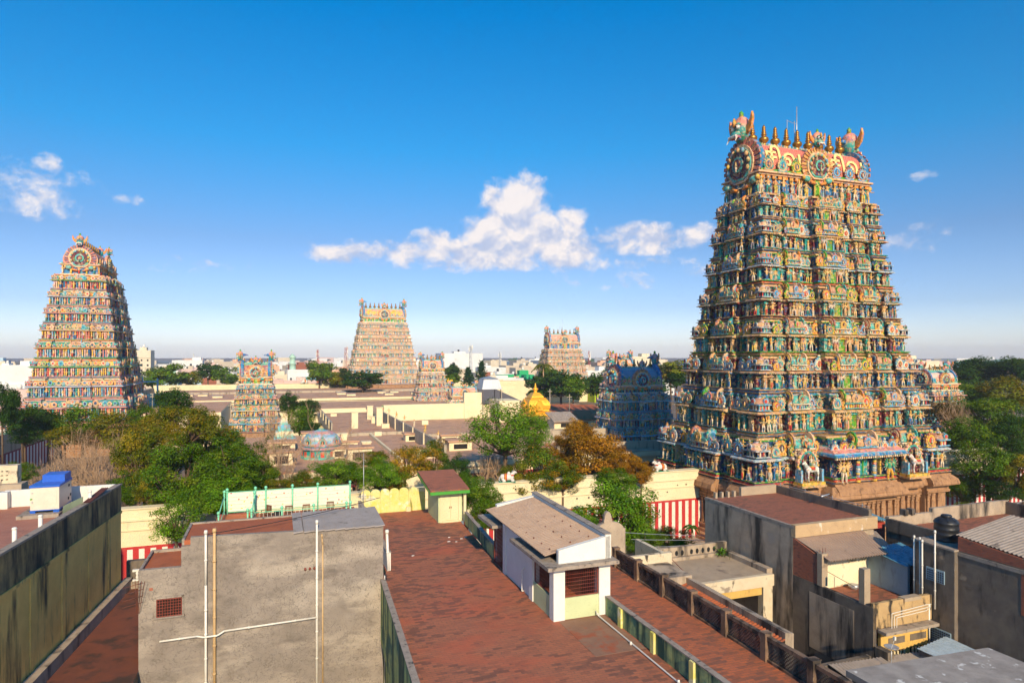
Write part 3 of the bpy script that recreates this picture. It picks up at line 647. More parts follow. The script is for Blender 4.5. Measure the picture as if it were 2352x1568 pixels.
    for k in sides:
        Lh = bw if k in (0, 2) else bd; s = -Lh
        while s < Lh + .1:
            if not (k == 0 and abs(s) < .6):
                x, y, z, rz = pos(k, s, .32, zt + .25, bw, bd); place['statue'].append((fh, x, y, z, rz + rr.uniform(-.3, .3), fh * rr.uniform(.85, 1)))
            s += fh * rr.uniform(.46, .6) / den
    br = MB(); ry = bd * 1.02; rz_ = bh * .72; br.merge(barrel_mb(bw, ry, rz_, cfg['roofc'], 18, -.30), TR(0, 0, zt + nh + .1))
    zc = zt + nh + .1 + rz_ * .35; ztop = zc + rz_
    bo = part('barrel_roof', br, cfg.get('roof_mat', MT), root, off=(0, 0, 0))
    rb = MB(); rb.box(-bw, bw, -.28, .28, ztop - .12, ztop + .16, LTEAL); s = -bw
    while s < bw:
        rb.lathe([(.14, 0), (.12, .15), (.02, .34)], 4, (s, -.15, ztop + .14), TEAL if int(s * 3) % 2 else CREAM); s += .3 if not lo else .6
    for sy in (-1, 1): rb.box(-bw, bw, sy * (ry + .12) - .16, sy * (ry + .12) + .16, zt + nh + .1, zt + nh + .5, GREEN if not lo else LTEAL); rb.box(-bw, bw, sy * (ry + .28) - .16, sy * (ry + .28) + .16, zt + nh + .02, zt + nh + .2, CREAM)
    part('ridge_trim', rb, MT, bo, off=(0, 0, 0))
    er = max(rz_ * 1.15, ry * 1.05) * cfg.get('er', 1)
    for sx in (-1, 1):
        am = MB(); am.merge(big_arch_mb(rr), TR(0, 0, 0, 0, er, er, er)); 
        ao = inst('end_gable', am.mesh('end_gable', MT), root, (sx * (bw + .15), 0, zc + .1 * er), sx * pi / 2)
        hsz = er * cfg.get('hs2', .46); hm = MB(); hm.merge(head_mb(rr), TR(0, 0, 0, 0, hsz, hsz, hsz))
        inst('guardian_mask', hm.mesh('guardian_mask', MT), root, (sx * (bw + .35), 0, zc + er * 1.42), sx * pi / 2)
        hn = MB(); hn.merge(horn_mb(cfg.get('hornc', (.02, .16, .45))), TR(0, 0, 0, 0, er * .6, er * .6, er * .6))
        inst('curled_horn', hn.mesh('curled_horn', MT), root, (sx * (bw - .25 * er), .0, zc + er * 1.15), -sx * pi / 2)
    cm = MB(); r3 = er * .72; cm.merge(big_arch_mb(rr, (.62, .30, .08), PINK), TR(0, 0, 0, 0, r3, r3, r3)); inst('front_gable', cm.mesh('front_gable', MT), root, (0, -ry - .35, zc + .15), 0)
    hm = MB(); hm.merge(head_mb(rr), TR(0, 0, 0, 0, r3 * .45, r3 * .45, r3 * .45)); inst('guardian_mask', hm.mesh('guardian_mask', MT), root, (0, -ry - .45, zc + .2 + r3 * 1.38), 0)
    dm = MB(); dm.box(-.35, .35, -bd - .5, -bd - .42, zt + .25, zt + nh - .4, (.10, .30, .015)); dm.box(-.5, -.35, -bd - .55, -bd - .4, zt + .25, zt + nh - .4, YEL); dm.box(.35, .5, -bd - .55, -bd - .4, zt + .25, zt + nh - .4, YEL); part('door', dm, MT, root, off=(0, 0, 0))
    nk = cfg.get('nk', 9); ks_ = cfg.get('ks', 1.2)
    km = MB(); km.merge(KAL); kme = km.mesh('finial', cfg['kal_mat'])
    for i in range(nk):
        x = -bw * .84 + 1.68 * bw * i / (nk - 1)
        inst('finial', kme, root, (x, 0, ztop + .1), 0, ks_)
    # small arches along the roof foot
    for k in (0,):
        for i in range(8):
            x = -bw * .88 + 1.76 * bw * i / 7
            if abs(x) > r3 * .9: place['horseshoe_arch'].append((bh * .2, x, -ry - .3, zt + nh + .6 + bh * .1, 0, bh * .17))
    if cfg.get('rod'):
        rm = MB(); x = .5; rm.tube((x, .6, ztop - .3), (x, .6, ztop + cfg['rod']), .07 * ks_, .04 * ks_, 6, LGREY); rm.box(x - .3, x + .3, .3, .9, ztop - .1, ztop + .7, LGREY)
        for q in (-1.9, -.6): rm.tube((x + q, .4, ztop), (x + q, .4, ztop + 3.6 * ks_ / 1.2), .05, .05, 5, LGREY)
        rm.tube((x - 1.9, .4, ztop + 3.5 * ks_ / 1.2), (x, .6, ztop + 3.3 * ks_ / 1.2), .04, .04, 5, LGREY)
        part('lightning_rod', rm, cfg['steel'], root, off=(0, 0, 0))
    if cfg.get('text'):
        for x in cfg['text']:
            for nm_ in ('inscription',):
                cu = bpy.data.curves.new('t', 'FONT'); cu.body = '\u0b9a\u0bbf\u0bb5'; cu.size = rz_ * .95; cu.extrude = .06; cu.offset = .05; cu.align_x = 'CENTER'; cu.align_y = 'CENTER'
                to = bpy.data.objects.new('t', cu); C.objects.link(to); bpy.context.view_layer.update()
                me = bpy.data.meshes.new_from_object(to.evaluated_get(bpy.context.evaluated_depsgraph_get())); bpy.data.objects.remove(to)
                me.materials.clear(); me.materials.append(cfg['gold_mat']); me.name = 'inscription'
                al = .30; ob = bpy.data.objects.new('inscription', me); C.objects.link(ob); ob.parent = root
                ob.location = (x, -ry * cos(al) - .12, zc + rz_ * sin(al) * .9); ob.rotation_euler = (pi / 2 - al * .8, 0, 0)
    # ---- distribute repeated ornament
    lim = cfg.get('lim', {'statue': 100, 'horseshoe_arch': 60, 'corner_pavilion': 40, 'barrel_pavilion': 60})
    for kind_, lst in place.items():
        lst.sort(key=lambda q: -q[0]); var = cfg['var'][kind_]
        rest = MB()
        for i, q in enumerate(lst):
            vi = rr.randrange(len(var[0])); sc = q[5]; sx = sc * (q[6] if len(q) > 6 else 1)
            if i < lim[kind_]: inst(kind_, var[1][vi], root, q[1:4], q[4], (sx, sc, sc))
            else: rest.merge(var[0][vi], TR(q[1], q[2], q[3], q[4], sc, sx, sc))
        if rest.n: part(kind_ + '_rows', rest, MT, root, kind='stuff', off=(0, 0, 0))
    return root
def variants(mat, seed, lo=False, skins=None):
    rr = random.Random(seed)
    st = [statue_lo(rr) if lo else statue_mb(rr, rr.choice((2, 2, 2, 4))) for _ in range(12 if not lo else 8)]
    na = [nasi_mb(rr, None, not lo) for _ in range(8)]; ku = [kuta_mb(rr) for _ in range(4)]; sa = [sala_mb(rr) for _ in range(5)]
    d = {}
    for k, l in (('statue', st), ('horseshoe_arch', na), ('corner_pavilion', ku), ('barrel_pavilion', sa)):
        d[k] = (l, [m.mesh(k, mat) for m in l])
    return d, [statue_mb(rr, 10).mesh('guardian_statue', mat) for _ in range(3)]
M_PAINT = paint('painted stucco', .45, 3.6, [(.66, .36, .14), (.03, .20, .16), (.72, .46, .20), (.42, .06, .04), (.05, .18, .36), (.74, .56, .32), (.10, .26, .04), (.60, .32, .13)])
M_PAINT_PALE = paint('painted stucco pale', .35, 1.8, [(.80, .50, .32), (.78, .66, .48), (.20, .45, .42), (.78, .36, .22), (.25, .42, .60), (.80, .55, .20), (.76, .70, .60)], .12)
M_PAINT_SHADED = paint('painted stucco shade blue', .4, 3.0, [(.04, .28, .60), (.06, .42, .60), (.60, .30, .28), (.06, .18, .48), (.60, .56, .52), (.04, .42, .50), (.45, .16, .28)], .2)  # bluish palette: the shade on this inner tower is put into its paint
M_PAINT_LEFT = paint('painted stucco tower east', .35, 2.4, [(.75, .42, .26), (.06, .38, .34), (.78, .58, .30), (.60, .12, .08), (.08, .26, .52), (.78, .50, .42), (.20, .42, .08)], .15)
M_SCALE = None
def scale_mat(name, c1, c2):
    m, N, L, P = mat_new(name); at = N.new('ShaderNodeAttribute'); at.attribute_name = 'Col'
    tcn = N.new('ShaderNodeTexCoord'); sp_ = N.new('ShaderNodeSeparateXYZ'); L.new(tcn.outputs['Object'], sp_.inputs[0])
    a = nmath(N, L, 'SINE', nmath(N, L, 'MULTIPLY', nmath(N, L, 'ADD', sp_.outputs[0], sp_.outputs[2]), 9)); b = nmath(N, L, 'SINE', nmath(N, L, 'MULTIPLY', nmath(N, L, 'SUBTRACT', sp_.outputs[0], sp_.outputs[2]), 9))
    f = nmath(N, L, 'MINIMUM', nmath(N, L, 'ABSOLUTE', a), nmath(N, L, 'ABSOLUTE', b))
    L.new(mix(N, L, step(N, L, f, .12, .3), c2, at.outputs['Color']), P.inputs['Base Color']); P.inputs['Roughness'].default_value = .55; bump(N, L, P, f, .6, .06); return m
M_ROOF_PINK = scale_mat('scale roof pink', None, (.45, .03, .02)); M_ROOF_SHADED = scale_mat('scale roof shade blue', None, (.30, .24, .30))
M_BRONZE, N_, L_, P__ = mat_new('bronze finials'); P__.inputs['Base Color'].default_value = (.40, .19, .035, 1); P__.inputs['Metallic'].default_value = .75; P__.inputs['Roughness'].default_value = .38
M_GOLD, N_, L_, P__ = mat_new('gilded copper'); P__.inputs['Base Color'].default_value = (.95, .48, .04, 1); P__.inputs['Metallic'].default_value = .45; P__.inputs['Roughness'].default_value = .42
bump(N_, L_, P__, noise(N_, L_, world_pos(N_, L_), 5, 6), .6, .1)
M_LETTER = plain('cream yellow letters', (.80, .58, .22), .6); M_LETTER2 = plain('yellow letters', (.85, .50, .02), .6)
M_STEEL = plain('galvanised steel', (.45, .46, .47), .4, metal=.5)
M_GRANITE = plaster('brown granite', (.42, .23, .115), (.30, .16, .08), (.15, .08, .045), .52, .68, 2.0, None, grain=1.6, bs=.6, stretch=.4)
DK = (.03, .07, .10)
BR = (.40, .22, .11)
PAL_MAIN = [[BLUE, TAN, RED, GREEN, NAVY, LGREY, NAVY], [TAN, BLUE, BR, TEAL, MAROON, TAN, DK], [BR, (.50, .29, .14), BLUE, TAN, NAVY, (.50, .29, .17), MAROON], [GREEN, TAN, BR, GREEN, DK, TAN, NAVY], [TEAL, TAN, MAROON, BR, MAROON, (.42, .30, .20), (.05, .08, .08)]]
MAIN_LEV = [(8.4, 14.9, 9.2), (14.1, 13.3, 7.8), (19.3, 12.4, 7.0), (24.0, 11.6, 6.2), (28.6, 10.9, 5.6), (33.1, 10.3, 5.0), (37.4, 9.8, 4.5), (41.6, 9.4, 4.1), (45.2, 9.2, 3.9)]
va, gu = variants(M_PAINT, 11)
gopuram('temple_gate_tower', 'huge painted gate tower crowded with statues on a brown granite base, nearest and tallest', 'temple tower', 68.9, 72.9, 8.4, MAIN_LEV,
        dict(mat=M_PAINT, pal=PAL_MAIN, pilc=[TEAL, BLUE, TAN, MAROON, TEAL, NAVY, LTEAL], base=(8.4, (1, 1, 1)), base_mat=M_GRANITE, porch=True, cf=.24, cf0=.34, p0=1.9, horses=True, guard=gu, var=va, seed=5,
             roofc=(CREAM, (.74, .36, .26), (.70, .22, .15)), roof_mat=M_ROOF_PINK, kal_mat=M_BRONZE, steel=M_STEEL, gold_mat=M_LETTER, text=(-5.4, 5.6), rod=6.5, nk=9, ks=1.45, neck=3.0, barrel=4.7, group=None, hs2=.56, bw=1.0, er=.90, pil=2.0, dw=1.75, pj=.8, stat=.37))
# ------------------------------------------------------------------ the other gate towers
def shift(l, f=1.0): return l
vp, gp = variants(M_PAINT_PALE, 21, True); vl, gl = variants(M_PAINT_LEFT, 31, True); vb, gb = variants(M_PAINT_SHADED, 41)
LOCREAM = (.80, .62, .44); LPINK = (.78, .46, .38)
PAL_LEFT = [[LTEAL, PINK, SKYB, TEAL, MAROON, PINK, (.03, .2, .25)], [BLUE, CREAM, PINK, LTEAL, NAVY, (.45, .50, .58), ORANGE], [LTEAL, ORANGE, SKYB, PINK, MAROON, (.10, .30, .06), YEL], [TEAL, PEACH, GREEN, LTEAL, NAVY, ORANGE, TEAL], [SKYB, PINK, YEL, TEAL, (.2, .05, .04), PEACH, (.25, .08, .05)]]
LEFT_LEV = [(8.4, 14.6, 10.1), (13.7, 13.7, 9.2), (18.6, 13.0, 8.5), (23.2, 12.4, 7.7), (27.6, 11.8, 7.0), (31.9, 11.2, 6.4), (36.0, 10.7, 5.8), (40.0, 10.2, 5.2), (44.0, 9.8, 4.6)]
LIMF = {'statue': 60, 'horseshoe_arch': 40, 'corner_pavilion': 20, 'barrel_pavilion': 30}
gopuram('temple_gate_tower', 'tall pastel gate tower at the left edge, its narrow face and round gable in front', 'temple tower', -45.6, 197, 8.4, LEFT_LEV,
        dict(mat=M_PAINT_LEFT, pal=PAL_LEFT, pilc=[TEAL, SKYB, PINK, RED, BLUE, LPINK, YEL], base=(8.4, (1, 1, 1)), base_mat=M_GRANITE, rot=pi / 2, sides=(3, 0), lo=True, den=.62, pil=.95, guard=gl, var=vl, seed=6, pj=.6, cf=.24,
             roofc=(CREAM, LPINK, (.6, .25, .18)), kal_mat=M_BRONZE, steel=M_STEEL, rod=4.5, nk=9, ks=1.2, neck=2.6, barrel=4.2, bw=.95, er=.82, hs2=.42, lim=LIMF, upper=False, stat=.42, group='distant great gate towers'))
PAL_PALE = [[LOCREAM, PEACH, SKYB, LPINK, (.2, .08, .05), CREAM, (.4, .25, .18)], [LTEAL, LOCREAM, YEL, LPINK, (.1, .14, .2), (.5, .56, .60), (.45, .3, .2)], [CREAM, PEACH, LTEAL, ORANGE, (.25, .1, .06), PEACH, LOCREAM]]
NZ = [11, 15.4, 19.4, 23.2, 26.9, 30.4, 33.7, 36.9, 39.8]
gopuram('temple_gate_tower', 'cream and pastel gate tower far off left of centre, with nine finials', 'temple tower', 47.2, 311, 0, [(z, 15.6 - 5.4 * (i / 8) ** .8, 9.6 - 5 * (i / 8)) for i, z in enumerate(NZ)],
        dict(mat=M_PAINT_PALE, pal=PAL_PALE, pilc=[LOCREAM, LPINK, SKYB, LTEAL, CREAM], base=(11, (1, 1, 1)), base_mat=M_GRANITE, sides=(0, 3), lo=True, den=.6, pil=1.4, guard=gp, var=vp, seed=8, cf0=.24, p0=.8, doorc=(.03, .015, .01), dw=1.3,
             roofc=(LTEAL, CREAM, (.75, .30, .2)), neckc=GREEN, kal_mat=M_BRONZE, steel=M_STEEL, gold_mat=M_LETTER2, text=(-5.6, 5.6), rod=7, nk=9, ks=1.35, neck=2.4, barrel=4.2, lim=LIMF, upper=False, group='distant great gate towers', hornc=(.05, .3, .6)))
SZ = [8, 12.0, 15.7, 19.1, 22.2, 25.1, 27.6]
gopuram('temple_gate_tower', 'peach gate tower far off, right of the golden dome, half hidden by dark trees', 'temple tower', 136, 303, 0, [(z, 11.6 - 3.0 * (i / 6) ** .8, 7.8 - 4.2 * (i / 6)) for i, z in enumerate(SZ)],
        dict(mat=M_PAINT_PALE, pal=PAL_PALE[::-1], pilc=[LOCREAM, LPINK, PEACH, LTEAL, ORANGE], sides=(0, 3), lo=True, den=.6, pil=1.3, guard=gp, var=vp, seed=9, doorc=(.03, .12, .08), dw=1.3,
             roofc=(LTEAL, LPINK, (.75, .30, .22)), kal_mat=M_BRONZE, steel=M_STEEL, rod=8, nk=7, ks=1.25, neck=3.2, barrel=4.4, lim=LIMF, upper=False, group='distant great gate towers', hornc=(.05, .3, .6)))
PAL_S1 = [[LTEAL, SKYB, PINK, LTEAL, NAVY, SKYB, BLUE], [SKYB, PINK, LTEAL, YEL, MAROON, CREAM, LTEAL], [PEACH, LTEAL, GREEN, SKYB, NAVY, PINK, SKYB]]
gopuram('inner_gate_tower', 'small turquoise and pink gate tower with a large round gable, near the bare trees', 'temple tower', -4.5, 161, 0, [(7, 4.7, 3.8), (10.2, 4.3, 3.4), (12.9, 3.9, 3.0), (15.4, 3.5, 2.6), (17.6, 3.2, 2.3)],
        dict(mat=M_PAINT_LEFT, pal=PAL_S1, pilc=[TEAL, SKYB, PINK, YEL, CREAM], base=(7, (1, 1, 1)), base_mat=M_GRANITE, sides=(0, 3, 1), lo=True, den=.75, pil=.9, guard=gl, var=vl, seed=12, pj=.45, doorc=YEL,
             roofc=(LTEAL, (.2, .45, .3), (.35, .12, .1)), neckc=LTEAL, kal_mat=M_BRONZE, steel=M_STEEL, nk=5, ks=.55, neck=1.6, barrel=3.2, er=1.0, lim=LIMF, group='small inner gate towers'))
gopuram('inner_gate_tower', 'slim pink and white gate tower just left of a tall golden pole', 'temple tower', 51.2, 226, 0, [(6, 5.4, 3.9), (9.8, 4.9, 3.4), (13, 4.5, 3.1), (15.9, 4.1, 2.7), (18.4, 3.8, 2.4)],
        dict(mat=M_PAINT_PALE, pal=[[LPINK, SKYB, LOCREAM, PINK, MAROON, CREAM, (.35, .12, .1)], [LTEAL, LPINK, CREAM, SKYB, NAVY, LPINK, LTEAL]], pilc=[LPINK, SKYB, CREAM, RED], sides=(0, 3), lo=True, den=.7, pil=.9, guard=gp, var=vp, seed=13, doorc=(.02, .1, .08),
             roofc=(CREAM, LPINK, (.7, .25, .2)), neckc=BLUE, kal_mat=M_BRONZE, steel=M_STEEL, nk=5, ks=.95, neck=1.3, barrel=2.9, er=1.05, lim=LIMF, group='small inner gate towers'))
gopuram('inner_gate_tower', 'lowest gate tower, pastel with pink barrel roof, left of the metal canopy', 'temple tower', 50.9, 183.6, 0, [(5.4, 4.5, 3.0), (8.6, 4.2, 2.7), (11.3, 3.9, 2.4)],
        dict(mat=M_PAINT_PALE, pal=[[LTEAL, SKYB, PINK, CREAM, NAVY, LPINK, SKYB], [CREAM, LPINK, LTEAL, SKYB, NAVY, CREAM, LTEAL]], pilc=[LPINK, SKYB, CREAM, LTEAL], base=(5.4, (1, 1, 1)), base_mat=M_GRANITE, sides=(0, 3), lo=True, den=.8, pil=.8, guard=gp, var=vp, seed=14,
             roofc=(LTEAL, LPINK, (.7, .25, .2)), neckc=(.1, .1, .15), kal_mat=M_BRONZE, steel=M_STEEL, nk=3, ks=.6, neck=1.2, barrel=2.5, er=.95, lim=LIMF, group='small inner gate towers'))
gopuram('inner_gate_tower', 'pale pink inner gate tower peeping out behind the dark blue one', 'temple tower', 96, 172, 0, [(7, 4.8, 3.4), (12, 4.2, 3.0), (16.3, 3.8, 2.6), (19.3, 3.5, 2.3)],
        dict(mat=M_PAINT_LEFT, pal=PAL_S1, pilc=[TEAL, SKYB, PINK, CREAM], sides=(0, 3), lo=True, den=.7, pil=.9, guard=gl, var=vl, seed=15, doorc=TEAL, roofc=(SKYB, PINK, LPINK), kal_mat=M_BRONZE, steel=M_STEEL, nk=5, ks=.8, neck=1.3, barrel=2.6, er=1.05, lim=LIMF, group='small inner gate towers'))
DB = (.04, .22, .46); DT = (.06, .42, .55)  # blues of the shaded tower, its shade painted into the tier colours
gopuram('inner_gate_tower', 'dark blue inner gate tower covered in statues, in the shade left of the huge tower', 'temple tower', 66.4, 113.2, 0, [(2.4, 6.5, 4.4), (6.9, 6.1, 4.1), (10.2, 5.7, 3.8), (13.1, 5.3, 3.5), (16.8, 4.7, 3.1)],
        dict(mat=M_PAINT_SHADED, pal=[[DT, (.55, .25, .25), SKYB, DT, (.02, .03, .08), LGREY, DB], [SKYB, DB, (.55, .15, .15), LTEAL, (.05, .03, .06), SKYB, DB], [LTEAL, DT, (.5, .45, .45), DT, (.02, .02, .06), (.45, .3, .35), (.04, .3, .4)]], pilc=[DT, SKYB, LTEAL, (.6, .25, .25), CREAM], base=(2.4, (1, 1, 1)), base_mat=M_GRANITE, sides=(0, 3, 1), den=.8, pil=1.0, guard=gb, var=vb, seed=16, pj=.45, doorc=(.01, .06, .05), dw=1.1,
             roofc=(LGREY, (.26, .38, .44), (.12, .28, .42)), roof_mat=M_ROOF_SHADED, neckc=(.02, .05, .12), kal_mat=M_BRONZE, steel=M_STEEL, nk=5, ks=.85, neck=1.5, barrel=3.4, bw=.92, er=1.0, group='small inner gate towers', hornc=(.01, .25, .38), lim={'statue': 80, 'horseshoe_arch': 40, 'corner_pavilion': 20, 'barrel_pavilion': 20}))
gopuram('inner_gate_tower', 'turquoise barrel roofed inner gate tower showing above the trees right of the huge tower', 'temple tower', 142.5, 108.5, 0, [(6, 5.2, 3.7), (10.2, 4.8, 3.4), (13.6, 4.5, 3.1), (16.2, 4.2, 2.7)],
        dict(mat=M_PAINT_LEFT, pal=PAL_S1, pilc=[TEAL, SKYB, PINK, CREAM], base=(6, (1, 1, 1)), base_mat=M_GRANITE, sides=(0, 3), lo=True, den=.9, pil=.9, guard=gl, var=vl, seed=17, doorc=TEAL, roofc=(LTEAL, (.06, .40, .42), LPINK), neckc=(.02, .08, .08), kal_mat=M_BRONZE, steel=M_STEEL, nk=5, ks=.7, neck=1.5, barrel=2.9, er=.95, lim=LIMF, hornc=(.02, .40, .45), group='small inner gate towers'))

# ------------------------------------------------------------------ golden dome
gx, gv, gz = 55.9, 139.4, 11.4
gd = thing('golden_dome_shrine', 'gilded square shrine dome with a tall finial, behind the trees right of centre', 'temple dome', gx, gv, 0, rot=1e-9)
m = MB(); m.box(-2.9, 2.9, -2.9, 2.9, 0, 11.0, (1, 1, 1)); part('shrine_wall', m, plaster('shrine granite', (.42, .30, .18), (.34, .22, .13)), gd, off=(0, 0, 0))
m = MB()
m.lathe([(4.6, 11.0), (4.5, 11.35), (4.2, 11.5), (4.2, 11.8), (4.5, 11.95), (4.55, 12.1), (3.9, 12.25), (3.85, 12.6), (4.15, 12.75), (4.25, 13.5), (4.0, 14.2), (3.5, 14.8), (2.9, 15.15), (3.0, 15.3), (2.4, 15.4), (2.2, 15.7), (1.6, 16.2), (1.2, 16.5)], 4, (0, 0, 0), (1, 1, 1), smooth=False, rot=.5)
k = -3.1
while k < 3.2:
    m.lathe([(.12, -.15), (.15, 0), (.03, .12)], 6, (k, -3.15, 11.2), (1, 1, 1)); k += .35
gr = part('gilded_roof', m, M_GOLD, gd, off=(0, 0, 0))
gm = MB(); gm.merge(nasi_mb(R)); gme = gm.mesh('gilded_arch', M_GOLD)
for k in range(4):
    a = k * pi / 2; inst('gilded_arch', gme, gd, (2.95 * sin(a), -2.95 * cos(a), 13.4), a, 1.0)
    cmm = MB(); cmm.merge(horn_mb()); 
    x, y = 2.7 * cos(a + pi / 4) * 1.15, 2.7 * sin(a + pi / 4) * 1.15
    inst('gilded_horn', cmm.mesh('gilded_horn', M_GOLD), gd, (x, y, 13.6), a + pi / 4 - pi / 2, .9)
fm = MB(); fm.lathe([(.9, 16.4), (.5, 16.6), (.35, 16.9), (.75, 17.2), (.8, 17.45), (.4, 17.7), (.2, 17.85), (.4, 18.0), (.15, 18.2), (.22, 18.35), (.03, 18.9)], 10, (0, 0, 0), (1, 1, 1)); part('finial', fm, M_GOLD, gd, off=(0, 0, 0))

gd.scale = (.88, .88, .95)
# ================================================================== trees
def leaf_mat(name):
    m, N, L, P = mat_new(name); N.remove(P); out = N['Material Output']
    at = N.new('ShaderNodeAttribute'); at.attribute_name = 'Col'
    d = N.new('ShaderNodeBsdfDiffuse'); t = N.new('ShaderNodeBsdfTranslucent'); mx = N.new('ShaderNodeMixShader'); mx.inputs[0].default_value = .22
    L.new(at.outputs['Color'], d.inputs[0]); L.new(mix(N, L, 1, at.outputs['Color'], (1.1, 1.25, .5), 'MULTIPLY'), t.inputs[0]); L.new(d.outputs[0], mx.inputs[1]); L.new(t.outputs[0], mx.inputs[2]); L.new(mx.outputs[0], out.inputs[0]); return m
M_LEAF = leaf_mat('leaves')
M_BARK = plaster('bark', (.16, .10, .06), (.10, .065, .04), grain=3, bs=.5)
M_BARK_PALE = plaster('pale dry bark', (.44, .29, .18), (.34, .22, .13), grain=2, bs=.4)
SPECIES = {'green': [(.090, .165, .012), (.055, .115, .010), (.14, .19, .014)], 'bright': [(.115, .225, .012), (.07, .165, .012), (.16, .25, .016)], 'dark': [(.034, .080, .012), (.022, .055, .010), (.055, .10, .014)],
           'olive': [(.155, .165, .012), (.10, .13, .012), (.22, .16, .012)], 'mixed': [(.095, .15, .012), (.28, .16, .012), (.08, .11, .012)], 'orange': [(.31, .135, .012), (.19, .11, .012), (.38, .19, .015)], 'yellow': [(.44, .25, .014), (.13, .16, .014), (.36, .20, .012)], 'brown': [(.13, .08, .025), (.18, .11, .04), (.09, .07, .025)]}
CACHE = {}
def crown_arrays(seed, n, leaf, flat, spec, nclump=46, clump_r=.27, hole=0.0):
    g = np.random.default_rng(seed)
    cs = []
    while len(cs) < nclump:
        p = g.normal(size=3); p /= np.linalg.norm(p); r = g.uniform(.35, 1.0) ** .6 * (1 - clump_r * .8); p = p * r
        if p[2] < -.85: continue
        if flat > 0 and p[2] < -.25: continue
        cs.append(p * (1 + .12 * g.normal()))
    cs = np.array(cs); rr_ = clump_r * g.uniform(.6, 1.25, nclump)
    w = rr_ ** 2; idx = g.choice(nclump, n, p=w / w.sum())
    d = g.normal(size=(n, 3)); d /= np.linalg.norm(d, axis=1)[:, None]
    rad = g.uniform(.25, 1.0, n) ** .45 * rr_[idx]
    P0 = cs[idx] + d * rad[:, None] * np.array([1.12, 1.12, .85])
    # leaf plane: normals lean outward and up
    nm = d * .8 + P0 * .5 + g.normal(size=(n, 3)) * .55 + np.array([0, 0, .45]); nm /= np.linalg.norm(nm, axis=1)[:, None]
    t = np.cross(nm, g.normal(size=(n, 3))); t /= np.linalg.norm(t, axis=1)[:, None]; b = np.cross(nm, t)
    s = leaf * g.uniform(.6, 1.35, n)[:, None]
    V = np.empty((n, 4, 3)); V[:, 0] = P0 - t * s; V[:, 1] = P0 - b * s * .45; V[:, 2] = P0 + t * s; V[:, 3] = P0 + b * s * .45
    pal = np.array(spec); ci = g.choice(len(pal), nclump, p=[.5, .28, .22][:len(pal)]); base = pal[ci][idx] * (.6 + .8 * g.random(nclump))[idx][:, None]
    swap = g.random(n) < .22; base[swap] = pal[g.integers(0, len(pal), swap.sum())]
    col = base * g.uniform(.7, 1.35, n)[:, None]
    return V.reshape(-1, 3), np.repeat(col, 4, axis=0), cs
def crown_mesh(kind, var, lod, flat=0, sparse=0):
    key = (kind, var, lod, flat, sparse)
    if key in CACHE: return CACHE[key]
    n, leaf, nc = {'near': (17000, .030, 64), 'mid': (9000, .048, 50), 'far': (3000, .085, 36), 'tiny': (700, .16, 20)}[lod]
    if sparse: n = int(n * .55)
    V, Cc, cs = crown_arrays(hash((kind, var)) % 9999 if False else sum(map(ord, kind)) * 7 + var * 13, n, leaf, flat, SPECIES[kind], nc, .225 if lod == 'near' else .29)
    me = bpy.data.meshes.new('crown'); nq = len(V) // 4
    me.vertices.add(len(V)); me.vertices.foreach_set('co', V.ravel().astype(np.float32))
    me.loops.add(len(V)); me.loops.foreach_set('vertex_index', np.arange(len(V), dtype=np.int32))
    me.polygons.add(nq); me.polygons.foreach_set('loop_start', np.arange(0, len(V), 4, dtype=np.int32))
    try: me.polygons.foreach_set('loop_total', np.full(nq, 4, dtype=np.int32))
    except Exception: pass
    ca = me.color_attributes.new('Col', 'FLOAT_COLOR', 'POINT'); ca.data.foreach_set('color', np.hstack([Cc, np.ones((len(Cc), 1))]).ravel().astype(np.float32))
    me.update(calc_edges=True); me.validate(); me.materials.append(M_LEAF)
    CACHE[key] = (me, cs); return CACHE[key]
def tree(label, px, py, rx, ry, Z, kind='green', lod=None, var=0, flat=0, sparse=0, group='trees in and around the temple grounds', cat='tree', name='tree', trunk=True, ground=0.0):
    Rx, Rz = rx / F * Z * 1.04, ry / F * Z * 1.06; x, y, z = PXD(px, py, Z)
    lod = lod or ('near' if Z < 100 else 'mid' if Z < 200 else 'far')
    o = bpy.data.objects.new(name, None); C.objects.link(o); o.location = (x, y, ground); tag(o, label, cat, group); ORG[o.name] = (0, 0, 0)
    me, cs = crown_mesh(kind, var % 4, lod, flat, sparse)
    c = bpy.data.objects.new('crown', me); C.objects.link(c); c.parent = o; c.location = (0, 0, z - ground); c.scale = (Rx, Rx * .95, Rz); c.rotation_euler = (0, 0, (var * 1.7) % 6.28)
    if trunk:
        m = MB(); rr = random.Random(var * 31 + int(px)); zc = z - ground; r0 = max(.12, Rx * .055)
        p1 = (rr.uniform(-.3, .3), rr.uniform(-.3, .3), max(.5, zc - Rz * .75)); m.path([(0, 0, -.2), (p1[0] * .5, p1[1], p1[2] * .5), p1], [r0 * 1.3, r0, r0 * .85], 7)
        ca, sa = cos((var * 1.7) % 6.28), sin((var * 1.7) % 6.28)
        for i in range(0, len(cs), 2 if lod == 'near' else 5):
            q = cs[i]; q = (Rx * (q[0] * ca - q[1] * sa * .95), Rx * (q[0] * sa + q[1] * ca * .95), zc + Rz * q[2])
            mid = ((p1[0] + q[0]) / 2 + rr.uniform(-.3, .3), (p1[1] + q[1]) / 2, p1[2] * .5 + q[2] * .5 - Rz * .08)
            m.path([p1, mid, q], [r0 * .55, r0 * .32, r0 * .10], 5)
        part('trunk', m, M_BARK, o, off=(0, 0, 0))
    return o
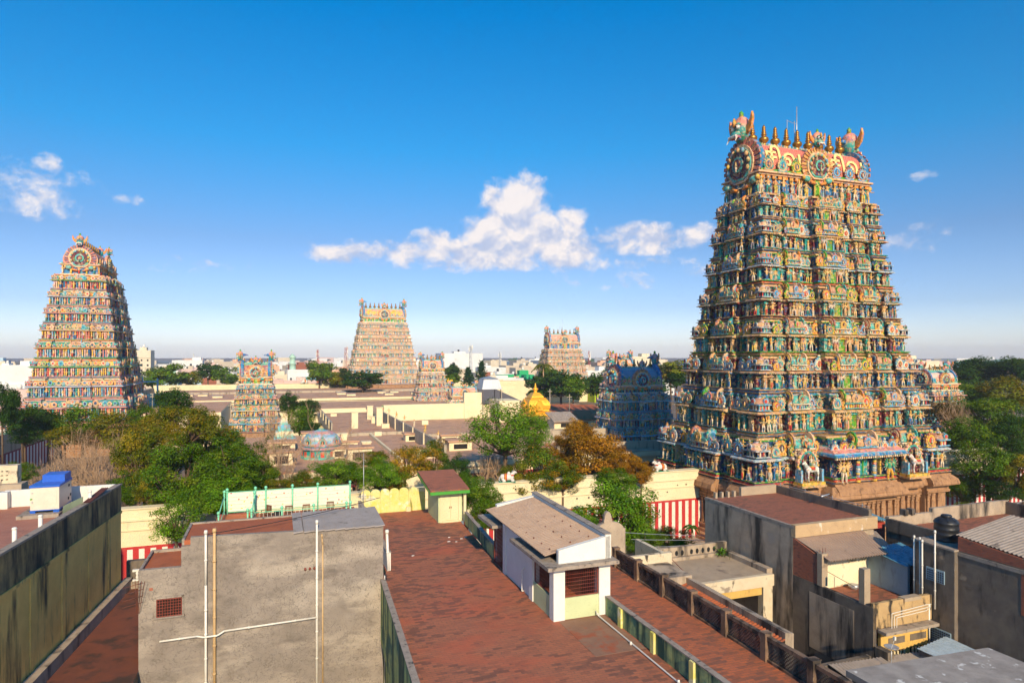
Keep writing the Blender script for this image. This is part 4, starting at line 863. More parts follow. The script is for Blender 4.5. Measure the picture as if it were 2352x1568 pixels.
def bare_tree(label, px, py, rx, ry, Z, seed=1, depth=6, ground=0.0, name='bare_tree', twig=.028, group=None, mat=None):
    Rx = rx / F * Z; x, y, zt = PXD(px, py - ry, Z); H = zt - ground; rr = random.Random(seed)
    o = bpy.data.objects.new(name, None); C.objects.link(o); o.location = (x, y, ground); tag(o, label, 'bare tree', group); ORG[o.name] = (0, 0, 0)
    m = MB()
    def grow(p, d, l, r, dep):
        n = 3; pts = [p]; q = np.array(p)
        for i in range(n):
            d = d + np.array([rr.gauss(0, .12), rr.gauss(0, .12), rr.gauss(.02, .08)]); d /= np.linalg.norm(d); q = q + d * l / n; pts.append(tuple(q))
        m.path(pts, [r, r * .9, r * .82, r * .74], 6 if dep > 3 else 4 if dep > 1 else 3)
        if dep == 0: return
        for i in range(3 if (dep == 5 or rr.random() < .55) else 2):
            nd = d + np.array([rr.gauss(0, .62), rr.gauss(0, .62), rr.gauss(.02, .30)]); nd /= np.linalg.norm(nd)
            grow(tuple(q), nd, l * rr.uniform(.66, .86), max(twig * .6, r * rr.uniform(.50, .66)), dep - 1)
    for i in range(3):
        a = rr.uniform(0, 6.28); grow((0, 0, -.2), np.array([cos(a) * .5, sin(a) * .5, .85]), H * .30, H * .030, depth)
    V, Cc = m.arrays(); s = Rx / max(1e-3, np.percentile(np.abs(V[:, 0]), 96)); sz = H / V[:, 2].max()
    m.v = [V * np.array([s, s, sz])]; m.c = [Cc]
    part('branches', m, mat or M_BARK_PALE, o, off=(0, 0, 0)); return o
T_ = tree
# near trees, street side and just inside the temple wall
T_('big shady tree behind the left paved roof, beside the bare trees', 335, 1050, 78, 85, 78, 'olive', var=1)
T_('bushy green tree with yellowing leaves rising behind the barred window house', 425, 975, 78, 62, 90, 'olive', var=2)
T_('dense green tree between the grey plaster house and the left flat roof', 420, 1090, 92, 88, 68, 'green', var=3)
T_('broad bright green tree just behind the mint green railing', 525, 1080, 85, 75, 66, 'green', var=0)
T_('leaning leafy tree hanging over the cream boundary wall beside the left building', 405, 1185, 70, 62, 60, 'bright', var=1, sparse=1)
T_('green tree filling the gap left of the mint green railing', 500, 1140, 90, 50, 63, 'bright', var=2)
T_('yellow flecked tree beside the small turquoise gate tower', 470, 1010, 62, 70, 98, 'mixed', var=3)
T_('small round green tree right behind the mint green railing, left of two', 765, 1088, 58, 42, 76, 'bright', var=0)
T_('small round green tree behind the scalloped yellow wall', 872, 1090, 56, 40, 70, 'bright', var=3)
T_('shrubby tree with golden yellow leaves behind the scalloped yellow wall', 935, 1060, 52, 48, 80, 'yellow', var=1, sparse=1)
T_('green and gold tree behind the red sloping shed roof', 990, 1060, 48, 52, 84, 'mixed', var=2)
T_('small dark tree beside the red sloping shed roof', 1050, 1080, 34, 42, 82, 'dark', var=3)
T_('leafy tree between the shed and the white rooftop room', 1112, 1145, 62, 52, 62, 'green', var=2)
T_('spreading umbrella shaped tree with a dark forked trunk, in front of the golden dome', 1160, 988, 94, 72, 90, 'bright', var=2, sparse=1)
T_('green lobe of foliage right of the spreading umbrella shaped tree', 1228, 990, 46, 56, 88, 'bright', var=3, sparse=1)
T_('olive tree between the umbrella shaped tree and the orange tree', 1235, 1075, 72, 68, 84, 'mixed', var=1)
T_('large tree with orange brown leaves in front of the dark blue gate tower', 1350, 1048, 92, 74, 86, 'orange', var=0)
T_('smaller orange leaved tree at the right foot of the large orange tree', 1430, 1070, 56, 52, 84, 'orange', var=2)
T_('rusty orange treetop standing above the other orange trees', 1330, 1000, 48, 40, 92, 'orange', var=3)
T_('bright green tree growing before the cream wall beside the red and white stripes', 1415, 1180, 108, 82, 62, 'bright', var=1)
T_('green treetop touching the top of the cream wall', 1420, 1105, 62, 34, 66, 'green', var=2)
T_('low bushy tree at the foot of the striped wall', 1540, 1238, 60, 30, 62, 'green', var=0)
T_('dark low bush under the wires behind the stained parapets', 1475, 1250, 60, 26, 58, 'green', var=3)
UN = [(300, 1120, 60, 40, 76, 'green', 'low green tree at the foot of the big shady tree, left'), (365, 1130, 60, 45, 72, 'olive', 'low olive tree under the big shady tree'), (470, 1130, 60, 50, 72, 'green', 'low green tree left of the mint railing, behind the dense one'), (590, 1095, 58, 44, 74, 'green', 'green tree behind the left half of the mint railing'),
      (560, 1050, 60, 44, 84, 'green', 'rounded green tree before the foot of the small turquoise tower'), (520, 1015, 52, 40, 100, 'mixed', 'tree with some yellow leaves left of the small turquoise tower foot'), (640, 1120, 44, 30, 70, 'olive', 'low olive tree behind the mint railing at the tall bare tree'), (700, 1110, 46, 32, 74, 'mixed', 'low yellow green tree between the tall bare trees'),
      (820, 1085, 44, 34, 78, 'green', 'green tree between the two small round green trees'), (905, 1105, 46, 30, 72, 'mixed', 'low gold flecked tree behind the scalloped wall'), (1075, 1120, 40, 40, 66, 'green', 'green tree just right of the shed roof'), (1185, 1100, 56, 44, 80, 'olive', 'olive tree under the umbrella shaped tree, behind the cream wall'),
      (1290, 1095, 60, 40, 80, 'mixed', 'yellow green tree behind the cream wall, left of the orange trees'), (1120, 1180, 44, 40, 58, 'green', 'green tree beside the barred door of the white rooftop room'), (1330, 1210, 50, 44, 60, 'bright', 'bright green tree behind the roof of the white rooftop room'), (1470, 1215, 40, 40, 61, 'bright', 'bright green tree right before the first red stripes'),
      (350, 990, 50, 40, 100, 'olive', 'olive treetop in front of the temple hall with columns'), (640, 1010, 30, 40, 120, 'dark', 'dark tree right beside the small turquoise tower foot'), (720, 990, 26, 26, 140, 'dark', 'dark tree behind the ribbed dome')]
for i, (a, b, c_, d_, z, k, lab) in enumerate(UN): T_(lab, a, b, c_, d_, z, k, var=i)
# left side
T_('dark tree at the far left edge in front of the pastel tower', 8, 925, 40, 62, 105, 'dark', var=1)
T_('dark low tree left of the pastel tower foot', 55, 965, 55, 36, 118, 'dark', var=2)
T_('dark bushy tree at the left foot of the pastel tower', 110, 975, 44, 34, 120, 'dark', var=0)
T_('thin leaved tree in front of the pastel tower base', 190, 965, 58, 42, 112, 'green', var=3, sparse=1)
T_('green tree in front of the right corner of the pastel tower', 265, 975, 52, 36, 104, 'olive', var=1, sparse=1)
T_('dark dense tree between the pastel tower and the cream hall', 390, 930, 48, 42, 128, 'dark', var=2)
T_('dark green tree beside the stone steps near the pastel tower', 330, 958, 38, 34, 120, 'green', var=0)
T_('green bush behind the genset rooftop at the far left', 45, 1085, 46, 26, 70, 'green', var=0)
T_('ivy covered tree right of the small turquoise gate tower', 690, 965, 36, 42, 142, 'green', var=1)
T_('dark tree close behind the small turquoise gate tower', 662, 925, 26, 28, 160, 'dark', var=3)
T_('leafy tree behind the domed shrine', 705, 935, 30, 20, 175, 'dark', var=2)
for i, (a, b, c_, d_, z, k, lab) in enumerate([(150, 1000, 46, 26, 108, 'olive', 'thin leaved tree hiding the left part of the pastel tower foot'), (215, 1005, 48, 28, 106, 'brown', 'brown leaved tree hiding the middle of the pastel tower foot'), (275, 1010, 44, 30, 104, 'olive', 'olive tree hiding the right part of the pastel tower foot'), (60, 1000, 40, 24, 112, 'dark', 'dark bush along the grey cream wall at the left'), (320, 1020, 40, 30, 100, 'green', 'green tree between the pastel tower foot and the big shady tree')]): T_(lab, a, b, c_, d_, z, k, var=i + 1, sparse=1)
# far trees behind the north wall
FT = [(395, 858, 42, 28, 290, 'green', 'round green tree behind the far wall, right of the pastel tower'), (350, 868, 36, 26, 285, 'green', 'green tree with orange blossom neighbours behind the far wall at its left end'), (435, 868, 30, 20, 300, 'olive', 'dull olive tree behind the far wall'), (478, 852, 34, 22, 305, 'dark', 'dark tree behind the far wall, nearest the small turquoise tower'),
      (522, 862, 36, 24, 292, 'green', 'bright green round tree behind the far wall beside the turquoise tower'), (735, 853, 42, 30, 300, 'green', 'large bright green tree behind the far wall in the centre'), (775, 870, 30, 22, 300, 'olive', 'olive tree between the two big trees by the far cream tower'), (832, 872, 52, 24, 262, 'dark', 'broad dark tree in front of the far cream tower foot'),
      (800, 862, 30, 22, 300, 'dark', 'dark tree left of the far cream tower foot'), (1288, 878, 52, 40, 232, 'dark', 'broad dark green tree hiding the foot of the peach tower'), (1240, 888, 40, 28, 236, 'dark', 'dark tree under the palm'), (1262, 862, 30, 22, 245, 'green', 'green tree behind the golden dome'), (1318, 890, 36, 30, 225, 'green', 'green tree at the right foot of the peach tower'),
      (1370, 880, 30, 34, 240, 'dark', 'dark tree between the peach tower and the dark blue tower'), (1395, 862, 22, 24, 250, 'olive', 'olive tree beside the dark blue tower'), (1540, 850, 42, 26, 240, 'olive', 'olive tree between the dark blue tower and the huge tower'), (1555, 870, 34, 20, 220, 'dark', 'dark tree behind the striped wall beside the huge tower'),
      (1040, 852, 20, 20, 300, 'dark', 'dark bushy tree left of the two conifers'), (1038, 870, 24, 14, 280, 'green', 'low green bush left of the two conifers')]
for i, (a, b, c, d, z, k, lab) in enumerate(FT): T_(lab, a, b, c, d, z, k, 'far', i, group='trees beyond the temple wall')
for i, (a, b, c_, d_, z, k, lab) in enumerate([(625, 1045, 30, 26, 100, 'mixed', 'low yellow green tree between the bare tree and the dense left trees'), (600, 1085, 44, 30, 80, 'olive', 'olive tree behind the left posts of the mint railing'), (1290, 1030, 40, 34, 90, 'orange', 'rusty tree joining the olive and the orange trees'), (1468, 1085, 36, 30, 82, 'orange', 'small rusty tree at the foot of the dark blue tower'), (860, 1050, 34, 22, 96, 'olive', 'low olive tree on the near edge of the mauve roofs'), (1010, 1100, 40, 26, 76, 'dark', 'dark low tree behind the red sloping shed roof')]): T_(lab, a, b, c_, d_, z, k, var=i + 2)
# right side wood of single big trees
RT = [(2185, 872, 60, 38, 210, 'dark', 'dark tree on the skyline right of the turquoise barrel roof'), (2250, 846, 58, 32, 215, 'dark', 'tallest dark tree on the skyline at the right'), (2325, 852, 60, 36, 205, 'dark', 'dark tree on the skyline at the right edge'), (2215, 905, 62, 34, 170, 'green', 'green tree below the skyline trees at the right'),
      (2310, 905, 66, 42, 160, 'olive', 'olive tree with pale tips at the right edge'), (2260, 950, 92, 50, 130, 'green', 'wide bright green tree right of the huge tower'), (2225, 1010, 76, 56, 112, 'green', 'rounded green tree beside the huge tower, at statue height'), (2330, 1000, 60, 70, 108, 'dark', 'dark tree at the right edge, middle height'),
      (2270, 1060, 82, 60, 98, 'green', 'large green tree in front of the striped wall at the right'), (2345, 1090, 50, 60, 95, 'olive', 'green brown tree at the right edge in front of the striped wall'), (2215, 1120, 46, 44, 100, 'green', 'green tree touching the granite corner of the huge tower'), (2190, 1070, 34, 40, 110, 'dark', 'dark tree right behind the granite corner of the huge tower'), (2300, 1125, 60, 30, 96, 'dark', 'low dark tree above the dark parapets at the right')]
for i, (a, b, c, d, z, k, lab) in enumerate(RT): T_(lab, a, b, c, d, z, k, 'near' if z < 135 else 'mid', i, group='trees right of the huge tower')
bare_tree('leafless brown tree between the huge tower and the green trees at the right', 2170, 985, 46, 90, 120, 4)
T_('thin brown leaved tree between the huge tower and the green trees at the right', 2168, 950, 42, 36, 122, 'brown', var=1, sparse=1)
bare_tree('wide leafless tree in front of the pastel tower, left one', 165, 1060, 82, 85, 84, 2, 6)
bare_tree('leafless tree in front of the pastel tower, right of its neighbour', 235, 1060, 62, 82, 82, 9, 6)
bare_tree('low leafless tree between the two wide leafless ones at the left', 200, 1085, 60, 58, 78, 21, 6)
bare_tree('leafless tree at the left edge of the dense green trees', 275, 1060, 40, 70, 86, 22, 6)
bare_tree('grey leafless shrub tree behind the genset', 110, 1080, 50, 55, 76, 12, 6)
bare_tree('tall leafless tree with pale branches left of the domed shrine', 672, 1030, 92, 110, 86, 5, 7)
bare_tree('leafless tree with a thick pale trunk right in front of the domed shrine', 775, 1040, 80, 80, 88, 6, 7)
bare_tree('leafless tree below the spreading umbrella shaped tree', 1110, 1040, 62, 62, 92, 7, 6)
bare_tree('thin leafless tree on the temple roof side, left of the umbrella shaped tree', 1060, 1010, 40, 44, 112, 8, 6)
# conifers and palms
def conifer(label, px, ytop, ybot, rx, Z, seed):
    x, y, zt = PXD(px, ytop, Z); zb = PXD(px, ybot, Z)[2]; o = bpy.data.objects.new('conifer_tree', None); C.objects.link(o); o.location = (x, y, 0); tag(o, label, 'tree', 'conifers beyond the far wall'); ORG[o.name] = (0, 0, 0)
    g = np.random.default_rng(seed); n = 900; t = g.random(n) ** .8; r = rx / F * Z * (1 - t) ** .8 * (.55 + .45 * np.sin(t * 40) ** 2) * g.uniform(.3, 1, n); a = g.uniform(0, 6.28, n); P0 = np.stack([r * np.cos(a), r * np.sin(a), zb + (zt - zb) * t], 1)
    m = MB(); s = .5
    for p in P0:
        d = g.normal(size=3) * .5; d[2] -= .2; m.add([p, p + d, p + d * 1.4 + (0, 0, .35), p + (0, 0, .3)], [(0, 1, 2, 3)], np.array((.018, .05, .012)) * g.uniform(.6, 1.6))
    part('crown', m, M_LEAF, o, off=(0, 0, 0)); tm = MB(); tm.tube((0, 0, 0), (0, 0, zt - .5), .35, .05, 6); part('trunk', tm, M_BARK, o, off=(0, 0, 0))
conifer('pointed conifer right of the metal roofed canopy, shorter one', 1076, 845, 885, 22, 300, 1); conifer('pointed conifer right of the metal roofed canopy, taller one', 1106, 830, 885, 24, 300, 2); conifer('dark ragged conifer left of the two pointed ones', 1040, 838, 875, 20, 310, 3)
def palm(label, px, py, r, Z, seed, col=(.06, .11, .02)):
    x, y, z = PXD(px, py, Z); o = bpy.data.objects.new('palm_tree', None); C.objects.link(o); o.location = (x, y, 0); tag(o, label, 'palm tree'); ORG[o.name] = (0, 0, 0); rr = random.Random(seed); m = MB(); rad = r / F * Z
    for k in range(20):
        a = 2 * pi * k / 20 + rr.uniform(-.2, .2); up = rr.uniform(.1, 1.1); prev = np.array((0, 0, z)); ln = rad * rr.uniform(.8, 1.15)
        for j in range(1, 7):
            t = j / 6; q = np.array((cos(a) * ln * t * (1 - .1 * up), sin(a) * ln * t * (1 - .1 * up), z + ln * (up * .75 * t - (.55 + up * .5) * t * t))); side = np.array((-sin(a), cos(a), 0)) * ln * .16 * (1 - t * .7)
            c_ = np.array(col) * rr.uniform(.7, 1.4)
            m.add([prev, prev + side + (0, 0, -ln * .08), q + side + (0, 0, -ln * .10), q], [(0, 1, 2, 3)], c_); m.add([prev, prev - side + (0, 0, -ln * .08), q - side + (0, 0, -ln * .10), q], [(3, 2, 1, 0)], c_); prev = q
    part('fronds', m, M_LEAF, o, off=(0, 0, 0)); tm = MB(); tm.path([(rad * .3, 0, 0), (rad * .12, 0, z * .5), (0, 0, z)], [rad * .09, rad * .06, rad * .05], 7); part('trunk', tm, M_BARK_PALE, o, off=(0, 0, 0))
palm('tall coconut palm left of the peach tower', 1247, 838, 26, 235, 1, (.10, .11, .02)); palm('small palm at the foot of the red and white striped wall', 1588, 1208, 22, 72, 2)
# ================================================================== rooftops in front
M_GREY = plaster('grey cement render', (.285, .24, .20), (.21, .175, .145), (.145, .12, .10), .54, .74, .55, (.39, .33, .265), .48, .64, .6, p_str=(.45, 1, 1.2), grain=.55, cracks=2.6, bs=.6, stretch=2.2)
M_YELW = plaster('stained yellow wash', (.90, .55, .16), (.76, .44, .12), (.09, .07, .045), .51, .64, .85, (.16, .13, .115), .66, .68, .45, grain=.9, stretch=.16)
M_YELTOP = plaster('blackened wall top', (.44, .30, .12), (.20, .15, .08), (.035, .035, .03), .40, .60, 1.1, grain=.9, stretch=.25)
M_GREENW = plaster('mossy green wash', (.50, .52, .18), (.30, .42, .20), (.03, .075, .06), .47, .61, 1.5, (.06, .15, .12), .50, .60, .5, grain=1.2, stretch=.10)
M_LIMEW = plaster('lime yellow wash', (.62, .56, .10), (.70, .62, .30), (.20, .20, .05), .60, .70, 1.6, (.74, .68, .48), .52, .60, .9, grain=1.0, stretch=.2)
M_CREAMW = plaster('cream wash', (.72, .62, .38), (.68, .56, .33), (.40, .32, .20), .64, .8, 1.5, grain=.8, stretch=.2)
M_WHITEW = plaster('white wash', (.74, .72, .66), (.68, .66, .60), (.30, .28, .25), .66, .8, 1.5, grain=1.0, stretch=.2)
M_CELERY = plaster('pale green wash', (.55, .60, .34), (.50, .54, .30), (.30, .30, .15), .66, .8, 2, grain=1.2, stretch=.2)
M_DARKW = plaster('weathered dark render', (.46, .36, .26), (.34, .265, .195), (.05, .044, .038), .50, .63, .62, (.36, .30, .24), .60, .66, .5, grain=1.0, stretch=.18)
M_SOOT = plaster('sooty damp render', (.20, .16, .12), (.135, .11, .09), (.035, .032, .03), .50, .64, .8, (.34, .26, .18), .64, .70, .6, grain=1.2, stretch=.25)
M_COPING = plaster('worn coping', (.36, .30, .24), (.26, .21, .17), (.08, .07, .06), .58, .66, 3, grain=3, stretch=1)
M_SLAB = plaster('grey concrete slab', (.38, .33, .30), (.32, .28, .25), (.14, .12, .10), .60, .70, 1.2, grain=1.5, stretch=1)
M_TANROOF = plaster('tan screed roof', (.42, .32, .22), (.34, .26, .18), (.14, .10, .08), .60, .72, .7, grain=1.0, stretch=1)
M_PALESTAIN = plaster('pale stained slab', (.36, .32, .28), (.24, .21, .185), (.62, .60, .56), .62, .66, 1.6, grain=1.3, stretch=1)
M_CREAMDIRTY = plaster('peeling cream wash', (.66, .56, .40), (.60, .48, .32), (.06, .05, .04), .58, .64, 1.3, (.30, .24, .18), .60, .66, .9, grain=1.5, stretch=.4)
M_TILE = tiles('terracotta terrace tiles', (.42, .145, .075), (.32, .115, .065), (.115, .066, .050), 1.0, red=(.50, .115, .055), lo=.46, hi=.56)
M_TILE2 = tiles('worn walkway tiles', (.48, .14, .060), (.32, .105, .055), (.15, .085, .060), 1.0, lo=.42, hi=.56)
M_TILE3 = tiles('pink brick paving', (.42, .17, .11), (.36, .14, .09), (.26, .12, .09), 1.0, lo=.6, hi=.8, mortar=(.45, .28, .22), w=.5, h=.16)
M_TILE4 = tiles('faded red roof tiles', (.34, .12, .07), (.28, .10, .06), (.12, .07, .05), 1.0, lo=.46, hi=.62)
M_REDROOF = plaster('red oxide screed', (.42, .13, .055), (.34, .10, .045), (.22, .08, .045), .58, .72, .8, grain=1.5, bs=.2, stretch=1)
M_ALLEY = plaster('dark red alley floor', (.20, .065, .035), (.15, .055, .035), (.07, .04, .03), .52, .64, .6, grain=1.0, bs=.2, stretch=1)
M_BRICK = tiles('exposed brick', (.42, .11, .055), (.30, .085, .05), (.16, .06, .045), 1.0, lo=.55, hi=.7, mortar=(.20, .14, .10), w=.23, h=.08)
def brick_vertical(m):
    nt = m.node_tree
    for n in nt.nodes:
        if n.type == 'TEX_BRICK':
            cmb = nt.nodes.new('ShaderNodeCombineXYZ'); sp_ = nt.nodes.new('ShaderNodeSeparateXYZ'); src = [l for l in nt.links if l.to_node == n and l.to_socket.name == 'Vector'][0].from_socket
            nt.links.new(src, sp_.inputs[0]); nt.links.new(nmath(nt.nodes, nt.links, 'ADD', sp_.outputs[0], sp_.outputs[1]), cmb.inputs[0]); nt.links.new(sp_.outputs[2], cmb.inputs[1]); nt.links.new(cmb.outputs[0], n.inputs['Vector'])
    return m
brick_vertical(M_BRICK)
M_RUST = plain('rusty iron', (.16, .045, .022), .7, .3); M_REDIRON = plain('red painted iron', (.22, .045, .025), .6, .2); M_DARK = plain('dark interior', (.012, .011, .010), .9)
M_ASB = plaster('asbestos sheet', (.40, .28, .20), (.33, .23, .17), (.16, .11, .08), .60, .74, 1.2, grain=1.4, stretch=1); M_ASB2 = plaster('old grey sheet', (.36, .30, .25), (.28, .23, .19), (.10, .08, .07), .58, .72, 1.0, grain=1.4, stretch=1)
M_PVC = plain('white plastic pipe', (.72, .68, .60), .45, .06); M_BAMBOO = plain('yellowed pipe', (.52, .34, .16), .6, .2, scale=1); M_MINT = plain('mint green paint', (.20, .62, .38), .45, .06)
M_GREENP = plain('bright green paint', (.06, .30, .03), .5, .1); M_BLUEP = plain('blue enamel', (.01, .10, .50), .4, .06); M_GENCREAM = plain('cream enamel', (.70, .58, .46), .45, .05); M_WOOD = plain('brown varnished wood', (.16, .07, .03), .5, .3)
M_BLACKPL = plain('black water tank plastic', (.018, .019, .022), .42, .1); M_BLUEW = plaster('pale blue wash', (.30, .42, .48), (.26, .36, .42), (.16, .17, .18), .6, .75, 1.2, grain=1.2, stretch=.3); M_YELP = plaster('ochre yellow wash', (.66, .42, .12), (.58, .36, .10), (.25, .14, .05), .62, .74, 1.5, grain=1.2, stretch=.3)
M_BLUETARP = plain('blue sheet', (.10, .27, .36), .6, .4); M_RAIL = plaster('dark brown stained concrete', (.24, .15, .095), (.15, .10, .07), (.05, .04, .032), .48, .62, 2.2, (.40, .29, .18), .62, .68, .9, grain=2, stretch=.4); M_REDW = plaster('red wash', (.40, .06, .04), (.34, .05, .035), grain=1); M_CABLE = plain('black cable', (.02, .02, .02), .6); M_TERRA = plaster('terracotta pan tiles', (.42, .12, .05), (.32, .09, .04), (.10, .05, .04), .56, .66, 2.2, grain=3, stretch=1)

def B(*boxes):
    m = MB()
    for b in boxes: m.box(*b)
    return m
def poly(pts, z0, z1): m = MB(); m.prism(pts, z0, z1); return m
def barrow(parent, nm, u0, u1, v0, v1, z0, z1, mat, nu=8, nz=6, r=.014, frame=.04, fm=None, label=None):
    """grille in a wall plane: set u0==u1 or v0==v1"""
    m = MB()
    for i in range(nu + 1):
        t = i / nu; m.tube((u0 + (u1 - u0) * t, v0 + (v1 - v0) * t, z0), (u0 + (u1 - u0) * t, v0 + (v1 - v0) * t, z1), r, r, 4)
    for j in range(nz + 1):
        z = z0 + (z1 - z0) * j / nz; m.tube((u0, v0, z), (u1, v1, z), r, r, 4)
    for a, b in (((u0, v0, z0), (u1, v1, z0)), ((u0, v0, z1), (u1, v1, z1)), ((u0, v0, z0), (u0, v0, z1)), ((u1, v1, z0), (u1, v1, z1))): m.tube(a, b, frame, frame, 4)
    return part(nm, m, mat, parent, label)

# ---- red tiled terrace building in the centre
tb = thing('terrace_building', 'building with a wide red brick tiled roof terrace in the centre foreground', 'building', 5.1, 5, 0)
FP = [(3.9, 3), (15.2, 3), (15.2, 28.6), (15.4, 38.2), (12.7, 38.2), (13.45, 53.2), (6.2, 53.2), (6.0, 38.4), (5.35, 38.4), (5.35, 34.9)]
part('wall', poly(FP, 0, 11.38), M_GREENW, tb); part('terrace_floor', poly(FP, 11.384, 11.4), M_TILE, tb)
def par(nm, a, b, z0, z1, th, mat, parent, cop=M_COPING, ch=.05, label=None):
    (u0, v0), (u1, v1) = a, b; d = sqrt((u1 - u0) ** 2 + (v1 - v0) ** 2); nx, ny = -(v1 - v0) / d * th / 2, (u1 - u0) / d * th / 2
    m = MB(); m.prism([(u0 + nx, v0 + ny), (u0 - nx, v0 - ny), (u1 - nx, v1 - ny), (u1 + nx, v1 + ny)], z0, z1 - ch); p = part(nm, m, mat, parent, label)
    if cop:
        k = 1.25; m = MB(); m.prism([(u0 + nx * k, v0 + ny * k), (u0 - nx * k, v0 - ny * k), (u1 - nx * k, v1 - ny * k), (u1 + nx * k, v1 + ny * k)], z1 - ch, z1); part('coping', m, cop, p)
    return p
par('parapet', (3.75, 3), (5.25, 34.7), 9.0, 12.3, .22, M_GREENW, tb); par('parapet', (15.2, 3), (15.2, 28.45), 11.4, 12.32, .2, M_GREENW, tb)
for v in (26.9, 24.1, 21.3, 18.4, 15.4): part('parapet_post', B((14.98, 15.09, v - .14, v + .14, 11.4, 12.28)), M_LIMEW, tb)
par('parapet', (12.75, 38.3), (13.4, 47.5), 11.4, 12.32, .2, M_GREENW, tb); par('parapet', (6.2, 38.6), (6.2, 53.1), 11.4, 12.5, .22, M_WHITEW, tb)
sc_ = MB()
for i in range(6):
    u0 = 6.32 + i * .76; pts = [(u0, 11.4), (u0 + .74, 11.4), (u0 + .74, 13.05)] + [(u0 + .37 + .37 * cos(t), 13.05 + .27 * sin(t)) for t in [pi * k / 8 for k in range(1, 8)]] + [(u0, 13.05)]
    sc_.extr(pts, 53.02, 53.2); sc_.add([(u0 + .76, 53.08, 11.4), (u0 + .74, 53.08, 11.4), (u0 + .74, 53.08, 12.9), (u0 + .76, 53.08, 12.9)], [(0, 1, 2, 3)])
sc_.box(10.88, 11.5, 53.04, 53.2, 11.4, 13.2)
part('scalloped_parapet', sc_, M_LIMEW, tb); part('vent_block', B((9.9, 10.25, 52.8, 53.0, 11.4, 11.75)), M_CREAMW, tb)
part('screed_patch', B((12.6, 15.0, 24.6, 28.4, 11.402, 11.412)), plaster('bare screed', (.30, .17, .11), (.24, .13, .085), (.34, .10, .05), .56, .66, .9, grain=1.0, stretch=1), tb)
# stair shed
sh = thing('stair_shed', 'small cream shed with red sloping roof and green edge at the red terrace end', 'shed', 11.5, 48.2, 11.4)
part('wall', poly([(11.5, 48.4), (13.35, 48.4), (13.35, 52), (11.5, 52)], 11.4, [13.9, 13.9, 14.4, 14.4]), M_CELERY, sh)
part('door_frame', B((11.62, 11.8, 48.33, 48.42, 11.4, 13.75), (13.06, 13.24, 48.33, 48.42, 11.4, 13.75), (11.8, 13.06, 48.33, 48.42, 13.55, 13.75), (11.8, 13.06, 48.25, 48.42, 11.4, 11.55)), M_CREAMW, sh)
for i in (0, 1):
    u0 = 11.81 + i * .63; m = B((u0, u0 + .61, 48.36, 48.395, 11.56, 13.54))
    for z in (11.7, 12.3, 12.9): m.box(u0 + .1, u0 + .51, 48.345, 48.36, z, z + .48)
    d = part('door_leaf', m, M_CREAMW, sh); part('latch', B((u0 + (.53 if i == 0 else .02), u0 + (.58 if i == 0 else .07), 48.32, 48.345, 12.45, 12.6)), M_RUST, d)
m = MB(); m.slab((10.75, 47.75, 13.98), (13.75, 47.75, 13.98), (13.75, 52.5, 14.68), (10.75, 52.5, 14.68), .10); rf = part('roof', m, M_TILE4, sh)
m = MB(); m.slab((10.73, 47.7, 13.87), (13.77, 47.7, 13.87), (13.77, 52.5, 14.57), (10.73, 52.5, 14.57), .22); part('roof_edge', m, M_GREENP, rf)
part('side_pier', B((13.42, 13.62, 48.15, 48.5, 11.4, 13.75)), M_CREAMW, sh)
m = MB(); m.tube((6.5, 52.9, 11.4), (6.5, 52.9, 16.3), .03, .02, 6); part('mast', m, M_STEEL, thing('antenna', 'thin television antenna mast at the left end of the scalloped yellow wall', 'antenna', 6.5, 52.9, 11.4))
m = MB(); m.tube((6.4, 52.6, 12.4), (6.4, 52.6, 13.2), .02, .02, 5)
for k in range(6): m.tube((5.9 + k * .22, 52.6, 12.95 + .02 * k), (5.9 + k * .22, 52.2, 12.95), .012, .012, 4)
m.tube((5.8, 52.4, 12.98), (7.2, 52.4, 12.98), .015, .015, 4); single('yagi_antenna', m, M_STEEL, 'low ladder shaped television antenna in front of the scalloped wall', 'antenna', 6.4, 52.5, 12.4)

# ---- white rooftop room
rm = thing('rooftop_room', 'white rooftop room with barred openings and a brown corrugated sloping roof', 'rooftop room', 12.4, 28.5, 11.4)
part('corner_column', B((12.36, 12.95, 28.5, 29.0, 11.4, 13.95)), M_WHITEW, rm); part('corner_column', B((14.78, 15.38, 28.5, 29.0, 11.4, 13.95)), M_WHITEW, rm); part('column', B((12.36, 12.75, 31.25, 31.75, 11.4, 13.95)), M_WHITEW, rm)
part('sill_wall', B((12.95, 14.78, 28.56, 28.72, 11.4, 12.42)), M_CELERY, rm); part('sill_wall', B((12.42, 12.58, 29.0, 31.25, 11.4, 12.42)), M_CELERY, rm)
part('side_wall', B((12.46, 12.66, 31.75, 35.6, 11.4, 14.2), (12.40, 12.8, 35.6, 36.05, 11.4, 14.3)), M_WHITEW, rm); part('side_wall', B((15.18, 15.38, 29, 38.2, 11.4, 14.6)), M_WHITEW, rm); part('back_wall', B((12.7, 15.18, 38.0, 38.2, 11.4, 14.7)), M_WHITEW, rm)
part('interior', B((14.9, 15.1, 29.2, 37.9, 11.42, 13.9), (12.8, 14.9, 33.0, 33.1, 11.42, 13.9), (12.75, 15.1, 28.8, 38.0, 13.92, 13.97)), M_SOOT, rm)
barrow(rm, 'window_grille', 12.98, 14.75, 28.62, 28.62, 12.46, 13.86, M_REDIRON, 16, 8, .009, .03); barrow(rm, 'window_grille', 12.5, 12.5, 29.02, 31.22, 12.46, 13.86, M_REDIRON, 18, 8, .009, .03)
g = barrow(rm, 'grille_door', 12.52, 12.52, 36.1, 37.9, 11.45, 13.85, M_REDIRON, 10, 10, .02, .04)
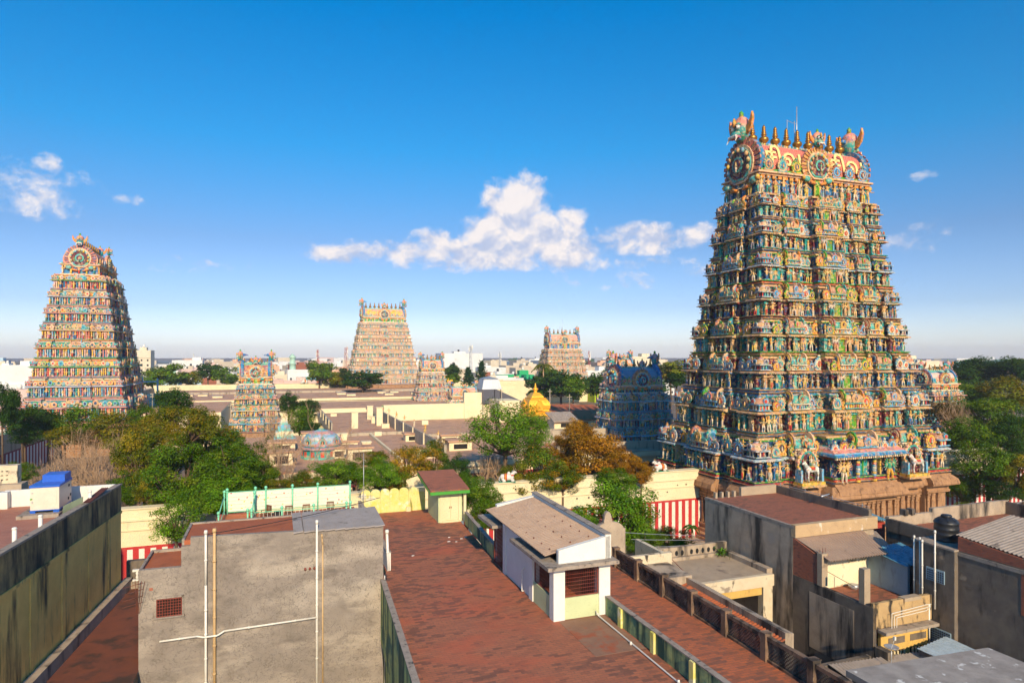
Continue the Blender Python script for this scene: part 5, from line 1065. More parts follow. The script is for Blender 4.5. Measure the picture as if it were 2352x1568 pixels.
part('eave_slab', B((11.88, 15.62, 28.02, 29.2, 13.95, 14.12), (11.88, 12.66, 29.2, 33.4, 13.95, 14.12)), M_COPING, rm); part('eave_slab', B((11.80, 12.6, 36.2, 39.1, 13.95, 14.12)), M_COPING, rm)
m = MB(); m.extr([(12.62, 14.12), (15.38, 14.12), (15.38, 15.22), (12.62, 14.75)], 28.5, 28.75); part('gable', m, M_WHITEW, rm); m = MB(); m.extr([(12.7, 14.12), (15.38, 14.12), (15.38, 15.3), (12.7, 14.9)], 38.0, 38.3); part('gable', m, M_WHITEW, rm)
part('ridge_wall', poly([(15.12, 28.5), (15.42, 28.5), (15.42, 38.3), (15.12, 38.3)], 14.1, [15.28, 15.28, 15.42, 15.42]), M_WHITEW, rm)
part('ridge_coping', poly([(15.08, 28.48), (15.46, 28.48), (15.46, 38.32), (15.08, 38.32)], [15.285, 15.285, 15.425, 15.425], [15.33, 15.33, 15.47, 15.47]), M_COPING, rm)
m = MB(); m.sheet((12.05, 28.85, 14.46), (12.05, 38.25, 14.62), (15.1, 38.25, 15.2), (15.1, 28.85, 15.08), 44, .05, 2)
rs = part('roof_sheet', m, M_ASB, rm); m = MB()
for i in range(9):
    for uu, zz in ((12.5, 14.60), (13.6, 14.83), (14.6, 15.03)): m.lathe([(.045, 0), (.03, .06)], 6, (uu, 29.3 + i * 1.05, zz), (1, 1, 1))
part('roof_bolts', m, M_RUST, rs)
m = MB(); m.path([(12.42, 32.6, 11.5), (12.30, 32.6, 11.5), (12.30, 32.6, 12.6), (12.44, 32.6, 12.75)], .035, 6); part('drain_pipe', m, M_PVC, rm)
m = MB(); m.path([(14.6, 28.55, 11.62), (14.6, 28.2, 11.5), (14.62, 26.2, 11.46), (14.45, 15, 11.46), (14.4, 8, 11.46)], .035, 8)
for v in (25.1, 21.5, 18): m.lathe([(.05, -.09), (.055, 0), (.05, .09)], 8, (14.56, v, 11.46)); 
single('water_pipe', m, M_PVC, 'thin pale pipe lying along the right edge of the red terrace', 'pipe', 14.6, 28.2, 11.46)
m = MB()
for (a, b, r_) in ((10.9, 43.2, .12), (11.4, 43.0, .08), (11.9, 43.6, .1), (12.3, 43.9, .11), (11.2, 44.2, .09), (8.0, 40.9, .1)): m.prism([(a, b), (a + r_ * 1.8, b + .05), (a + r_ * 1.3, b + r_ * 1.2), (a + .02, b + r_)], 11.402, 11.43)
single('paper_litter', m, M_WHITEW, 'few white scraps lying on the far part of the red terrace', 'litter', 11, 43, 11.4)

# ---- grey plaster house
gh = thing('grey_house', 'grey cement rendered house with a stepped top, filling the lower left', 'building', -6.1, 34.7, 0)
m = MB(); m.extr([(-6.1, 0), (5.28, 0), (5.28, 15.05), (-3.9, 15.32), (-3.9, 14.92), (-4.3, 14.92), (-4.3, 13.95), (-6.1, 13.97)], 34.7, 34.95); part('front_wall', m, M_GREY, gh)
m = MB(); m.box(-6.1, 5.28, 34.95, 38.2, 0, 13.75); m.box(-4.28, 5.28, 34.95, 38.2, 13.75, 14.9); part('side_wall', m, M_GREY, gh)
part('low_roof', B((-6.0, -4.3, 34.95, 38.1, 13.76, 13.82)), M_REDROOF, gh); part('upper_roof', B((-4.2, .9, 34.95, 38.1, 14.91, 15.14)), M_REDROOF, gh)
part('roof_kerb', B((-4.3, -4.18, 34.96, 38.2, 13.83, 15.2), (-4.3, .8, 38.1, 38.25, 14.9, 15.22), (-6.12, -4.32, 38.1, 38.25, 13.7, 13.95), (-6.12, -6.0, 34.96, 38.1, 13.7, 13.95)), M_COPING, gh)
m = MB()
for i in range(9):
    u0 = .78 + i * .505; m.slab((u0, 34.55, 15.16 - .004 * i), (u0 + .52 - (.05 if i == 0 else 0), 34.55, 15.20 - .004 * i), (u0 + .52 - (.05 if i == 0 else 0), 38.4, 15.3), (u0, 38.4, 15.27), .06)
part('roof_slabs', m, M_SLAB, gh)
w = part('barred_window', B((-5.42, -5.34, 34.62, 34.7, 11.7, 12.62), (-4.26, -4.18, 34.62, 34.7, 11.7, 12.62), (-5.42, -4.18, 34.62, 34.7, 12.55, 12.64), (-5.46, -4.14, 34.58, 34.7, 11.62, 11.7)), M_GREY, gh); part('opening', B((-5.34, -4.26, 34.68, 34.695, 11.7, 12.55)), M_DARK, w); barrow(w, 'window_bars', -5.32, -4.28, 34.6, 34.6, 11.72, 12.52, M_REDIRON, 9, 6, .016, .025)
m = MB(); m.tube((-5.55, 34.62, 13.05), (-5.3, 34.62, 13.05), .05, .05, 5); part('brick_hole', B((-5.65, -5.5, 34.68, 34.698, 12.98, 13.1)), M_BRICK, gh)
m = MB()
for k in range(4): m.tube((-6.15 + k * .03, 34.6, 12.0), (-6.2 + k * .15, 34.5 - .1 * k, 13.6), .012, .012, 4); m.tube((-6.7, 34.4, 12.4 + .3 * k), (-5.9, 34.66, 12.5 + .3 * k), .012, .012, 4)
part('reinforcing_rods', m, M_RUST, gh)
def pipe(label, pts, r, mat, cat='pipe', joints=True, name='wall_pipe', group=None):
    m = MB(); m.path(pts, r, 7)
    if joints:
        for a, b in zip(pts, pts[1:]):
            d = sqrt(sum((x - y) ** 2 for x, y in zip(a, b))); n = int(d / 1.4)
            for i in range(1, n + 1):
                t = i / (n + 1); c = [x + (y - x) * t for x, y in zip(a, b)]; e = [x + (y - x) * (t + .07 / d) for x, y in zip(a, b)]; m.tube(c, e, r * 1.35, r * 1.35, 7)
    m.lathe([(r * 1.4, 0), (r * 1.5, .12), (r * 1.1, .2)], 7, pts[0]) if pts[0][2] > pts[-1][2] else None
    return single(name, m, mat, label, cat, *pts[0], group=group)
pipe('white plastic pipe running down the grey house wall, left of the yellowed pipe', [(-3.22, 34.55, 15.45), (-3.22, 34.55, 13.0), (-3.22, 34.55, 6)], .06, M_PVC)
pipe('yellowed segmented pipe running down the grey house wall beside the white one', [(-2.84, 34.56, 15.5), (-2.84, 34.56, 6)], .07, M_BAMBOO)
pipe('thick white pipe down the middle right of the grey house wall', [(1.91, 34.56, 15.5), (1.91, 34.56, 6)], .055, M_PVC)
pipe('thin brown pipe just right of the thick white pipe on the grey house', [(2.16, 34.6, 14.75), (2.2, 34.6, 14.4), (2.2, 34.6, 6)], .035, M_BAMBOO)
pipe('white pipe running across the grey house wall with a small kink', [(-5.2, 34.5, 10.6), (-3.6, 34.5, 10.62), (-3.3, 34.42, 10.56), (-2.7, 34.42, 10.56), (-2.4, 34.5, 10.7), (1.9, 34.5, 10.78)], .045, M_PVC)
pipe('short white pipe leaning at the right corner of the grey house', [(5.5, 34.9, 14.6), (5.55, 34.7, 12.7)], .075, M_PVC); pipe('thin cream cable pipe down the right corner of the grey house', [(5.33, 34.55, 12.3), (5.33, 34.55, 6)], .02, M_PVC, joints=False)
m = MB()
for k in range(3): m.lathe([(.045, -.06), (.06, 0), (.045, .06)], 6, (1.35 + .22 * k, 34.62, 13.25)); m.tube((1.35 + .22 * k, 34.6, 13.25), (1.35 + .22 * k, 34.72, 13.25), .025, .025, 5)
single('insulator_row', m, M_REDIRON, 'three small rusty insulators on the grey house wall', 'insulators', 1.35, 34.62, 13.25)
m = MB(); pts = []
for k in range(15):
    t = k / 14; pts.append((-3.3 + 9.0 * t, 34.5 + 4.3 * t, 15.45 + .25 * t - .5 * t * (1 - t) * 1.2))
m.path(pts, .022, 5); single('black_cable', m, M_CABLE, 'black cable sagging across the roof of the grey house', 'cable', *pts[0])

# ---- yellow stained building at the left with its paved roof
def LP(v, o=0): return -13.5 + (v) * .0909 + o          # u of its right wall at v
lb = thing('yellow_building', 'building at the lower left with a tall yellow wall streaked black and a paved roof', 'building', LP(15), 15, 0)
quad_ = lambda v0, v1, o0, o1: [(LP(v0, o0), v0), (LP(v0, o1), v0), (LP(v1, o1), v1), (LP(v1, o0), v1)]
part('wall', poly(quad_(10, 47, -.12, 0), 0, 14.29), M_YELW, lb); part('upper_wall', poly(quad_(10, 47, -.12, .01), 14.3, 15.9), M_YELTOP, lb); part('coping', poly(quad_(10, 47.02, -.30, .06), 15.9, 16.0), M_COPING, lb); part('wall_band', poly(quad_(10, 47, 0, .07), 14.15, 14.3), M_YELW, lb)
part('body', poly([(LP(10) - 7, 10), (LP(10, -.12), 10), (LP(47, -.12), 47), (LP(47) - 6.5, 47)], 0, 14.98), M_YELW, lb); part('paved_roof', poly([(LP(10) - 6.5, 10), (LP(10, -.13), 10), (LP(47, -.13), 46.8), (LP(47) - 6.4, 46.8)], 14.985, 15.0), M_TILE3, lb)
for v in (44.6, 41.5, 38, 34.6, 31, 27.2, 23): part('pilaster', poly(quad_(v, v + .35, 0, .05), 9.3, 14.15), M_YELW, lb)
part('inner_parapet', poly([(LP(47) - 6.0, 46.8), (LP(47, -.13), 46.8), (LP(47, -.13), 47.0), (LP(47) - 6.0, 47.0)], 15.0, 16.0), M_WHITEW, lb); part('inner_parapet', poly([(-15.6, 47.0), (-15.35, 47.0), (-16.3, 30), (-16.55, 30)], 15.0, 15.95), M_SOOT, lb, 'soot black parapet'); part('parapet_pier', B((-15.4, -14.95, 46.3, 46.8, 15.0, 15.98)), M_WHITEW, lb)
gs = thing('generator_set', 'cream generator cabinet with blue top box standing on the paved roof at the left', 'generator', -12.3, 44.2, 15.25)
part('cabinet', B((-13.0, -11.62, 43.55, 45.9, 15.36, 16.62)), M_GENCREAM, gs); part('cap', B((-13.04, -11.58, 43.51, 45.94, 16.62, 16.74)), M_BLUEP, gs); part('exhaust_box', B((-12.72, -11.62, 44.6, 45.8, 16.745, 17.15)), M_BLUEP, gs)
m = MB(); m.box(-13.04, -11.58, 43.5, 45.94, 15.32, 15.358); m.box(-13.0, -12.75, 43.52, 43.8, 15.2, 15.32); m.box(-11.9, -11.62, 43.52, 43.8, 15.2, 15.32); m.box(-11.8, -11.62, 45.5, 45.9, 15.2, 15.32); part('skid_base', m, M_BLUEP, gs)
pn = part('access_panel', B((-12.88, -11.74, 43.53, 43.548, 15.7, 16.42)), M_GENCREAM, gs)
for z in (15.78, 16.3): part('hinge', B((-12.93, -12.86, 43.5, 43.53, z, z + .08)), M_STEEL, pn)
part('label_plate', B((-13.02, -13.0, 43.56, 43.62, 15.95, 16.02), (-12.99, -12.9, 43.535, 43.549, 15.95, 16.03)), M_GREENP, gs)
for z, v in ((16.3, 45.3), (15.55, 45.2), (15.7, 45.6)): part('side_vent', B((-11.618, -11.6, v, v + .18, z, z + .14)), M_DARK, gs)
single('concrete_plinth', B((-13.5, -11.5, 43.0, 46.1, 15.0, 15.2)), M_COPING, 'low concrete plinth under the generator cabinet', 'plinth', -12.4, 43.0, 15)
for lab, u, v, zt in (('white vent pipe on the paved roof nearest the far parapet', -9.85, 42.4, 16.5), ('white vent pipe on the paved roof just in front of the generator', -10.55, 36.7, 16.5), ('bluish vent pipe on the paved roof nearest the viewer', -10.85, 34.4, 16.5)):
    m = MB(); m.tube((u, v, 15), (u, v, zt - .1), .09, .09, 10); m.lathe([(.1, 0), (.11, .05), (.07, .1)], 10, (u, v, zt - .1)); single('vent_pipe', m, M_PVC, lab, 'vent pipe', u, v, 15, 'vent pipes on the paved roof')
m = MB(); m.slab((-10.75, 40.0, 15.2), (-10.6, 40.0, 15.2), (-10.0, 41.5, 16.05), (-10.15, 41.5, 16.05), .03); m.slab((-10.6, 40.0, 15.2), (-10.5, 40.05, 16.2), (-9.95, 41.5, 16.35), (-10.0, 41.5, 15.6), .02); single('leaning_sheet', m, M_CELERY, 'pale green sheet leaning on the parapet beside the generator', 'sheet', -10.5, 40.5, 15)
m = MB(); m.sheet((-9.95, 41.4, 16.03), (-9.6, 41.4, 16.03), (-9.4, 44.6, 16.22), (-9.75, 44.6, 16.22), 4, .03); single('rusty_sheet', m, M_RUST, 'strip of rusty corrugated iron lying on the coping of the yellow building', 'metal sheet', -9.7, 42.6, 16)
# alley floor and its kerb
al = thing('alley_roof', 'dark red flat roof lying low between the yellow wall and the grey house', 'roof', -8, 20, 0)
part('slab', poly([(LP(10, .0), 10), (-6.1, 10), (-6.1, 47.3), (LP(47.3), 47.3)], 0, 9.28), M_SOOT, al); part('roof_surface', poly([(LP(10, .5), 10), (-6.1, 10), (-6.1, 47.0), (LP(47, .5), 47.0)], 9.282, 9.3), M_ALLEY, al)
part('kerb', poly(quad_(10, 47.5, .08, .52), 9.28, 9.92), M_DARKW, al); part('kerb', B((LP(47.2, .52), -5.9, 47.0, 47.3, 9.28, 9.75)), M_DARKW, al)
ba = thing('balustrade', 'short white balustrade at the far end of the dark red alley roof', 'balustrade', -8.3, 47.15, 9.75); part('rail', B((LP(47.2, .6), -5.9, 47.05, 47.25, 10.35, 10.47), (LP(47.2, .6), -5.9, 47.05, 47.25, 9.76, 9.84)), M_WHITEW, ba)
for i in range(11):
    m = MB(); m.lathe([(.05, 0), (.09, .12), (.05, .26), (.09, .38), (.05, .5)], 7, (LP(47.2, .85) + i * .27, 47.15, 9.845)); part('baluster', m, M_WHITEW, ba)
single('low_wall', B((LP(47.5, 0), -5.6, 48.3, 48.7, 0, 10.7)), M_SOOT, 'dark weathered wall just behind the short white balustrade', 'wall', -8, 48.3)
# lattice topped house at the far left
lh = thing('far_left_house', 'cream house corner with a pierced lattice block at the left edge behind the paved roof', 'building', -19, 53, 0); part('wall', B((-27, -16.2, 52.6, 53.9, 0, 15.4)), M_DARKW, lh); part('upper_wall', B((-27, -16.6, 53.2, 53.9, 15.4, 16.6)), M_CREAMDIRTY, lh)
m = MB()
for i in range(9):
    for j in range(3): m.lathe([(.09, 0), (.09, .04)], 6, (-17.2 - i * .28, 53.18, 15.65 + j * .28), (1, 1, 1), .8, .3)
part('lattice_block', m, M_DARK, lh)

# ---- roof garden with mint railing
rg = thing('railed_terrace_house', 'house behind the grey house with a mint green railed terrace', 'building', 0, 51, 0)
part('wall', B((-4.2, 5.9, 48.6, 54.3, 0, 11.7)), M_REDW, rg); part('terrace_floor', B((-4.2, 5.9, 48.6, 54.3, 11.7, 11.8)), M_REDROOF, rg)
part('step', B((-4.2, -1.3, 48.6, 54.2, 11.8, 12.0)), plain('orange step', (.5, .12, .03), .6), rg)
BR = thing('mint_railing', 'tall mint green back railing with speckled white panels on the terrace behind the grey house', 'railing', 0, 54, 11.8)
US = [-3.55, -1.55, -.8, 1.15, 3.05, 5.55]
def ball_post(m, u, v, z0, z1, r=.06): m.tube((u, v, z0), (u, v, z1), r, r, 8); m.lathe([(.03, -.02), (.10, .05), (.12, .12), (.09, .2), (.02, .25)], 8, (u, v, z1)); m.lathe([(.09, 0), (.09, .05)], 8, (u, v, z1 - .12))
for u in US: m = MB(); ball_post(m, u, 54.0, 11.8, 13.75); part('post', m, M_MINT, BR)
spk, N_, L_, P__ = mat_new('speckled panel'); v_ = N_.new('ShaderNodeTexVoronoi'); v_.inputs['Scale'].default_value = 3.4; L_.new(world_pos(N_, L_, (1, 1, 1)), v_.inputs['Vector']); sx_ = N_.new('ShaderNodeSeparateColor'); L_.new(v_.outputs['Color'], sx_.inputs[0])
hs_ = N_.new('ShaderNodeHueSaturation'); hs_.inputs['Color'].default_value = (.6, .08, .05, 1); L_.new(sx_.outputs[1], hs_.inputs['Hue'])
L_.new(mix(N_, L_, nmath(N_, L_, 'MULTIPLY', step(N_, L_, v_.outputs['Distance'], .24, .16), step(N_, L_, sx_.outputs[0], .3, .35)), (.74, .70, .58), hs_.outputs[0]), P__.inputs['Base Color'])
for a, b in zip(US, US[1:]):
    part('panel', B((a + .07, b - .07, 53.99, 54.02, 12.2, 13.62)), spk, BR)
m = MB(); m.tube((US[0], 54, 13.66), (US[-1], 54, 13.66), .035, .035, 6); m.tube((US[0], 54, 12.15), (US[-1], 54, 12.15), .03, .03, 6)
for k in range(4): m.tube((US[0], 53.96, 12.45 + k * .28), (US[-1], 53.96, 12.45 + k * .28), .008, .008, 4)
part('rail', m, M_MINT, BR)
FR = thing('low_mint_railing', 'low mint green front railing with white bars on the terrace behind the grey house', 'railing', 0, 51.3, 11.8)
US2 = [-2.0, -1.75, .35, 2.6, 5.0, 5.3]
for u in US2: m = MB(); ball_post(m, u, 51.2, 11.8, 12.72, .06); part('post', m, M_MINT, FR)
m = MB(); m.tube((-1.75, 51.2, 12.6), (5.3, 51.2, 12.6), .035, .035, 6); part('rail', m, M_MINT, FR); m = MB(); m.tube((-1.75, 51.2, 12.1), (5.3, 51.2, 12.1), .02, .02, 5)
for k in range(24): m.tube((-1.5 + k * .28, 51.2, 11.9), (-1.5 + k * .28, 51.2, 12.6), .014, .014, 4)
part('bars', m, M_PVC, FR)
m = MB()
for u, dv in ((-3.75, -1), (-1.6, -1)):
    ball_post(m, u, 54.0 if u < -2 else 53.0, 11.8, 13.6); ball_post(m, u - .1, 50.0, 11.6, 12.9)
    m.tube((u - .1, 50.0, 12.8), (u, 53.6, 13.4), .04, .04, 6); m.tube((u - .1, 50.0, 12.0), (u, 53.6, 12.4), .03, .03, 6)
single('stair_railing', m, M_MINT, 'mint green stair handrails at the left end of the railed terrace', 'railing', -3, 52, 11.8)
def chair(label, u, v, rz, z=11.8):
    o = thing('wooden_chair', label, 'chair', u, v, z, 'wooden chairs on the railed terrace', rot=rz or 1e-9)
    part('seat', B((-.26, .26, -.25, .25, .40, .45)), M_WOOD, o, off=(0, 0, 0)); m = B((-.27, -.21, .22, .28, .45, 1.0), (.21, .27, .22, .28, .45, 1.0), (-.27, .27, .22, .27, .92, 1.02), (-.27, .27, .22, .27, .5, .56))
    for k in range(4): m.box(-.17 + k * .1, -.12 + k * .1, .23, .26, .56, .92)
    part('backrest', m, M_WOOD, o, off=(0, 0, 0))
    for sx in (-1, 1):
        part('armrest', B((sx * .27 - .03, sx * .27 + .03, -.25, .22, .64, .68), (sx * .27 - .02, sx * .27 + .02, -.24, -.2, .45, .64)), M_WOOD, o, off=(0, 0, 0))
        for sy in (-1, 1): part('leg', B((sx * .23 - .025, sx * .23 + .025, sy * .22 - .025, sy * .22 + .025, 0, .40)), M_WOOD, o, off=(0, 0, 0))
chair('wooden slatted chair turned sideways, leftmost on the railed terrace', -.75, 52.3, -.9); chair('wooden slatted chair seen from behind, second from the left on the railed terrace', .85, 52.0, pi); chair('wooden slatted chair seen from behind, third from the left on the railed terrace', 2.1, 52.0, pi); chair('wooden slatted chair farthest right on the railed terrace', 3.9, 52.3, pi - .1)
single('black_cabinet', B((-.2, .42, 51.45, 51.9, 11.9, 12.5), (-.16, -.1, 51.5, 51.56, 11.8, 11.9), (.3, .36, 51.5, 51.56, 11.8, 11.9)), M_BLACKPL, 'small black box cabinet behind the low mint railing', 'cabinet', .1, 51.6, 11.8)

# ---- walkway roof with lattice rail
wk = thing('walkway_house', 'long low house with a worn red walkway roof, right of the terrace', 'building', 15.4, 5, 0)
part('wall', B((15.32, 19.6, 3, 38.5, 0, 11.06)), M_DARKW, wk); part('walkway_floor', B((15.42, 19.55, 3, 38.5, 11.062, 11.08)), M_TILE2, wk)
lr = thing('lattice_railing', 'brown weathered concrete railing with pierced lattice panels along the walkway', 'railing', 19.6, 20, 11.08)
vs_ = [35.6 - 2.62 * i for i in range(12)]
part('top_rail', B((19.5, 19.72, vs_[-1], 35.6, 12.0, 12.16)), M_RAIL, lr); part('base_rail', B((19.5, 19.7, vs_[-1], 35.6, 11.08, 11.2)), M_RAIL, lr)
pm = B((19.42, 19.8, -.16, .16, 11.081, 12.24)); pme = None
for v in vs_:
    m = MB(); m.box(19.42, 19.80, v - .16, v + .16, 11.081, 12.24); m.box(19.40, 19.82, v - .18, v + .18, 12.24, 12.28); part('post', m, M_RAIL, lr)
for a, b in zip(vs_, vs_[1:]):
    m = MB(); L0, L1, z0, z1 = b + .16, a - .16, 11.2, 12.0; H = z1 - z0; s = .16; k = L0 - H
    while k < L1:
        for sg in (1, -1):
            p, q = (k, z0), (k + H, z1)
            pa, pb = (max(p[0], L0), z0 + max(0, L0 - p[0])), (min(q[0], L1), z1 - max(0, q[0] - L1))
            if pb[0] - pa[0] > .03:
                if sg < 0: pa, pb = (pa[0], z0 + z1 - pa[1]), (pb[0], z0 + z1 - pb[1])
                dz = .017; m.add([(19.57 + .02 * (sg > 0), pa[0], pa[1] - dz), (19.57 + .02 * (sg > 0), pb[0], pb[1] - dz), (19.57 + .02 * (sg > 0), pb[0], pb[1] + dz), (19.57 + .02 * (sg > 0), pa[0], pa[1] + dz),
                                 (19.63 + .02 * (sg > 0), pa[0], pa[1] - dz), (19.63 + .02 * (sg > 0), pb[0], pb[1] - dz), (19.63 + .02 * (sg > 0), pb[0], pb[1] + dz), (19.63 + .02 * (sg > 0), pa[0], pa[1] + dz)], [(0, 3, 2, 1), (4, 5, 6, 7), (3, 7, 6, 2), (0, 1, 5, 4)])
        k += s
    part('lattice_panel', m, M_RAIL, lr)
# broken curved parapet beyond the walkway
rp = thing('ruined_parapet', 'crumbling curved gable parapet with bare brick behind the white rooftop room', 'parapet', 20, 39, 0)
def curve_gable(u0, u1, z0, z1): return [(u0, z0), (u1, z0), (u1, z1 - .5)] + [((u0 + u1) / 2 + (u1 - u0) / 2 * cos(t) * .9, z1 - .55 + .55 * sin(t)) for t in [pi * k / 8 for k in range(9)]] + [(u0, z1 - .5)]
m = MB(); m.extr(curve_gable(19.9, 22.2, 0, 12.9), 39.0, 39.4); m.extr(curve_gable(20.6, 21.2, 12.7, 13.6), 39.02, 39.3); part('gable', m, M_DARKW, rp)
m = MB(); m.box(22.0, 22.35, 39.4, 42.5, 0, 11.6); m.box(22.0, 22.36, 41.2, 42.5, 11.6, 12.2); part('side_wall', m, M_BRICK, rp); part('low_wall', B((22.0, 25.6, 38.6, 38.9, 0, 10.5), (25.3, 25.6, 38.9, 43, 0, 10.3)), M_CREAMDIRTY, rp); part('ledge', B((19.8, 25.2, 35.7, 38.59, 0, 9.9)), M_DARKW, rp)
# terracotta strip and its ridge wall
tr = thing('tiled_lean_to', 'narrow terracotta tiled lean-to roof beside the lattice railing', 'roof', 22, 35, 0)
m = MB(); m.sheet((20.2, 27, 8.2), (20.2, 38, 8.3), (24.8, 38, 9.45), (24.8, 27, 9.35), 46, .05, 3); part('tiles', m, M_TERRA, tr); part('wall', B((20.3, 24.7, 27.2, 37.8, 0, 8.1)), M_SOOT, tr); part('ridge_wall', poly([(24.75, 27), (25.3, 27), (25.3, 38.2), (24.75, 38.2)], 0, [9.7, 9.6, 9.7, 9.85]), M_DARKW, tr)
# tan roofed house
th = thing('tan_roofed_house', 'low house with a flat tan roof, peeling white beam and open front', 'building', 27, 37.6, 0)
part('roof', B((25.6, 32.9, 37.6, 42.6, 8.45, 8.5)), M_TANROOF, th); part('front_beam', B((25.6, 33.2, 37.3, 37.62, 7.75, 8.56)), M_CREAMDIRTY, th); part('lintel', B((25.6, 32.2, 37.4, 37.62, 7.2, 7.7)), M_YELP, th); part('column', B((32.3, 33.1, 37.35, 37.9, 3.5, 7.74)), M_CREAMDIRTY, th); part('back_wall', B((25.6, 33.3, 41.4, 42.6, 0, 8.42)), M_SLAB, th); part('side_wall', B((33.0, 33.35, 37.9, 42.6, 0, 8.44)), M_SLAB, th); part('floor', B((25.6, 33.0, 37.4, 41.4, 0, 4.2)), M_SOOT, th)
part('parapet', B((25.6, 33.3, 42.6, 42.9, 8.0, 9.45), (25.6, 33.3, 42.3, 42.6, 8.505, 8.75), (32.9, 33.4, 37.7, 42.3, 8.505, 8.85)), M_DARKW, th)
for i in range(10): m = MB(); m.extr([(27.1 + i * .52 + (.3 if i > 4 else 0) + .13 * cos(t), 9.0 + .2 * sin(t)) for t in [2 * pi * k / 10 for k in range(10)]], 42.57, 42.595); part('round_opening', m, M_DARK, th)
m = MB(); m.tube((27.3, 39, 8.5), (26.7, 40.5, 9.5), .025, .025, 5); single('leaning_stick', m, M_RUST, 'thin stick leaning on the flat tan roof', 'stick', 27, 39.5, 8.5)
def plant(label, u, v, z, r=.4, seed=1, col=(.10, .22, .02)):
    m = MB(); g = np.random.default_rng(seed)
    for k in range(60):
        p = np.array((u, v, z)) + g.normal(size=3) * r * np.array((.4, .4, .3)) + (0, 0, r * .6); d = g.normal(size=3) * r * .22; e = g.normal(size=3) * r * .14; m.add([p, p + e, p + d, p + d - e], [(0, 1, 2, 3)], np.array(col) * g.uniform(.5, 1.4))
    for k in range(5): m.tube((u, v, z), (u + g.normal() * r * .4, v + g.normal() * r * .4, z + r), .012, .008, 4, (.1, .12, .03))
    single('weed_plant', m, M_LEAF, label, 'plant', u, v, z, 'weeds growing on the old roofs')
plant('green weed growing at the right rear corner of the tan roof', 32.4, 42.0, 8.5, .6, 1); plant('green weed growing at the left rear corner of the tan roof', 26.6, 42.2, 8.5, .55, 2); plant('yellowish weed at the foot of the lattice railing in the dark yard', 27.5, 30.3, 6.0, .4, 3, (.3, .25, .02)); plant('weed sprouting on the pillar before the leafy tree', 22.6, 41.5, 11.6, .5, 4)

# ---- large dark house with flat red roof
bh = thing('dark_flat_roofed_house', 'large weathered grey house with flat red roof and tan beam, under the huge tower', 'building', 33.8, 36.1, 0)
part('wall', B((33.75, 41.2, 36.1, 46, 0, 12.1)), M_DARKW, bh); part('roof_floor', B((33.95, 41.0, 36.3, 45.8, 12.1, 12.12)), M_TILE4, bh); part('roof_edge', B((33.73, 33.95, 36.0, 46.02, 12.02, 12.22)), M_COPING, bh)
part('front_beam', B((33.74, 41.3, 35.85, 36.28, 11.45, 12.3)), plaster('tan beam', (.52, .36, .20), (.44, .30, .17), (.66, .60, .50), .60, .68, 1.6, grain=1.2, stretch=.5), bh); part('side_parapet', B((40.95, 41.25, 36.3, 46, 12.1, 12.75)), M_SOOT, bh); part('back_parapet', B((37.2, 40.9, 45.7, 46, 12.12, 12.85)), M_TANROOF, bh)
for i in range(4): part('parapet_stub', B((34.5 + i * .62, 34.7 + i * .62, 45.6, 45.9, 12.12, 12.6)), M_TANROOF, bh)
m = MB(); m.tube((41.1, 36.4, 12.9), (41.1, 45.8, 12.9), .03, .03, 5)
for k in range(4): m.tube((41.1, 37 + k * 2.8, 12.7), (41.1, 37 + k * 2.8, 13.05), .03, .03, 5)
m.tube((40.4, 40.2, 12.95), (41.6, 40.6, 12.98), .06, .06, 6); part('rail_pipe', m, M_STEEL, bh)
part('lower_wall', poly([(33.75, 29.6), (34.0, 29.6), (34.0, 36.1), (33.75, 36.1)], 0, 8.85), M_SOOT, bh); part('pale_patch', B((33.735, 33.75, 31.0, 34.6, 4.5, 8.2)), M_DARKW, bh); m = MB(); m.prism([(33.76, 33.9), (34.0, 33.9), (34.0, 36.1), (33.76, 36.1)], 8.86, [10.75, 10.75, 11.4, 11.4]); part('brick_panel', m, M_BRICK, bh)
for v in (33.7, 30.4):
    c = part('concrete_column', B((33.72, 34.2, v - .2, v + .2, 8.86, 11.0)), M_TANROOF, bh); m = MB()
    if v > 33:
        for a, b in ((.1, .1), (.35, .1), (.1, -.12), (.35, -.12)): m.tube((33.75 + a, v + b, 11), (33.75 + a, v + b, 11.35), .014, .014, 4)
        part('rebar', m, M_RUST, c)
m = MB(); m.sheet((33.85, 32.9, 10.68), (38.9, 32.9, 10.68), (40.0, 36.0, 11.42), (33.85, 36.0, 11.42), 22, .05, 2); part('roof_sheet', m, M_ASB, bh); m = MB(); m.sheet((38.0, 33.5, 10.5), (40.6, 33.6, 10.3), (42.0, 36.6, 11.0), (39.0, 36.3, 11.2), 14, .03, 2); part('roof_sheet', m, M_ASB2, bh)
cy = part('courtyard_wall', B((34.2, 38.9, 34.6, 34.8, 8.2, 10.8)), plaster('peeling cream courtyard wall', (.80, .72, .52), (.76, .66, .44), (.42, .30, .18), .62, .68, .8, grain=.8, stretch=.8), bh); part('small_window', B((34.9, 35.2, 34.57, 34.59, 9.8, 10.3)), M_DARK, cy)
for u in (37.2, 38.1):
    m = B((u, u + .6, 34.5, 34.59, 9.8, 10.5)); lt = part('lattice_vent', m, M_CREAMW, bh); m = MB()
    for i in range(4):
        for j in range(5): m.box(u + .06 + i * .14, u + .13 + i * .14, 34.485, 34.499, 9.86 + j * .13, 9.93 + j * .13)
    part('holes', m, M_DARK, lt)
part('courtyard_floor', B((34.0, 40.3, 29.9, 34.6, 8.1, 8.2)), M_TILE4, bh); part('blue_wall', B((38.9, 39.1, 31.5, 34.8, 8.2, 10.4)), M_BLUEW, bh); part('blue_wall', B((39.1, 41.5, 34.3, 34.5, 8.2, 10.4)), M_BLUEW, bh)
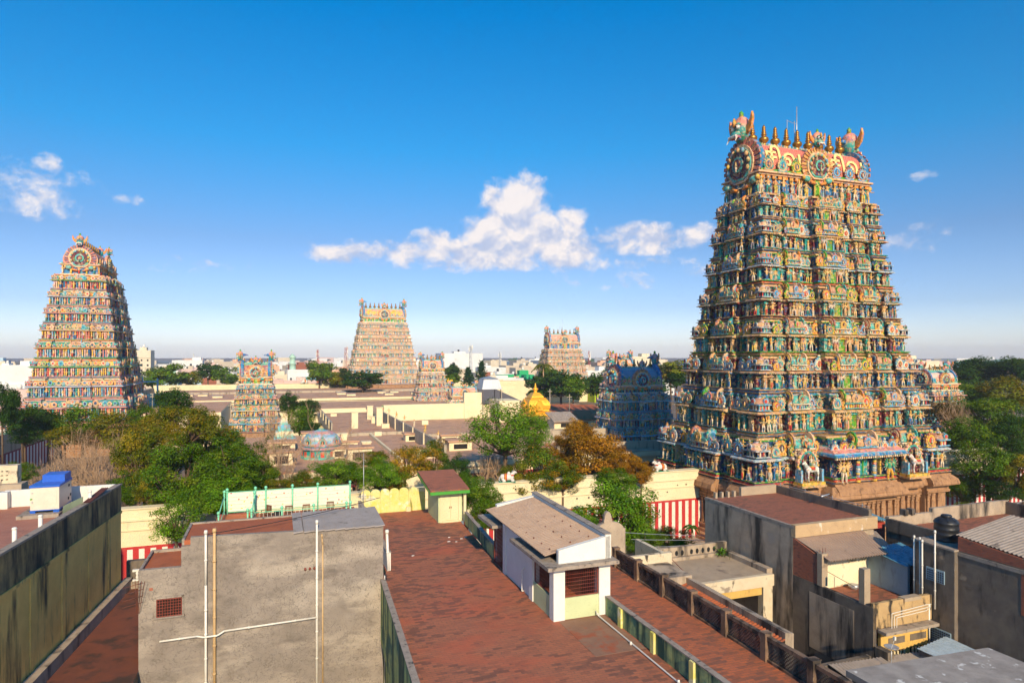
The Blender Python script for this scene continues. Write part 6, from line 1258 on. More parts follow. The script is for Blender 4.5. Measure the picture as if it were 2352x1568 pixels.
m = MB(); m.sheet((38.6, 31.4, 10.3), (41.5, 31.4, 10.35), (42.0, 34.6, 10.7), (38.6, 34.2, 10.65), 12, .03); part('blue_roof_sheet', m, M_BLUETARP, bh)
fr = part('front_wall', B((33.76, 38.6, 29.6, 29.85, 7.55, 9.1)), plaster('stained ochre parapet', (.50, .34, .16), (.42, .28, .14), (.04, .035, .03), .50, .60, 1.5, grain=1.2, stretch=.4), bh); part('draped_cloth', B((36.2, 37.6, 29.5, 29.95, 8.95, 9.16)), M_TANROOF, fr)
part('sunshade', B((34.1, 38.5, 29.0, 29.6, 7.35, 7.53)), M_COPING, bh); part('yellow_wall', B((34.3, 38.2, 29.55, 29.75, 4.0, 7.33)), M_YELP, bh); part('side_pier', B((33.75, 34.2, 28.6, 29.5, 2, 6.6)), M_SOOT, bh)
for u in (34.9, 36.7):
    wn = part('window', B((u, u + 1.35, 29.5, 29.55, 4.6, 6.1)), M_DARK, bh); m = MB()
    for k in range(5): m.box(u + .06 + k * .27, u + .17 + k * .27, 29.42, 29.49, 4.6, 6.1)
    part('baluster_row', m, M_CREAMW, wn); part('vent', B((u, u + 1.35, 29.53, 29.549, 6.5, 6.9)), M_SOOT, wn)
m = MB(); m.lathe([(.22, 0), (.34, .12), (.36, .3), (.3, .32)], 10, (36.9, 33.9, 8.2)); single('metal_basin', m, M_STEEL, 'small metal basin on the courtyard floor below the cream wall', 'basin', 36.9, 33.9, 8.2)
m = MB(); m.path([(34.4, 31.3, 8.9), (34.4, 31.3, 9.4), (33.0 + 2.0, 34.5, 9.5)], .02, 4); m.tube((35.7, 32.4, 8.2), (35.7, 32.4, 10.1), .03, .03, 5); single('clothes_pole', m, M_RUST, 'thin pole standing in the courtyard in front of the cream wall', 'pole', 35.7, 32.4, 8.2)

# ---- brown house with the water tank, dark brick topped house, far flat roofs
ch = thing('brown_pipe_house', 'narrow brown stained house hung with white pipes, below the black water tank', 'building', 38.7, 28.2, 0)
part('wall', B((38.7, 44, 28.2, 30.9, 0, 12.15)), M_SOOT, ch); part('roof_slab', B((38.6, 44, 28.15, 31.0, 12.15, 12.25)), M_COPING, ch)
for z0, z1, v0, v1 in ((9.95, 10.75, 28.8, 30.0), (6.2, 7.1, 28.4, 30.3)):
    lt = part('lattice_vent', B((38.64, 38.69, v0, v1, z0, z1)), M_BLUEW, ch); m = MB(); k = v0 + .05
    while k < v1 - .08:
        j = z0 + .05
        while j < z1 - .08: m.box(38.625, 38.639, k, k + .08, j, j + .08); j += .14
        k += .14
    part('holes', m, M_DARK, lt)
for lab, u, v, zt, zb in (('white pipe on the brown house, leftmost of the bundle', 38.55, 30.75, 12.3, 8.4), ('bluish pipe in the middle of the bundle on the brown house', 38.55, 30.35, 12.3, 8.2), ('white pipe in the middle of the bundle on the brown house', 38.5, 30.15, 12.2, 8.0), ('tall white pipe on the brown house below the black tank', 38.5, 29.3, 13.0, 8.3), ('low white pipe on the brown house above the pale sheet roof', 38.4, 29.6, 8.3, 5.8)):
    pipe(lab, [(u, v, zt), (u, v, zb)], .05, M_PVC, group='white pipes on the brown house')
m = MB()
for k in range(3): m.path([(38.3, 29.4 + .1 * k, 8.6 - .18 * k), (37.9, 29.4, 8.62 - .18 * k), (34.9 + .2 * k, 29.3, 8.5 - .15 * k), (34.9 + .2 * k, 29.3, 7.6)], .025, 5)
single('pipe_bundle', m, M_PVC, 'three thin white pipes running along the ochre parapet', 'pipes', 38.3, 29.4, 8.5)
wt = thing('water_tank', 'big black plastic water tank standing on the brown house at the right', 'water tank', 40.3, 29.9, 12.25)
m = MB(); m.lathe([(r_ * .86, z_ * .9) for r_, z_ in [(.80, 0), (.84, .08), (.80, .16), (.80, .40), (.84, .46), (.80, .52), (.80, .8), (.84, .86), (.80, .92), (.80, 1.2), (.84, 1.28), (.80, 1.34), (.72, 1.45), (.55, 1.58), (.34, 1.66)]], 24, (40.3, 29.9, 12.25)); part('tank_body', m, M_BLACKPL, wt)
m = MB(); m.lathe([(.30, 0), (.32, .1), (.26, .16)], 16, (40.3, 29.9, 13.73)); part('lid', m, M_BLACKPL, wt)
for k in range(8): t = 2 * pi * k / 8; m = MB(); m.tube((40.3 + .36 * cos(t), 29.9 + .36 * sin(t), 13.7), (40.3 + .63 * cos(t), 29.9 + .63 * sin(t), 13.52), .05, .06, 5); part('rib', m, M_BLACKPL, wt)
dh = thing('dark_brick_topped_house', 'tall soot dark house with a brick top and corrugated roof at the right edge', 'building', 39, 20, 0)
part('wall', B((39.0, 39.3, 12, 28.2, 0, 12.2), (39.3, 48, 12, 28.19, 0, 12.2)), M_SOOT, dh); m = MB(); m.prism([(39.0, 18), (39.35, 18), (39.35, 28.2), (39.0, 28.2)], 12.2, [12.0 + .2, 12.2, 13.02, 13.02]); part('brick_course', m, M_BRICK, dh); part('brick_patch', B((38.98, 39.0, 22.0, 24.6, 9.6, 12.0)), M_BRICK, dh)
m = MB(); m.sheet((39.1, 18, 12.35), (39.1, 28.4, 13.1), (46.5, 30.0, 13.35), (46.5, 18, 12.6), 44, .035, 3); part('roof_sheet', m, M_ASB2, dh); part('lintel_band', B((38.95, 39.02, 18, 28.2, 11.9, 12.12)), M_COPING, dh)
eh = thing('far_flat_roofed_house', 'flat red roofed house with soot dark parapets behind the black water tank', 'building', 43, 31, 0)
part('wall', B((43, 56, 31, 36.6, 0, 11.2)), M_SOOT, eh); part('roof_floor', B((43.2, 55.8, 31, 36.4, 11.2, 11.22)), M_TILE4, eh)
part('left_parapet', B((42.9, 43.2, 31, 36.4, 11.0, 11.9)), M_SOOT, eh); part('rear_parapet', B((43.0, 47.5, 36.35, 36.65, 11.22, 12.0), (47.5, 56, 36.35, 36.65, 11.22, 12.3)), M_DARKW, eh); part('right_parapet', B((55.7, 56, 24, 36.35, 11.2, 12.2)), M_SOOT, eh); part('roof_box', B((50.5, 56, 31.5, 33, 11.22, 11.8)), M_TILE4, eh)
part('roof_wing', B((45, 60, 24, 31, 0, 11.1)), M_TILE4, eh)
for i in range(2): part('parapet_stub', B((44.5 + i * .7, 44.8 + i * .7, 36.2, 36.7, 12.0, 12.45)), M_SOOT, eh)
tp_ = thing('market_stall_roof', 'bright blue sheet roof over a red painted wall, between the flat roofed houses', 'shed', 46, 41, 0); m = MB(); m.sheet((45.0, 41, 10.6), (48.5, 41, 10.2), (48.5, 44, 10.6), (45.0, 44, 10.8), 18, .03); part('blue_sheet', m, M_BLUETARP, tp_); part('wall', B((45.2, 48.3, 41.2, 43.8, 0, 10.0)), M_REDW, tp_)
# slab roof at the lower right, sheds below
ls = thing('pale_slab_roof_house', 'near flat roof of stained pale concrete at the bottom right corner', 'building', 24, 15, 0)
part('roof_slab', poly([(20.5, 3), (27.6, 3), (27.6, 18.7), (20.5, 19.2)], 11.75, 12.0), M_PALESTAIN, ls); part('wall', poly([(20.6, 3), (27.4, 3), (27.4, 18.5), (20.6, 19.0)], 0, 11.75), M_SOOT, ls)
cs_ = thing('sheet_roofed_shed', 'low shed with a rusty grey corrugated roof below the ochre house', 'shed', 32, 27, 0)
m = MB(); m.sheet((30.2, 24.0, 5.4), (37.4, 24.0, 5.5), (37.4, 28.5, 6.3), (30.2, 29.5, 6.1), 32, .04, 2); part('roof_sheet', m, M_ASB2, cs_); part('wall', B((30.4, 37.2, 24.2, 28.3, 0, 5.3)), M_SOOT, cs_); m = MB(); m.sheet((36.0, 24.6, 6.6), (38.6, 24.6, 6.7), (38.5, 28.6, 6.9), (35.6, 28.2, 6.75), 9, .04); part('patched_sheet', m, plain('pale blue grey sheet', (.34, .42, .48), .5, .15), cs_)
m = MB(); m.sheet((26, 19.4, 5.2), (31, 19.4, 5.2), (31, 26, 5.8), (26, 26, 5.8), 18, .04); single('low_sheet_roof', m, M_SLAB, 'lowest pale corrugated sheet in the dark yard at the bottom right', 'roof', 28, 22, 5.2)
sdh = thing('satellite_dish', 'small dark satellite dish on a pole above the corrugated shed roof', 'satellite dish', 33.2, 27.9, 6.2)
m = MB(); m.lathe([(.04, .0), (.18, .03), (.32, .08), (.40, .15), (.385, .16), (.3, .1), (.02, .03)], 16, (33.2, 27.9, 7.2)); part('dish', m, M_STEEL, sdh); m = MB(); m.tube((33.2, 27.9, 6.2), (33.2, 27.9, 7.2), .03, .03, 6); m.tube((33.2, 27.9, 6.6), (32.8, 27.6, 6.25), .02, .02, 4); part('pole', m, M_STEEL, sdh); m = MB(); m.tube((33.2, 27.9, 7.25), (33.2, 27.7, 7.85), .015, .015, 4); m.box(33.14, 33.26, 27.64, 27.76, 7.8, 8.0); part('feed_arm', m, M_PVC, sdh)
yd = thing('yard_walls', 'broken low walls in the dark yard under the lattice railing', 'walls', 27, 30, 0)
m = MB(); m.box(26, 33.6, 29.6, 29.9, 0, 6.0); m.box(25.4, 25.7, 20, 36, 0, 5.0); m.box(28.5, 33.5, 26.2, 26.5, 0, 5.2); m.box(25.7, 33.7, 20, 37.3, 0, 3.8); part('wall', m, M_SOOT, yd)
# street poles and wires
def pole(label, px, ytop, Z, zb=0, arms=2):
    x, y, zt = PXD(px, ytop, Z); u, v = UV(x, y); o = thing('utility_pole', label, 'utility pole', u, v, zb, 'utility poles'); m = MB(); m.tube((u, v, zb), (u, v, zt), .13, .09, 7); part('shaft', m, M_SOOT, o)
    for k in range(arms):
        m = MB(); m.box(u - .9, u + .9, v - .05, v + .05, zt - .5 - .6 * k, zt - .4 - .6 * k)
        for q in (-.8, -.3, .3, .8): m.lathe([(.05, 0), (.06, .12), (.02, .18)], 6, (u + q, v, zt - .4 - .6 * k))
        part('cross_arm', m, M_SOOT, o)
pole('dark wooden pole with cross arms before the granite base of the huge tower', 2028, 1182, 60)
def wire(label, a, b, sag=.6):
    A, B_ = np.array(UV(*PXD(*a)[:2]) + (PXD(*a)[2],)), np.array(UV(*PXD(*b)[:2]) + (PXD(*b)[2],)); pts = []
    for k in range(13): t = k / 12; p = A + (B_ - A) * t; p[2] -= sag * 4 * t * (1 - t); pts.append(tuple(p))
    m = MB(); m.path(pts, .022, 4); single('overhead_wire', m, M_STEEL, label, 'wire', *pts[0], group='overhead wires along the street')
wire('upper overhead wire in front of the bright green tree', (1430, 1222, 56), (2010, 1205, 62)); wire('middle overhead wire in front of the bright green tree', (1450, 1238, 56), (2010, 1215, 62), .4); wire('lowest overhead wire in front of the bright green tree', (1470, 1256, 56), (1640, 1245, 57), .1)
wire('upper overhead wire at the right edge above the soot dark parapets', (2028, 1186, 60), (2352, 1150, 62), .8); wire('lower overhead wire at the right edge above the soot dark parapets', (2028, 1196, 60), (2352, 1162, 60), .8)
HAZE = True
# ================================================================== ground, temple precinct, city
M_GROUND = plaster('dusty ground', (.22, .16, .11), (.17, .125, .09), grain=.05, bs=.1); M_ROAD = plaster('asphalt street', (.075, .068, .062), (.055, .05, .047), grain=.4, bs=.2)
M_CREAMWALL = plaster('cream temple wall', (.78, .66, .42), (.72, .60, .37), (.46, .36, .22), .64, .80, .8, (.66, .56, .38), .60, .70, .3, grain=.35, bs=.15, stretch=.2)
M_TROOF = plaster('mauve brown temple roof', (.58, .34, .215), (.47, .275, .175), (.26, .15, .11), .55, .70, .30, (.48, .17, .09), .60, .68, .05, grain=.5, bs=.3, stretch=1)
M_GREYWALL = plaster('grey streaked plaster wall', (.46, .38, .28), (.38, .32, .24), (.16, .13, .11), .52, .66, .9, grain=.5, stretch=.12)
M_PCREAM = plaster('pale cream wash', (.80, .68, .44), (.74, .60, .38), (.5, .36, .2), .66, .8, .8, grain=.5, stretch=.3)
def stripes(name, red, white, w, zt):
    m, N, L, P = mat_new(name); pos = world_pos(N, L); s = N.new('ShaderNodeSeparateXYZ'); L.new(pos, s.inputs[0])
    f = nmath(N, L, 'FRACT', nmath(N, L, 'MULTIPLY', nmath(N, L, 'ADD', s.outputs[0], s.outputs[1]), 1 / w)); a = nmath(N, L, 'GREATER_THAN', f, .48); top = nmath(N, L, 'GREATER_THAN', s.outputs[2], zt)
    base = mix(N, L, nmath(N, L, 'MAXIMUM', a, top), white, red); base = mix(N, L, nmath(N, L, 'MULTIPLY', step(N, L, noise(N, L, pos, 1.2, 6), .55, .75), .3), base, (.3, .2, .15)); L.new(base, P.inputs['Base Color']); P.inputs['Roughness'].default_value = .8; return m
M_STRIPE = stripes('red and white stripes', (.46, .025, .025), (.74, .68, .58), 1.02, 5.05); M_STRIPE2 = stripes('maroon and white stripes', (.20, .02, .04), (.62, .62, .62), 1.9, 5.0)
g = MB(); g.box(-6000, 6000, -300, 9000, -1, 0); structure('ground', g, M_GROUND)
g = MB(); g.box(-60, 130, 55, 72.5, .0, .004 + .01); structure('street', g, M_ROAD)
g = MB(); g.box(-60, 52, 70.5, 73.2, 0, .15); structure('pavement', g, M_COPING)
def wall_thing(label, u0, u1, v0, v1, z1, name='temple_wall', zs=5.3, stripe=M_STRIPE, mat=M_CREAMWALL, bands=True, axis=0, cat='wall', group='high walls round the temple'):
    o = thing(name, label, cat, u0, v0, 0, group); p = part('wall', B((u0, u1, v0, v1, zs, z1)), mat, o)
    if zs > 0: part('striped_base', B((u0 - .03, u1 + .03, v0 - .03, v1 + .03, 0, zs)), stripe, o)
    if bands:
        e = .14; part('moulding', B((u0 - e, u1 + e, v0 - e, v1 + e, z1 - 1.15, z1 - 1.0), (u0 - e * .8, u1 + e * .8, v0 - e * .8, v1 + e * .8, z1 - 2.1, z1 - 1.98)), mat, o); part('coping', B((u0 - e, u1 + e, v0 - e, v1 + e, z1, z1 + .12)), mat, o)
    return o
w1 = wall_thing('cream wall with red and white striped foot, running from the left to the huge tower', -44, 53.2, 73.0, 74.0, 8.95)
for i in range(34):
    u = -2 + i * 1.6 + R.uniform(-.3, .3); z = R.choice((6.4, 6.5, 7.2, 8.2)); s = R.uniform(.05, .11); part('drain_hole', B((u - s, u + s, 72.93, 72.965, z - s, z + s)), M_DARK, w1)
m = MB(); m.tube((42.5, 73, 8.0), (43.6, 71.8, 7.4), .04, .04, 5); part('iron_spike', m, M_DARK, w1)
wall_thing('striped wall seen through the trees right of the huge tower', 85.5, 150, 73.2, 74.2, 8.95)
wall_thing('grey cream wall running back from the left edge to the pastel tower', -50.5, -49.3, 100, 186, 8.9, stripe=M_STRIPE2, mat=M_GREYWALL); wall_thing('grey cream wall behind the pastel tower running to the far corner', -50.5, -49.3, 212, 312, 10.4, stripe=M_STRIPE2, mat=M_GREYWALL)
wall_thing('long cream far wall left of the far cream tower', -49.3, 31, 312.5, 313.7, 11.5, zs=0); wall_thing('long cream far wall right of the far cream tower', 63, 200, 312.5, 313.7, 11.5, zs=0)
single('low_grey_wall', B((-42, -6, 66, 66.5, 0, 3.0)), M_SOOT, 'low grey wall across the street seen beyond the alley', 'wall', -20, 66)
# bulls sitting on the wall
def bull_mesh(sd):
    rr = random.Random(sd); m = MB(); W_ = (.74, .70, .64)
    m.lathe([(.1, -.95), (.42, -.75), (.50, -.3), (.52, .2), (.46, .6), (.2, .8)], 10, (0, 0, .55), W_, 1, .85); V = m.v[-1]; V[:] = np.stack([V[:, 2] - .55, V[:, 1], .55 + V[:, 0] * .85], 1)
    m.lathe([(.26, 0), (.22, .2), (.06, .36)], 8, (-.30, 0, .9), W_); m.tube((-.62, 0, .75), (-.95, 0, 1.22), .30, .20, 9, W_); m.tube((-.92, 0, 1.25), (-1.28, 0, 1.10), .19, .11, 8, W_); m.tube((-1.26, 0, 1.11), (-1.34, 0, 1.07), .12, .09, 8, (.3, .2, .18))
    for s in (-1, 1):
        m.tube((-.92, s * .12, 1.40), (-.86, s * .20, 1.66), .045, .01, 5, (.5, .3, .08)); m.tube((-.86, s * .16, 1.32), (-.74, s * .38, 1.30), .06, .02, 5, W_); m.lathe([(.03, -.03), (.04, 0), (.03, .03)], 5, (-1.06, s * .15, 1.28), (.02, .02, .02))
        m.tube((-.55, s * .34, .32), (-1.0, s * .30, .14), .14, .09, 7, W_); m.tube((-1.0, s * .30, .12), (-.62, s * .36, .08), .08, .07, 6, W_); m.tube((.55, s * .40, .36), (.1, s * .46, .14), .20, .11, 7, W_); m.tube((.1, s * .46, .1), (.5, s * .5, .07), .08, .06, 6, W_)
    m.lathe([(.56, -.22), (.57, .12)], 12, (0, 0, 0), (.55, .08, .03), 1, .86); V = m.v[-1]; V[:] = np.stack([V[:, 2] + .15, V[:, 1], .55 + V[:, 0] * .86], 1)
    m.lathe([(.575, -.06), (.575, .02)], 12, (0, 0, 0), (.7, .4, .05), 1, .86); V = m.v[-1]; V[:] = np.stack([V[:, 2] + .15, V[:, 1], .55 + V[:, 0] * .86], 1)
    m.tube((-.72, 0, .75), (-.66, 0, .9), .33, .30, 9, (.6, .1, .05)); m.box(-1.15, .95, -.55, .55, 0, .06, (.03, .25, .15)); m.path([(.8, 0, .6), (.95, .1, .3), (.75, .3, .12)], .04, 5, W_)
    return m
M_COL = plaster('painted statue', (1, 1, 1), (1, 1, 1), attr=True, grain=3, bs=.2)
bm_ = bull_mesh(1).mesh('bull_statue', M_COL)
def statue_thing(name, me, label, cat, u, v, z, rz, s, group):
    o = bpy.data.objects.new(name, me); C.objects.link(o); x, y = XY(u, v); o.location = (x, y, z); o.rotation_euler = (0, 0, TH + rz); o.scale = (s,) * 3; tag(o, label, cat, group); return o
def px_uv(px, v):     # the u of pixel column px on the line v = const
    k = (px - CX) / F; q = (k * cT + sT) / (-k * sT + cT); return q * v
statue_thing('bull_statue', bm_, 'white seated bull statue on the cream wall beside the huge tower', 'bull statue', px_uv(1518, 73.5), 73.5, 9.07, 0, 1.0, 'bull statues sitting on the walls'); statue_thing('bull_statue', bm_, 'white seated bull statue on the left end of the visible cream wall, seen from behind', 'bull statue', px_uv(1163, 73.5), 73.5, 9.07, pi * .9, .95, 'bull statues sitting on the walls')
for i, (px, lab) in enumerate(((10, 'white bull statue at the very left on the grey cream wall'), (22, 'white bull statue second from the left on the grey cream wall'), (86, 'white bull statue on the grey cream wall, nearer of the pair before the pastel tower'), (96, 'white bull statue on the grey cream wall, farther of the pair before the pastel tower'))):
    k = (px - CX) / F; u = -49.9; v = u * (-k * sT + cT) / (k * cT + sT); statue_thing('bull_statue', bm_, lab, 'bull statue', u, v, 9.02, pi / 2 + (i % 2) * pi, 1.25, 'bull statues sitting on the walls')
fwl = variants(M_COL, 77)[0]['statue'][1]
for i in range(7): statue_thing('wall_statue', bm_, 'small white bull statue on the wall behind the pastel tower', 'bull statue', -49.9, 216 + i * 13, 10.52, pi / 2, 1.5, 'small bull statues on the wall behind the pastel tower')
for i, px in enumerate((700, 741, 985, 1065)): statue_thing('wall_statue', bm_, ['white bull statue on the far cream wall, leftmost', 'white bull statue on the far cream wall beside the bright green tree', 'white bull statue on the far wall behind the slim pink tower', 'white bull statue on the far wall above the metal canopy'][i], 'bull statue', px_uv(px, 313), 313, 11.6, (i % 2) * pi, 1.7, 'bull statues on the far wall')
# halls with flat roofs
def hall(label, u0, u1, v0, v1, z, name='temple_hall', col=M_PCREAM, lip=.9, ov=.5, group='flat roofed temple halls'):
    o = thing(name, label, 'temple hall', u0, v0, 0, group); part('wall', B((u0 + ov, u1 - ov, v0 + ov, v1 - ov, 0, z - lip)), col, o); part('cornice', B((u0, u1, v0, v1, z - lip, z - .12)), col, o); part('roof', B((u0 + .1, u1 - .1, v0 + .1, v1 - .1, z - .12, z)), M_TROOF, o); return o
h1 = hall('wide mauve roofed temple hall left of the streaked dividing wall', 11, 24.4, 97, 232, 8); h2 = hall('mauve roofed temple hall between the dividing wall and the umbrella shaped tree', 24.9, 62, 97, 162.5, 7.9)
h3 = hall('long far temple hall with small skylights, below the far wall', -44, 72, 236, 308, 9.5); h4 = hall('long low temple hall with a row of openings, right of the small turquoise tower', 3, 60, 200, 230, 8.6); h5 = hall('mauve temple roof behind the cream block wall', 24.9, 50, 166, 198, 9.0); h6 = hall('small roofed court of the domed shrine', -8, 10.9, 97, 142, 7.6)
h7 = hall('temple hall with a row of columns left of the small turquoise tower', -40, -14, 190, 233, 9.2); h8 = hall('grey walled temple building behind the orange tree', 62, 90, 140, 190, 8.8, col=M_GREYWALL)
for i in range(11): part('column', B((-38.5 + i * 2.4, -38.0 + i * 2.4, 190.0, 190.45, 0, 8.3)), M_PCREAM, h7)
for i in range(14): part('opening', B((6 + i * 3.8, 8.6 + i * 3.8, 200.3, 200.45, 6.6, 7.1)), M_DARK, h4)
for i in range(12): part('opening', B((-40 + i * 4.2, -37.5 + i * 4.2, 236.3, 236.45, 7.0, 7.8)), M_DARK, h3)
part('maroon_stripe', B((-8, 10.9, 97.3, 97.45, 5.0, 5.8)), plain('maroon stripe', (.28, .02, .03), .8), h6); part('maroon_stripe', B((24.9, 62, 97.3, 97.45, 5.2, 5.9)), plain('maroon band', (.28, .02, .03), .8), h2)
sl0 = thing('skylight_box', 'small cream skylight box with grey lid on the long far temple hall', 'skylight', 0, 250, 9.5, 'skylights on the far hall roof'); part('box', B((-1.6, 1.6, 249, 251, 9.5, 10.1)), M_PCREAM, sl0); part('lid', B((-1.8, 1.8, 248.8, 251.2, 10.1, 10.3)), M_SLAB, sl0)
def dup(root, loc, label=None, rz=0):
    r = root.copy(); C.objects.link(r); r.location = loc; r.rotation_euler[2] += rz
    if label: r['label'] = label
    def rec(a, b):
        for ch in a.children:
            if ch.name in seen: continue
            c = ch.copy(); C.objects.link(c); c.parent = b; rec(ch, c)
    seen = set(); rec(root, r); return r
first = True
for i, (px, v) in enumerate([(782, 262), (784, 256), (876, 260), (893, 247), (905, 262), (953, 250), (806, 247), (432, 262), (466, 262), (500, 250), (405, 249)]):
    u = px_uv(px, v); x, y = XY(u, v)
    if first: sl0.location = (x, y, 9.5); first = False
    else: dup(sl0, (x, y, 9.5))
# dividing walls, cream blocks, pillars
def seated_row(par_name, label, u, v0, v1, n, z0, z1, mat, seed):
    o = thing('dividing_wall', label, 'wall', u, v0, z0, 'dividing walls on the temple roofs'); part('wall', B((u, u + .4, v0, v1, z0, z1)), mat, o)
    for i in range(n): v = v0 + (v1 - v0) * (i + .5) / n; part('pilaster', B((u - .2, u - .01, v - .35, v + .35, z0, z1 + .2)), M_PCREAM, o)
    return [(u + .2, v0 + (v1 - v0) * (i + .5) / n, z1 + .2) for i in range(n)]
sp_ = seated_row('w', 'streaked grey wall with yellow piers running back between the mauve roofs', 24.45, 99, 168, 7, 7.9, 10.3, M_GREYWALL, 1)
for i, p in enumerate(sp_): statue_thing('roof_statue', fwl[i % len(fwl)], 'painted statue standing on the streaked dividing wall', 'statue', p[0], p[1], p[2], -.4, 1.3, 'statues on the streaked dividing wall')
seated_row('w', 'short wall beside the dome shrine running back to the far hall', 11.0, 146, 184, 4, 8.0, 9.6, M_GREYWALL, 2)
o = thing('cream_block', 'high cream wall block with a taller right end, in front of the slim pink tower', 'wall', 25, 163, 7.9, 'cream blocks on the temple roofs'); part('wall', B((24.9, 50, 163, 164, 7.9, 11.9)), M_PCREAM, o); part('tall_end', B((45.5, 50.2, 162.7, 164.2, 7.9, 14.6)), M_PCREAM, o)
o = thing('cream_block', 'cream block left of the golden dome', 'wall', 50, 150, 7.9, 'cream blocks on the temple roofs'); part('wall', B((50.8, 56, 150, 158, 7.9, 13.2)), M_PCREAM, o)
def lit(px, py, v, z): return px_uv(px, v)
PV = [(779, 108, 2.3, 1.6, 7.6), (800, 117, 3.2, 1.4, 7.6), (827, 101, 3.6, 2.0, 8), (646, 104, 3.4, 1.9, 7.6), (648, 118, 4.2, 1.6, 7.6), (715, 132, 3.2, 1.5, 7.6), (985, 101, 3.6, 1.6, 7.9), (950, 122, 3.0, 1.4, 7.9), (1035, 117, 3.4, 1.5, 7.9), (1058, 108, 4.0, 1.5, 7.9), (780, 126, 2.6, 1.5, 8)]
for i, (px, v, w_, h_, z0) in enumerate(PV):
    u = px_uv(px, v); o = thing('roof_pavilion', ['left', 'nearest', 'small', 'open', 'low'][i % 5] + ' cream roof pavilion, ' + ['beside the domed shrine', 'right of the domed shrine among the bare branches', 'on the central mauve roof', 'left of the domed shrine behind the tall bare tree', 'farther left behind the bare tree', 'between the turquoise tower and the domed shrine', 'at the foot of the dividing wall', 'right of the dividing wall near its middle', 'left of the umbrella shaped tree, farther one', 'left of the umbrella shaped tree, nearer one', 'behind bare branches'][i], 'pavilion', u, v, z0, 'small pavilions on the temple roofs')
    part('wall', B((u - w_ / 2, u + w_ / 2, v, v + w_ * .8, z0, z0 + h_)), M_PCREAM, o); part('roof_slab', B((u - w_ / 2 - .3, u + w_ / 2 + .3, v - .3, v + w_ * .8 + .3, z0 + h_, z0 + h_ + .25)), M_TROOF, o); part('opening', B((u - w_ * .3, u + w_ * .3, v - .05, v - .01, z0 + .3, z0 + h_ * .75)), M_DARK, o)
for i, (px, v, h_) in enumerate([(850, 168, 3.4), (872, 152, 4.2), (815, 148, 3.6), (860, 158, 1.6), (842, 104, 2.6), (788, 118, 2.4), (775, 112, 3.0)]):
    u = px_uv(px, v); o = thing('roof_pillar', ['tall square cream pillar farthest back on the central mauve roof', 'tallest square cream pillar at the dividing wall', 'rounded cream pillar on the central mauve roof', 'short cream pillar between the two tall ones', 'cream pillar nearest the viewer on the central mauve roof', 'cream pillar beside the domed shrine, right one', 'cream pillar beside the domed shrine, left one'][i], 'pillar', u, v, 7.9, 'cream pillars on the temple roofs'); part('shaft', B((u - .7, u + .7, v, v + 1.2, 7.9, 7.9 + h_)), M_PCREAM, o); part('cap', B((u - .8, u + .8, v - .1, v + 1.3, 7.9 + h_, 8.05 + h_)), M_PCREAM, o)
RV = random.Random(3)
for i in range(26):
    v = RV.uniform(104, 225); px = RV.uniform(640, 1060); u = px_uv(px, v)
    if not (12 < u < 23.5 or 26 < u < 58) or (u > 24.5 and 158 < v < 202) or (v > 196 and u > 24): continue
    zz = 8.0 if u < 24 else 7.9
    o = thing('roof_vent', 'small cream vent block scattered on the mauve temple roofs', 'vent', u, v, zz, 'small vent blocks on the temple roofs'); a = RV.uniform(.5, 1.1); part('block', B((u - a, u + a, v, v + a, zz, zz + RV.uniform(.5, 1.0))), M_PCREAM, o)
for i, (u0, u1, v0, v1, z1, lab) in enumerate(((11.2, 24.3, 134, 134.4, 8.6, 'low cream kerb across the central mauve roof, nearer one'), (11.2, 24.3, 188, 188.5, 9.0, 'low cream kerb across the central mauve roof, farther one'), (25, 61.8, 128, 128.4, 8.5, 'low cream kerb across the right mauve roof'), (38, 38.4, 98, 128, 8.5, 'low cream kerb running back on the right mauve roof'), (-44, 72, 272, 272.6, 10.3, 'long low kerb across the far hall roof'), (17.5, 17.9, 98, 134, 8.5, 'low cream kerb running back beside the domed shrine'))):
    single('roof_kerb_wall', B((u0, u1, v0, v1, z1 - .8, z1)), M_PCREAM if i % 2 else M_GREYWALL, lab, 'kerb', u0, v0, z1 - .8, 'low kerbs on the temple roofs')
# domed shrine
u, v = 6.8, 110.5; o = thing('domed_shrine', 'round shrine with a ribbed blue grey dome and turquoise drum, seen through bare branches', 'shrine', u, v, 7.6, rot=1e-9)
m = MB(); m.lathe([(3.2, 0), (3.2, .3), (2.9, .35), (2.9, 1.4), (3.3, 1.5), (3.4, 1.75), (3.0, 1.9)], 12, (0, 0, 0), [LTEAL, LTEAL, TEAL, TEAL, SKYB, PINK, SKYB], smooth=False); part('drum', m, M_PAINT_LEFT, o, off=(0, 0, 0))
m = MB(); m.lathe([(2.9, 1.9), (3.2, 2.2), (3.1, 2.7), (2.85, 3.2), (2.4, 3.7), (1.7, 4.15), (.9, 4.4), (.5, 4.5), (.3, 4.9), (.05, 5.1)], 20, (0, 0, 0), [SKYB, PINK, SKYB, (.5, .5, .55), SKYB, PINK, SKYB, LTEAL, YEL, YEL]); part('dome', m, M_PAINT_LEFT, o, off=(0, 0, 0))
nm = MB(); nm.merge(nasi_mb(R, (PINK, LTEAL, MAROON))); nme = nm.mesh('arch', M_PAINT_LEFT); dm = MB(); dm.box(-.3, .3, -.04, .04, .35, 1.2, RED); dme = dm.mesh('arched_door', M_PAINT_LEFT)
for k in range(8): a = k * pi / 4; inst('arch', nme, o, (3.0 * sin(a), -3.0 * cos(a), 2.7), a, .62)
for k in range(12): a = k * pi / 6; inst('arched_door', dme, o, (2.93 * sin(a), -2.93 * cos(a), 0), a, 1)
m = MB(); uu = px_uv(590 + 590 * .42, 122); 
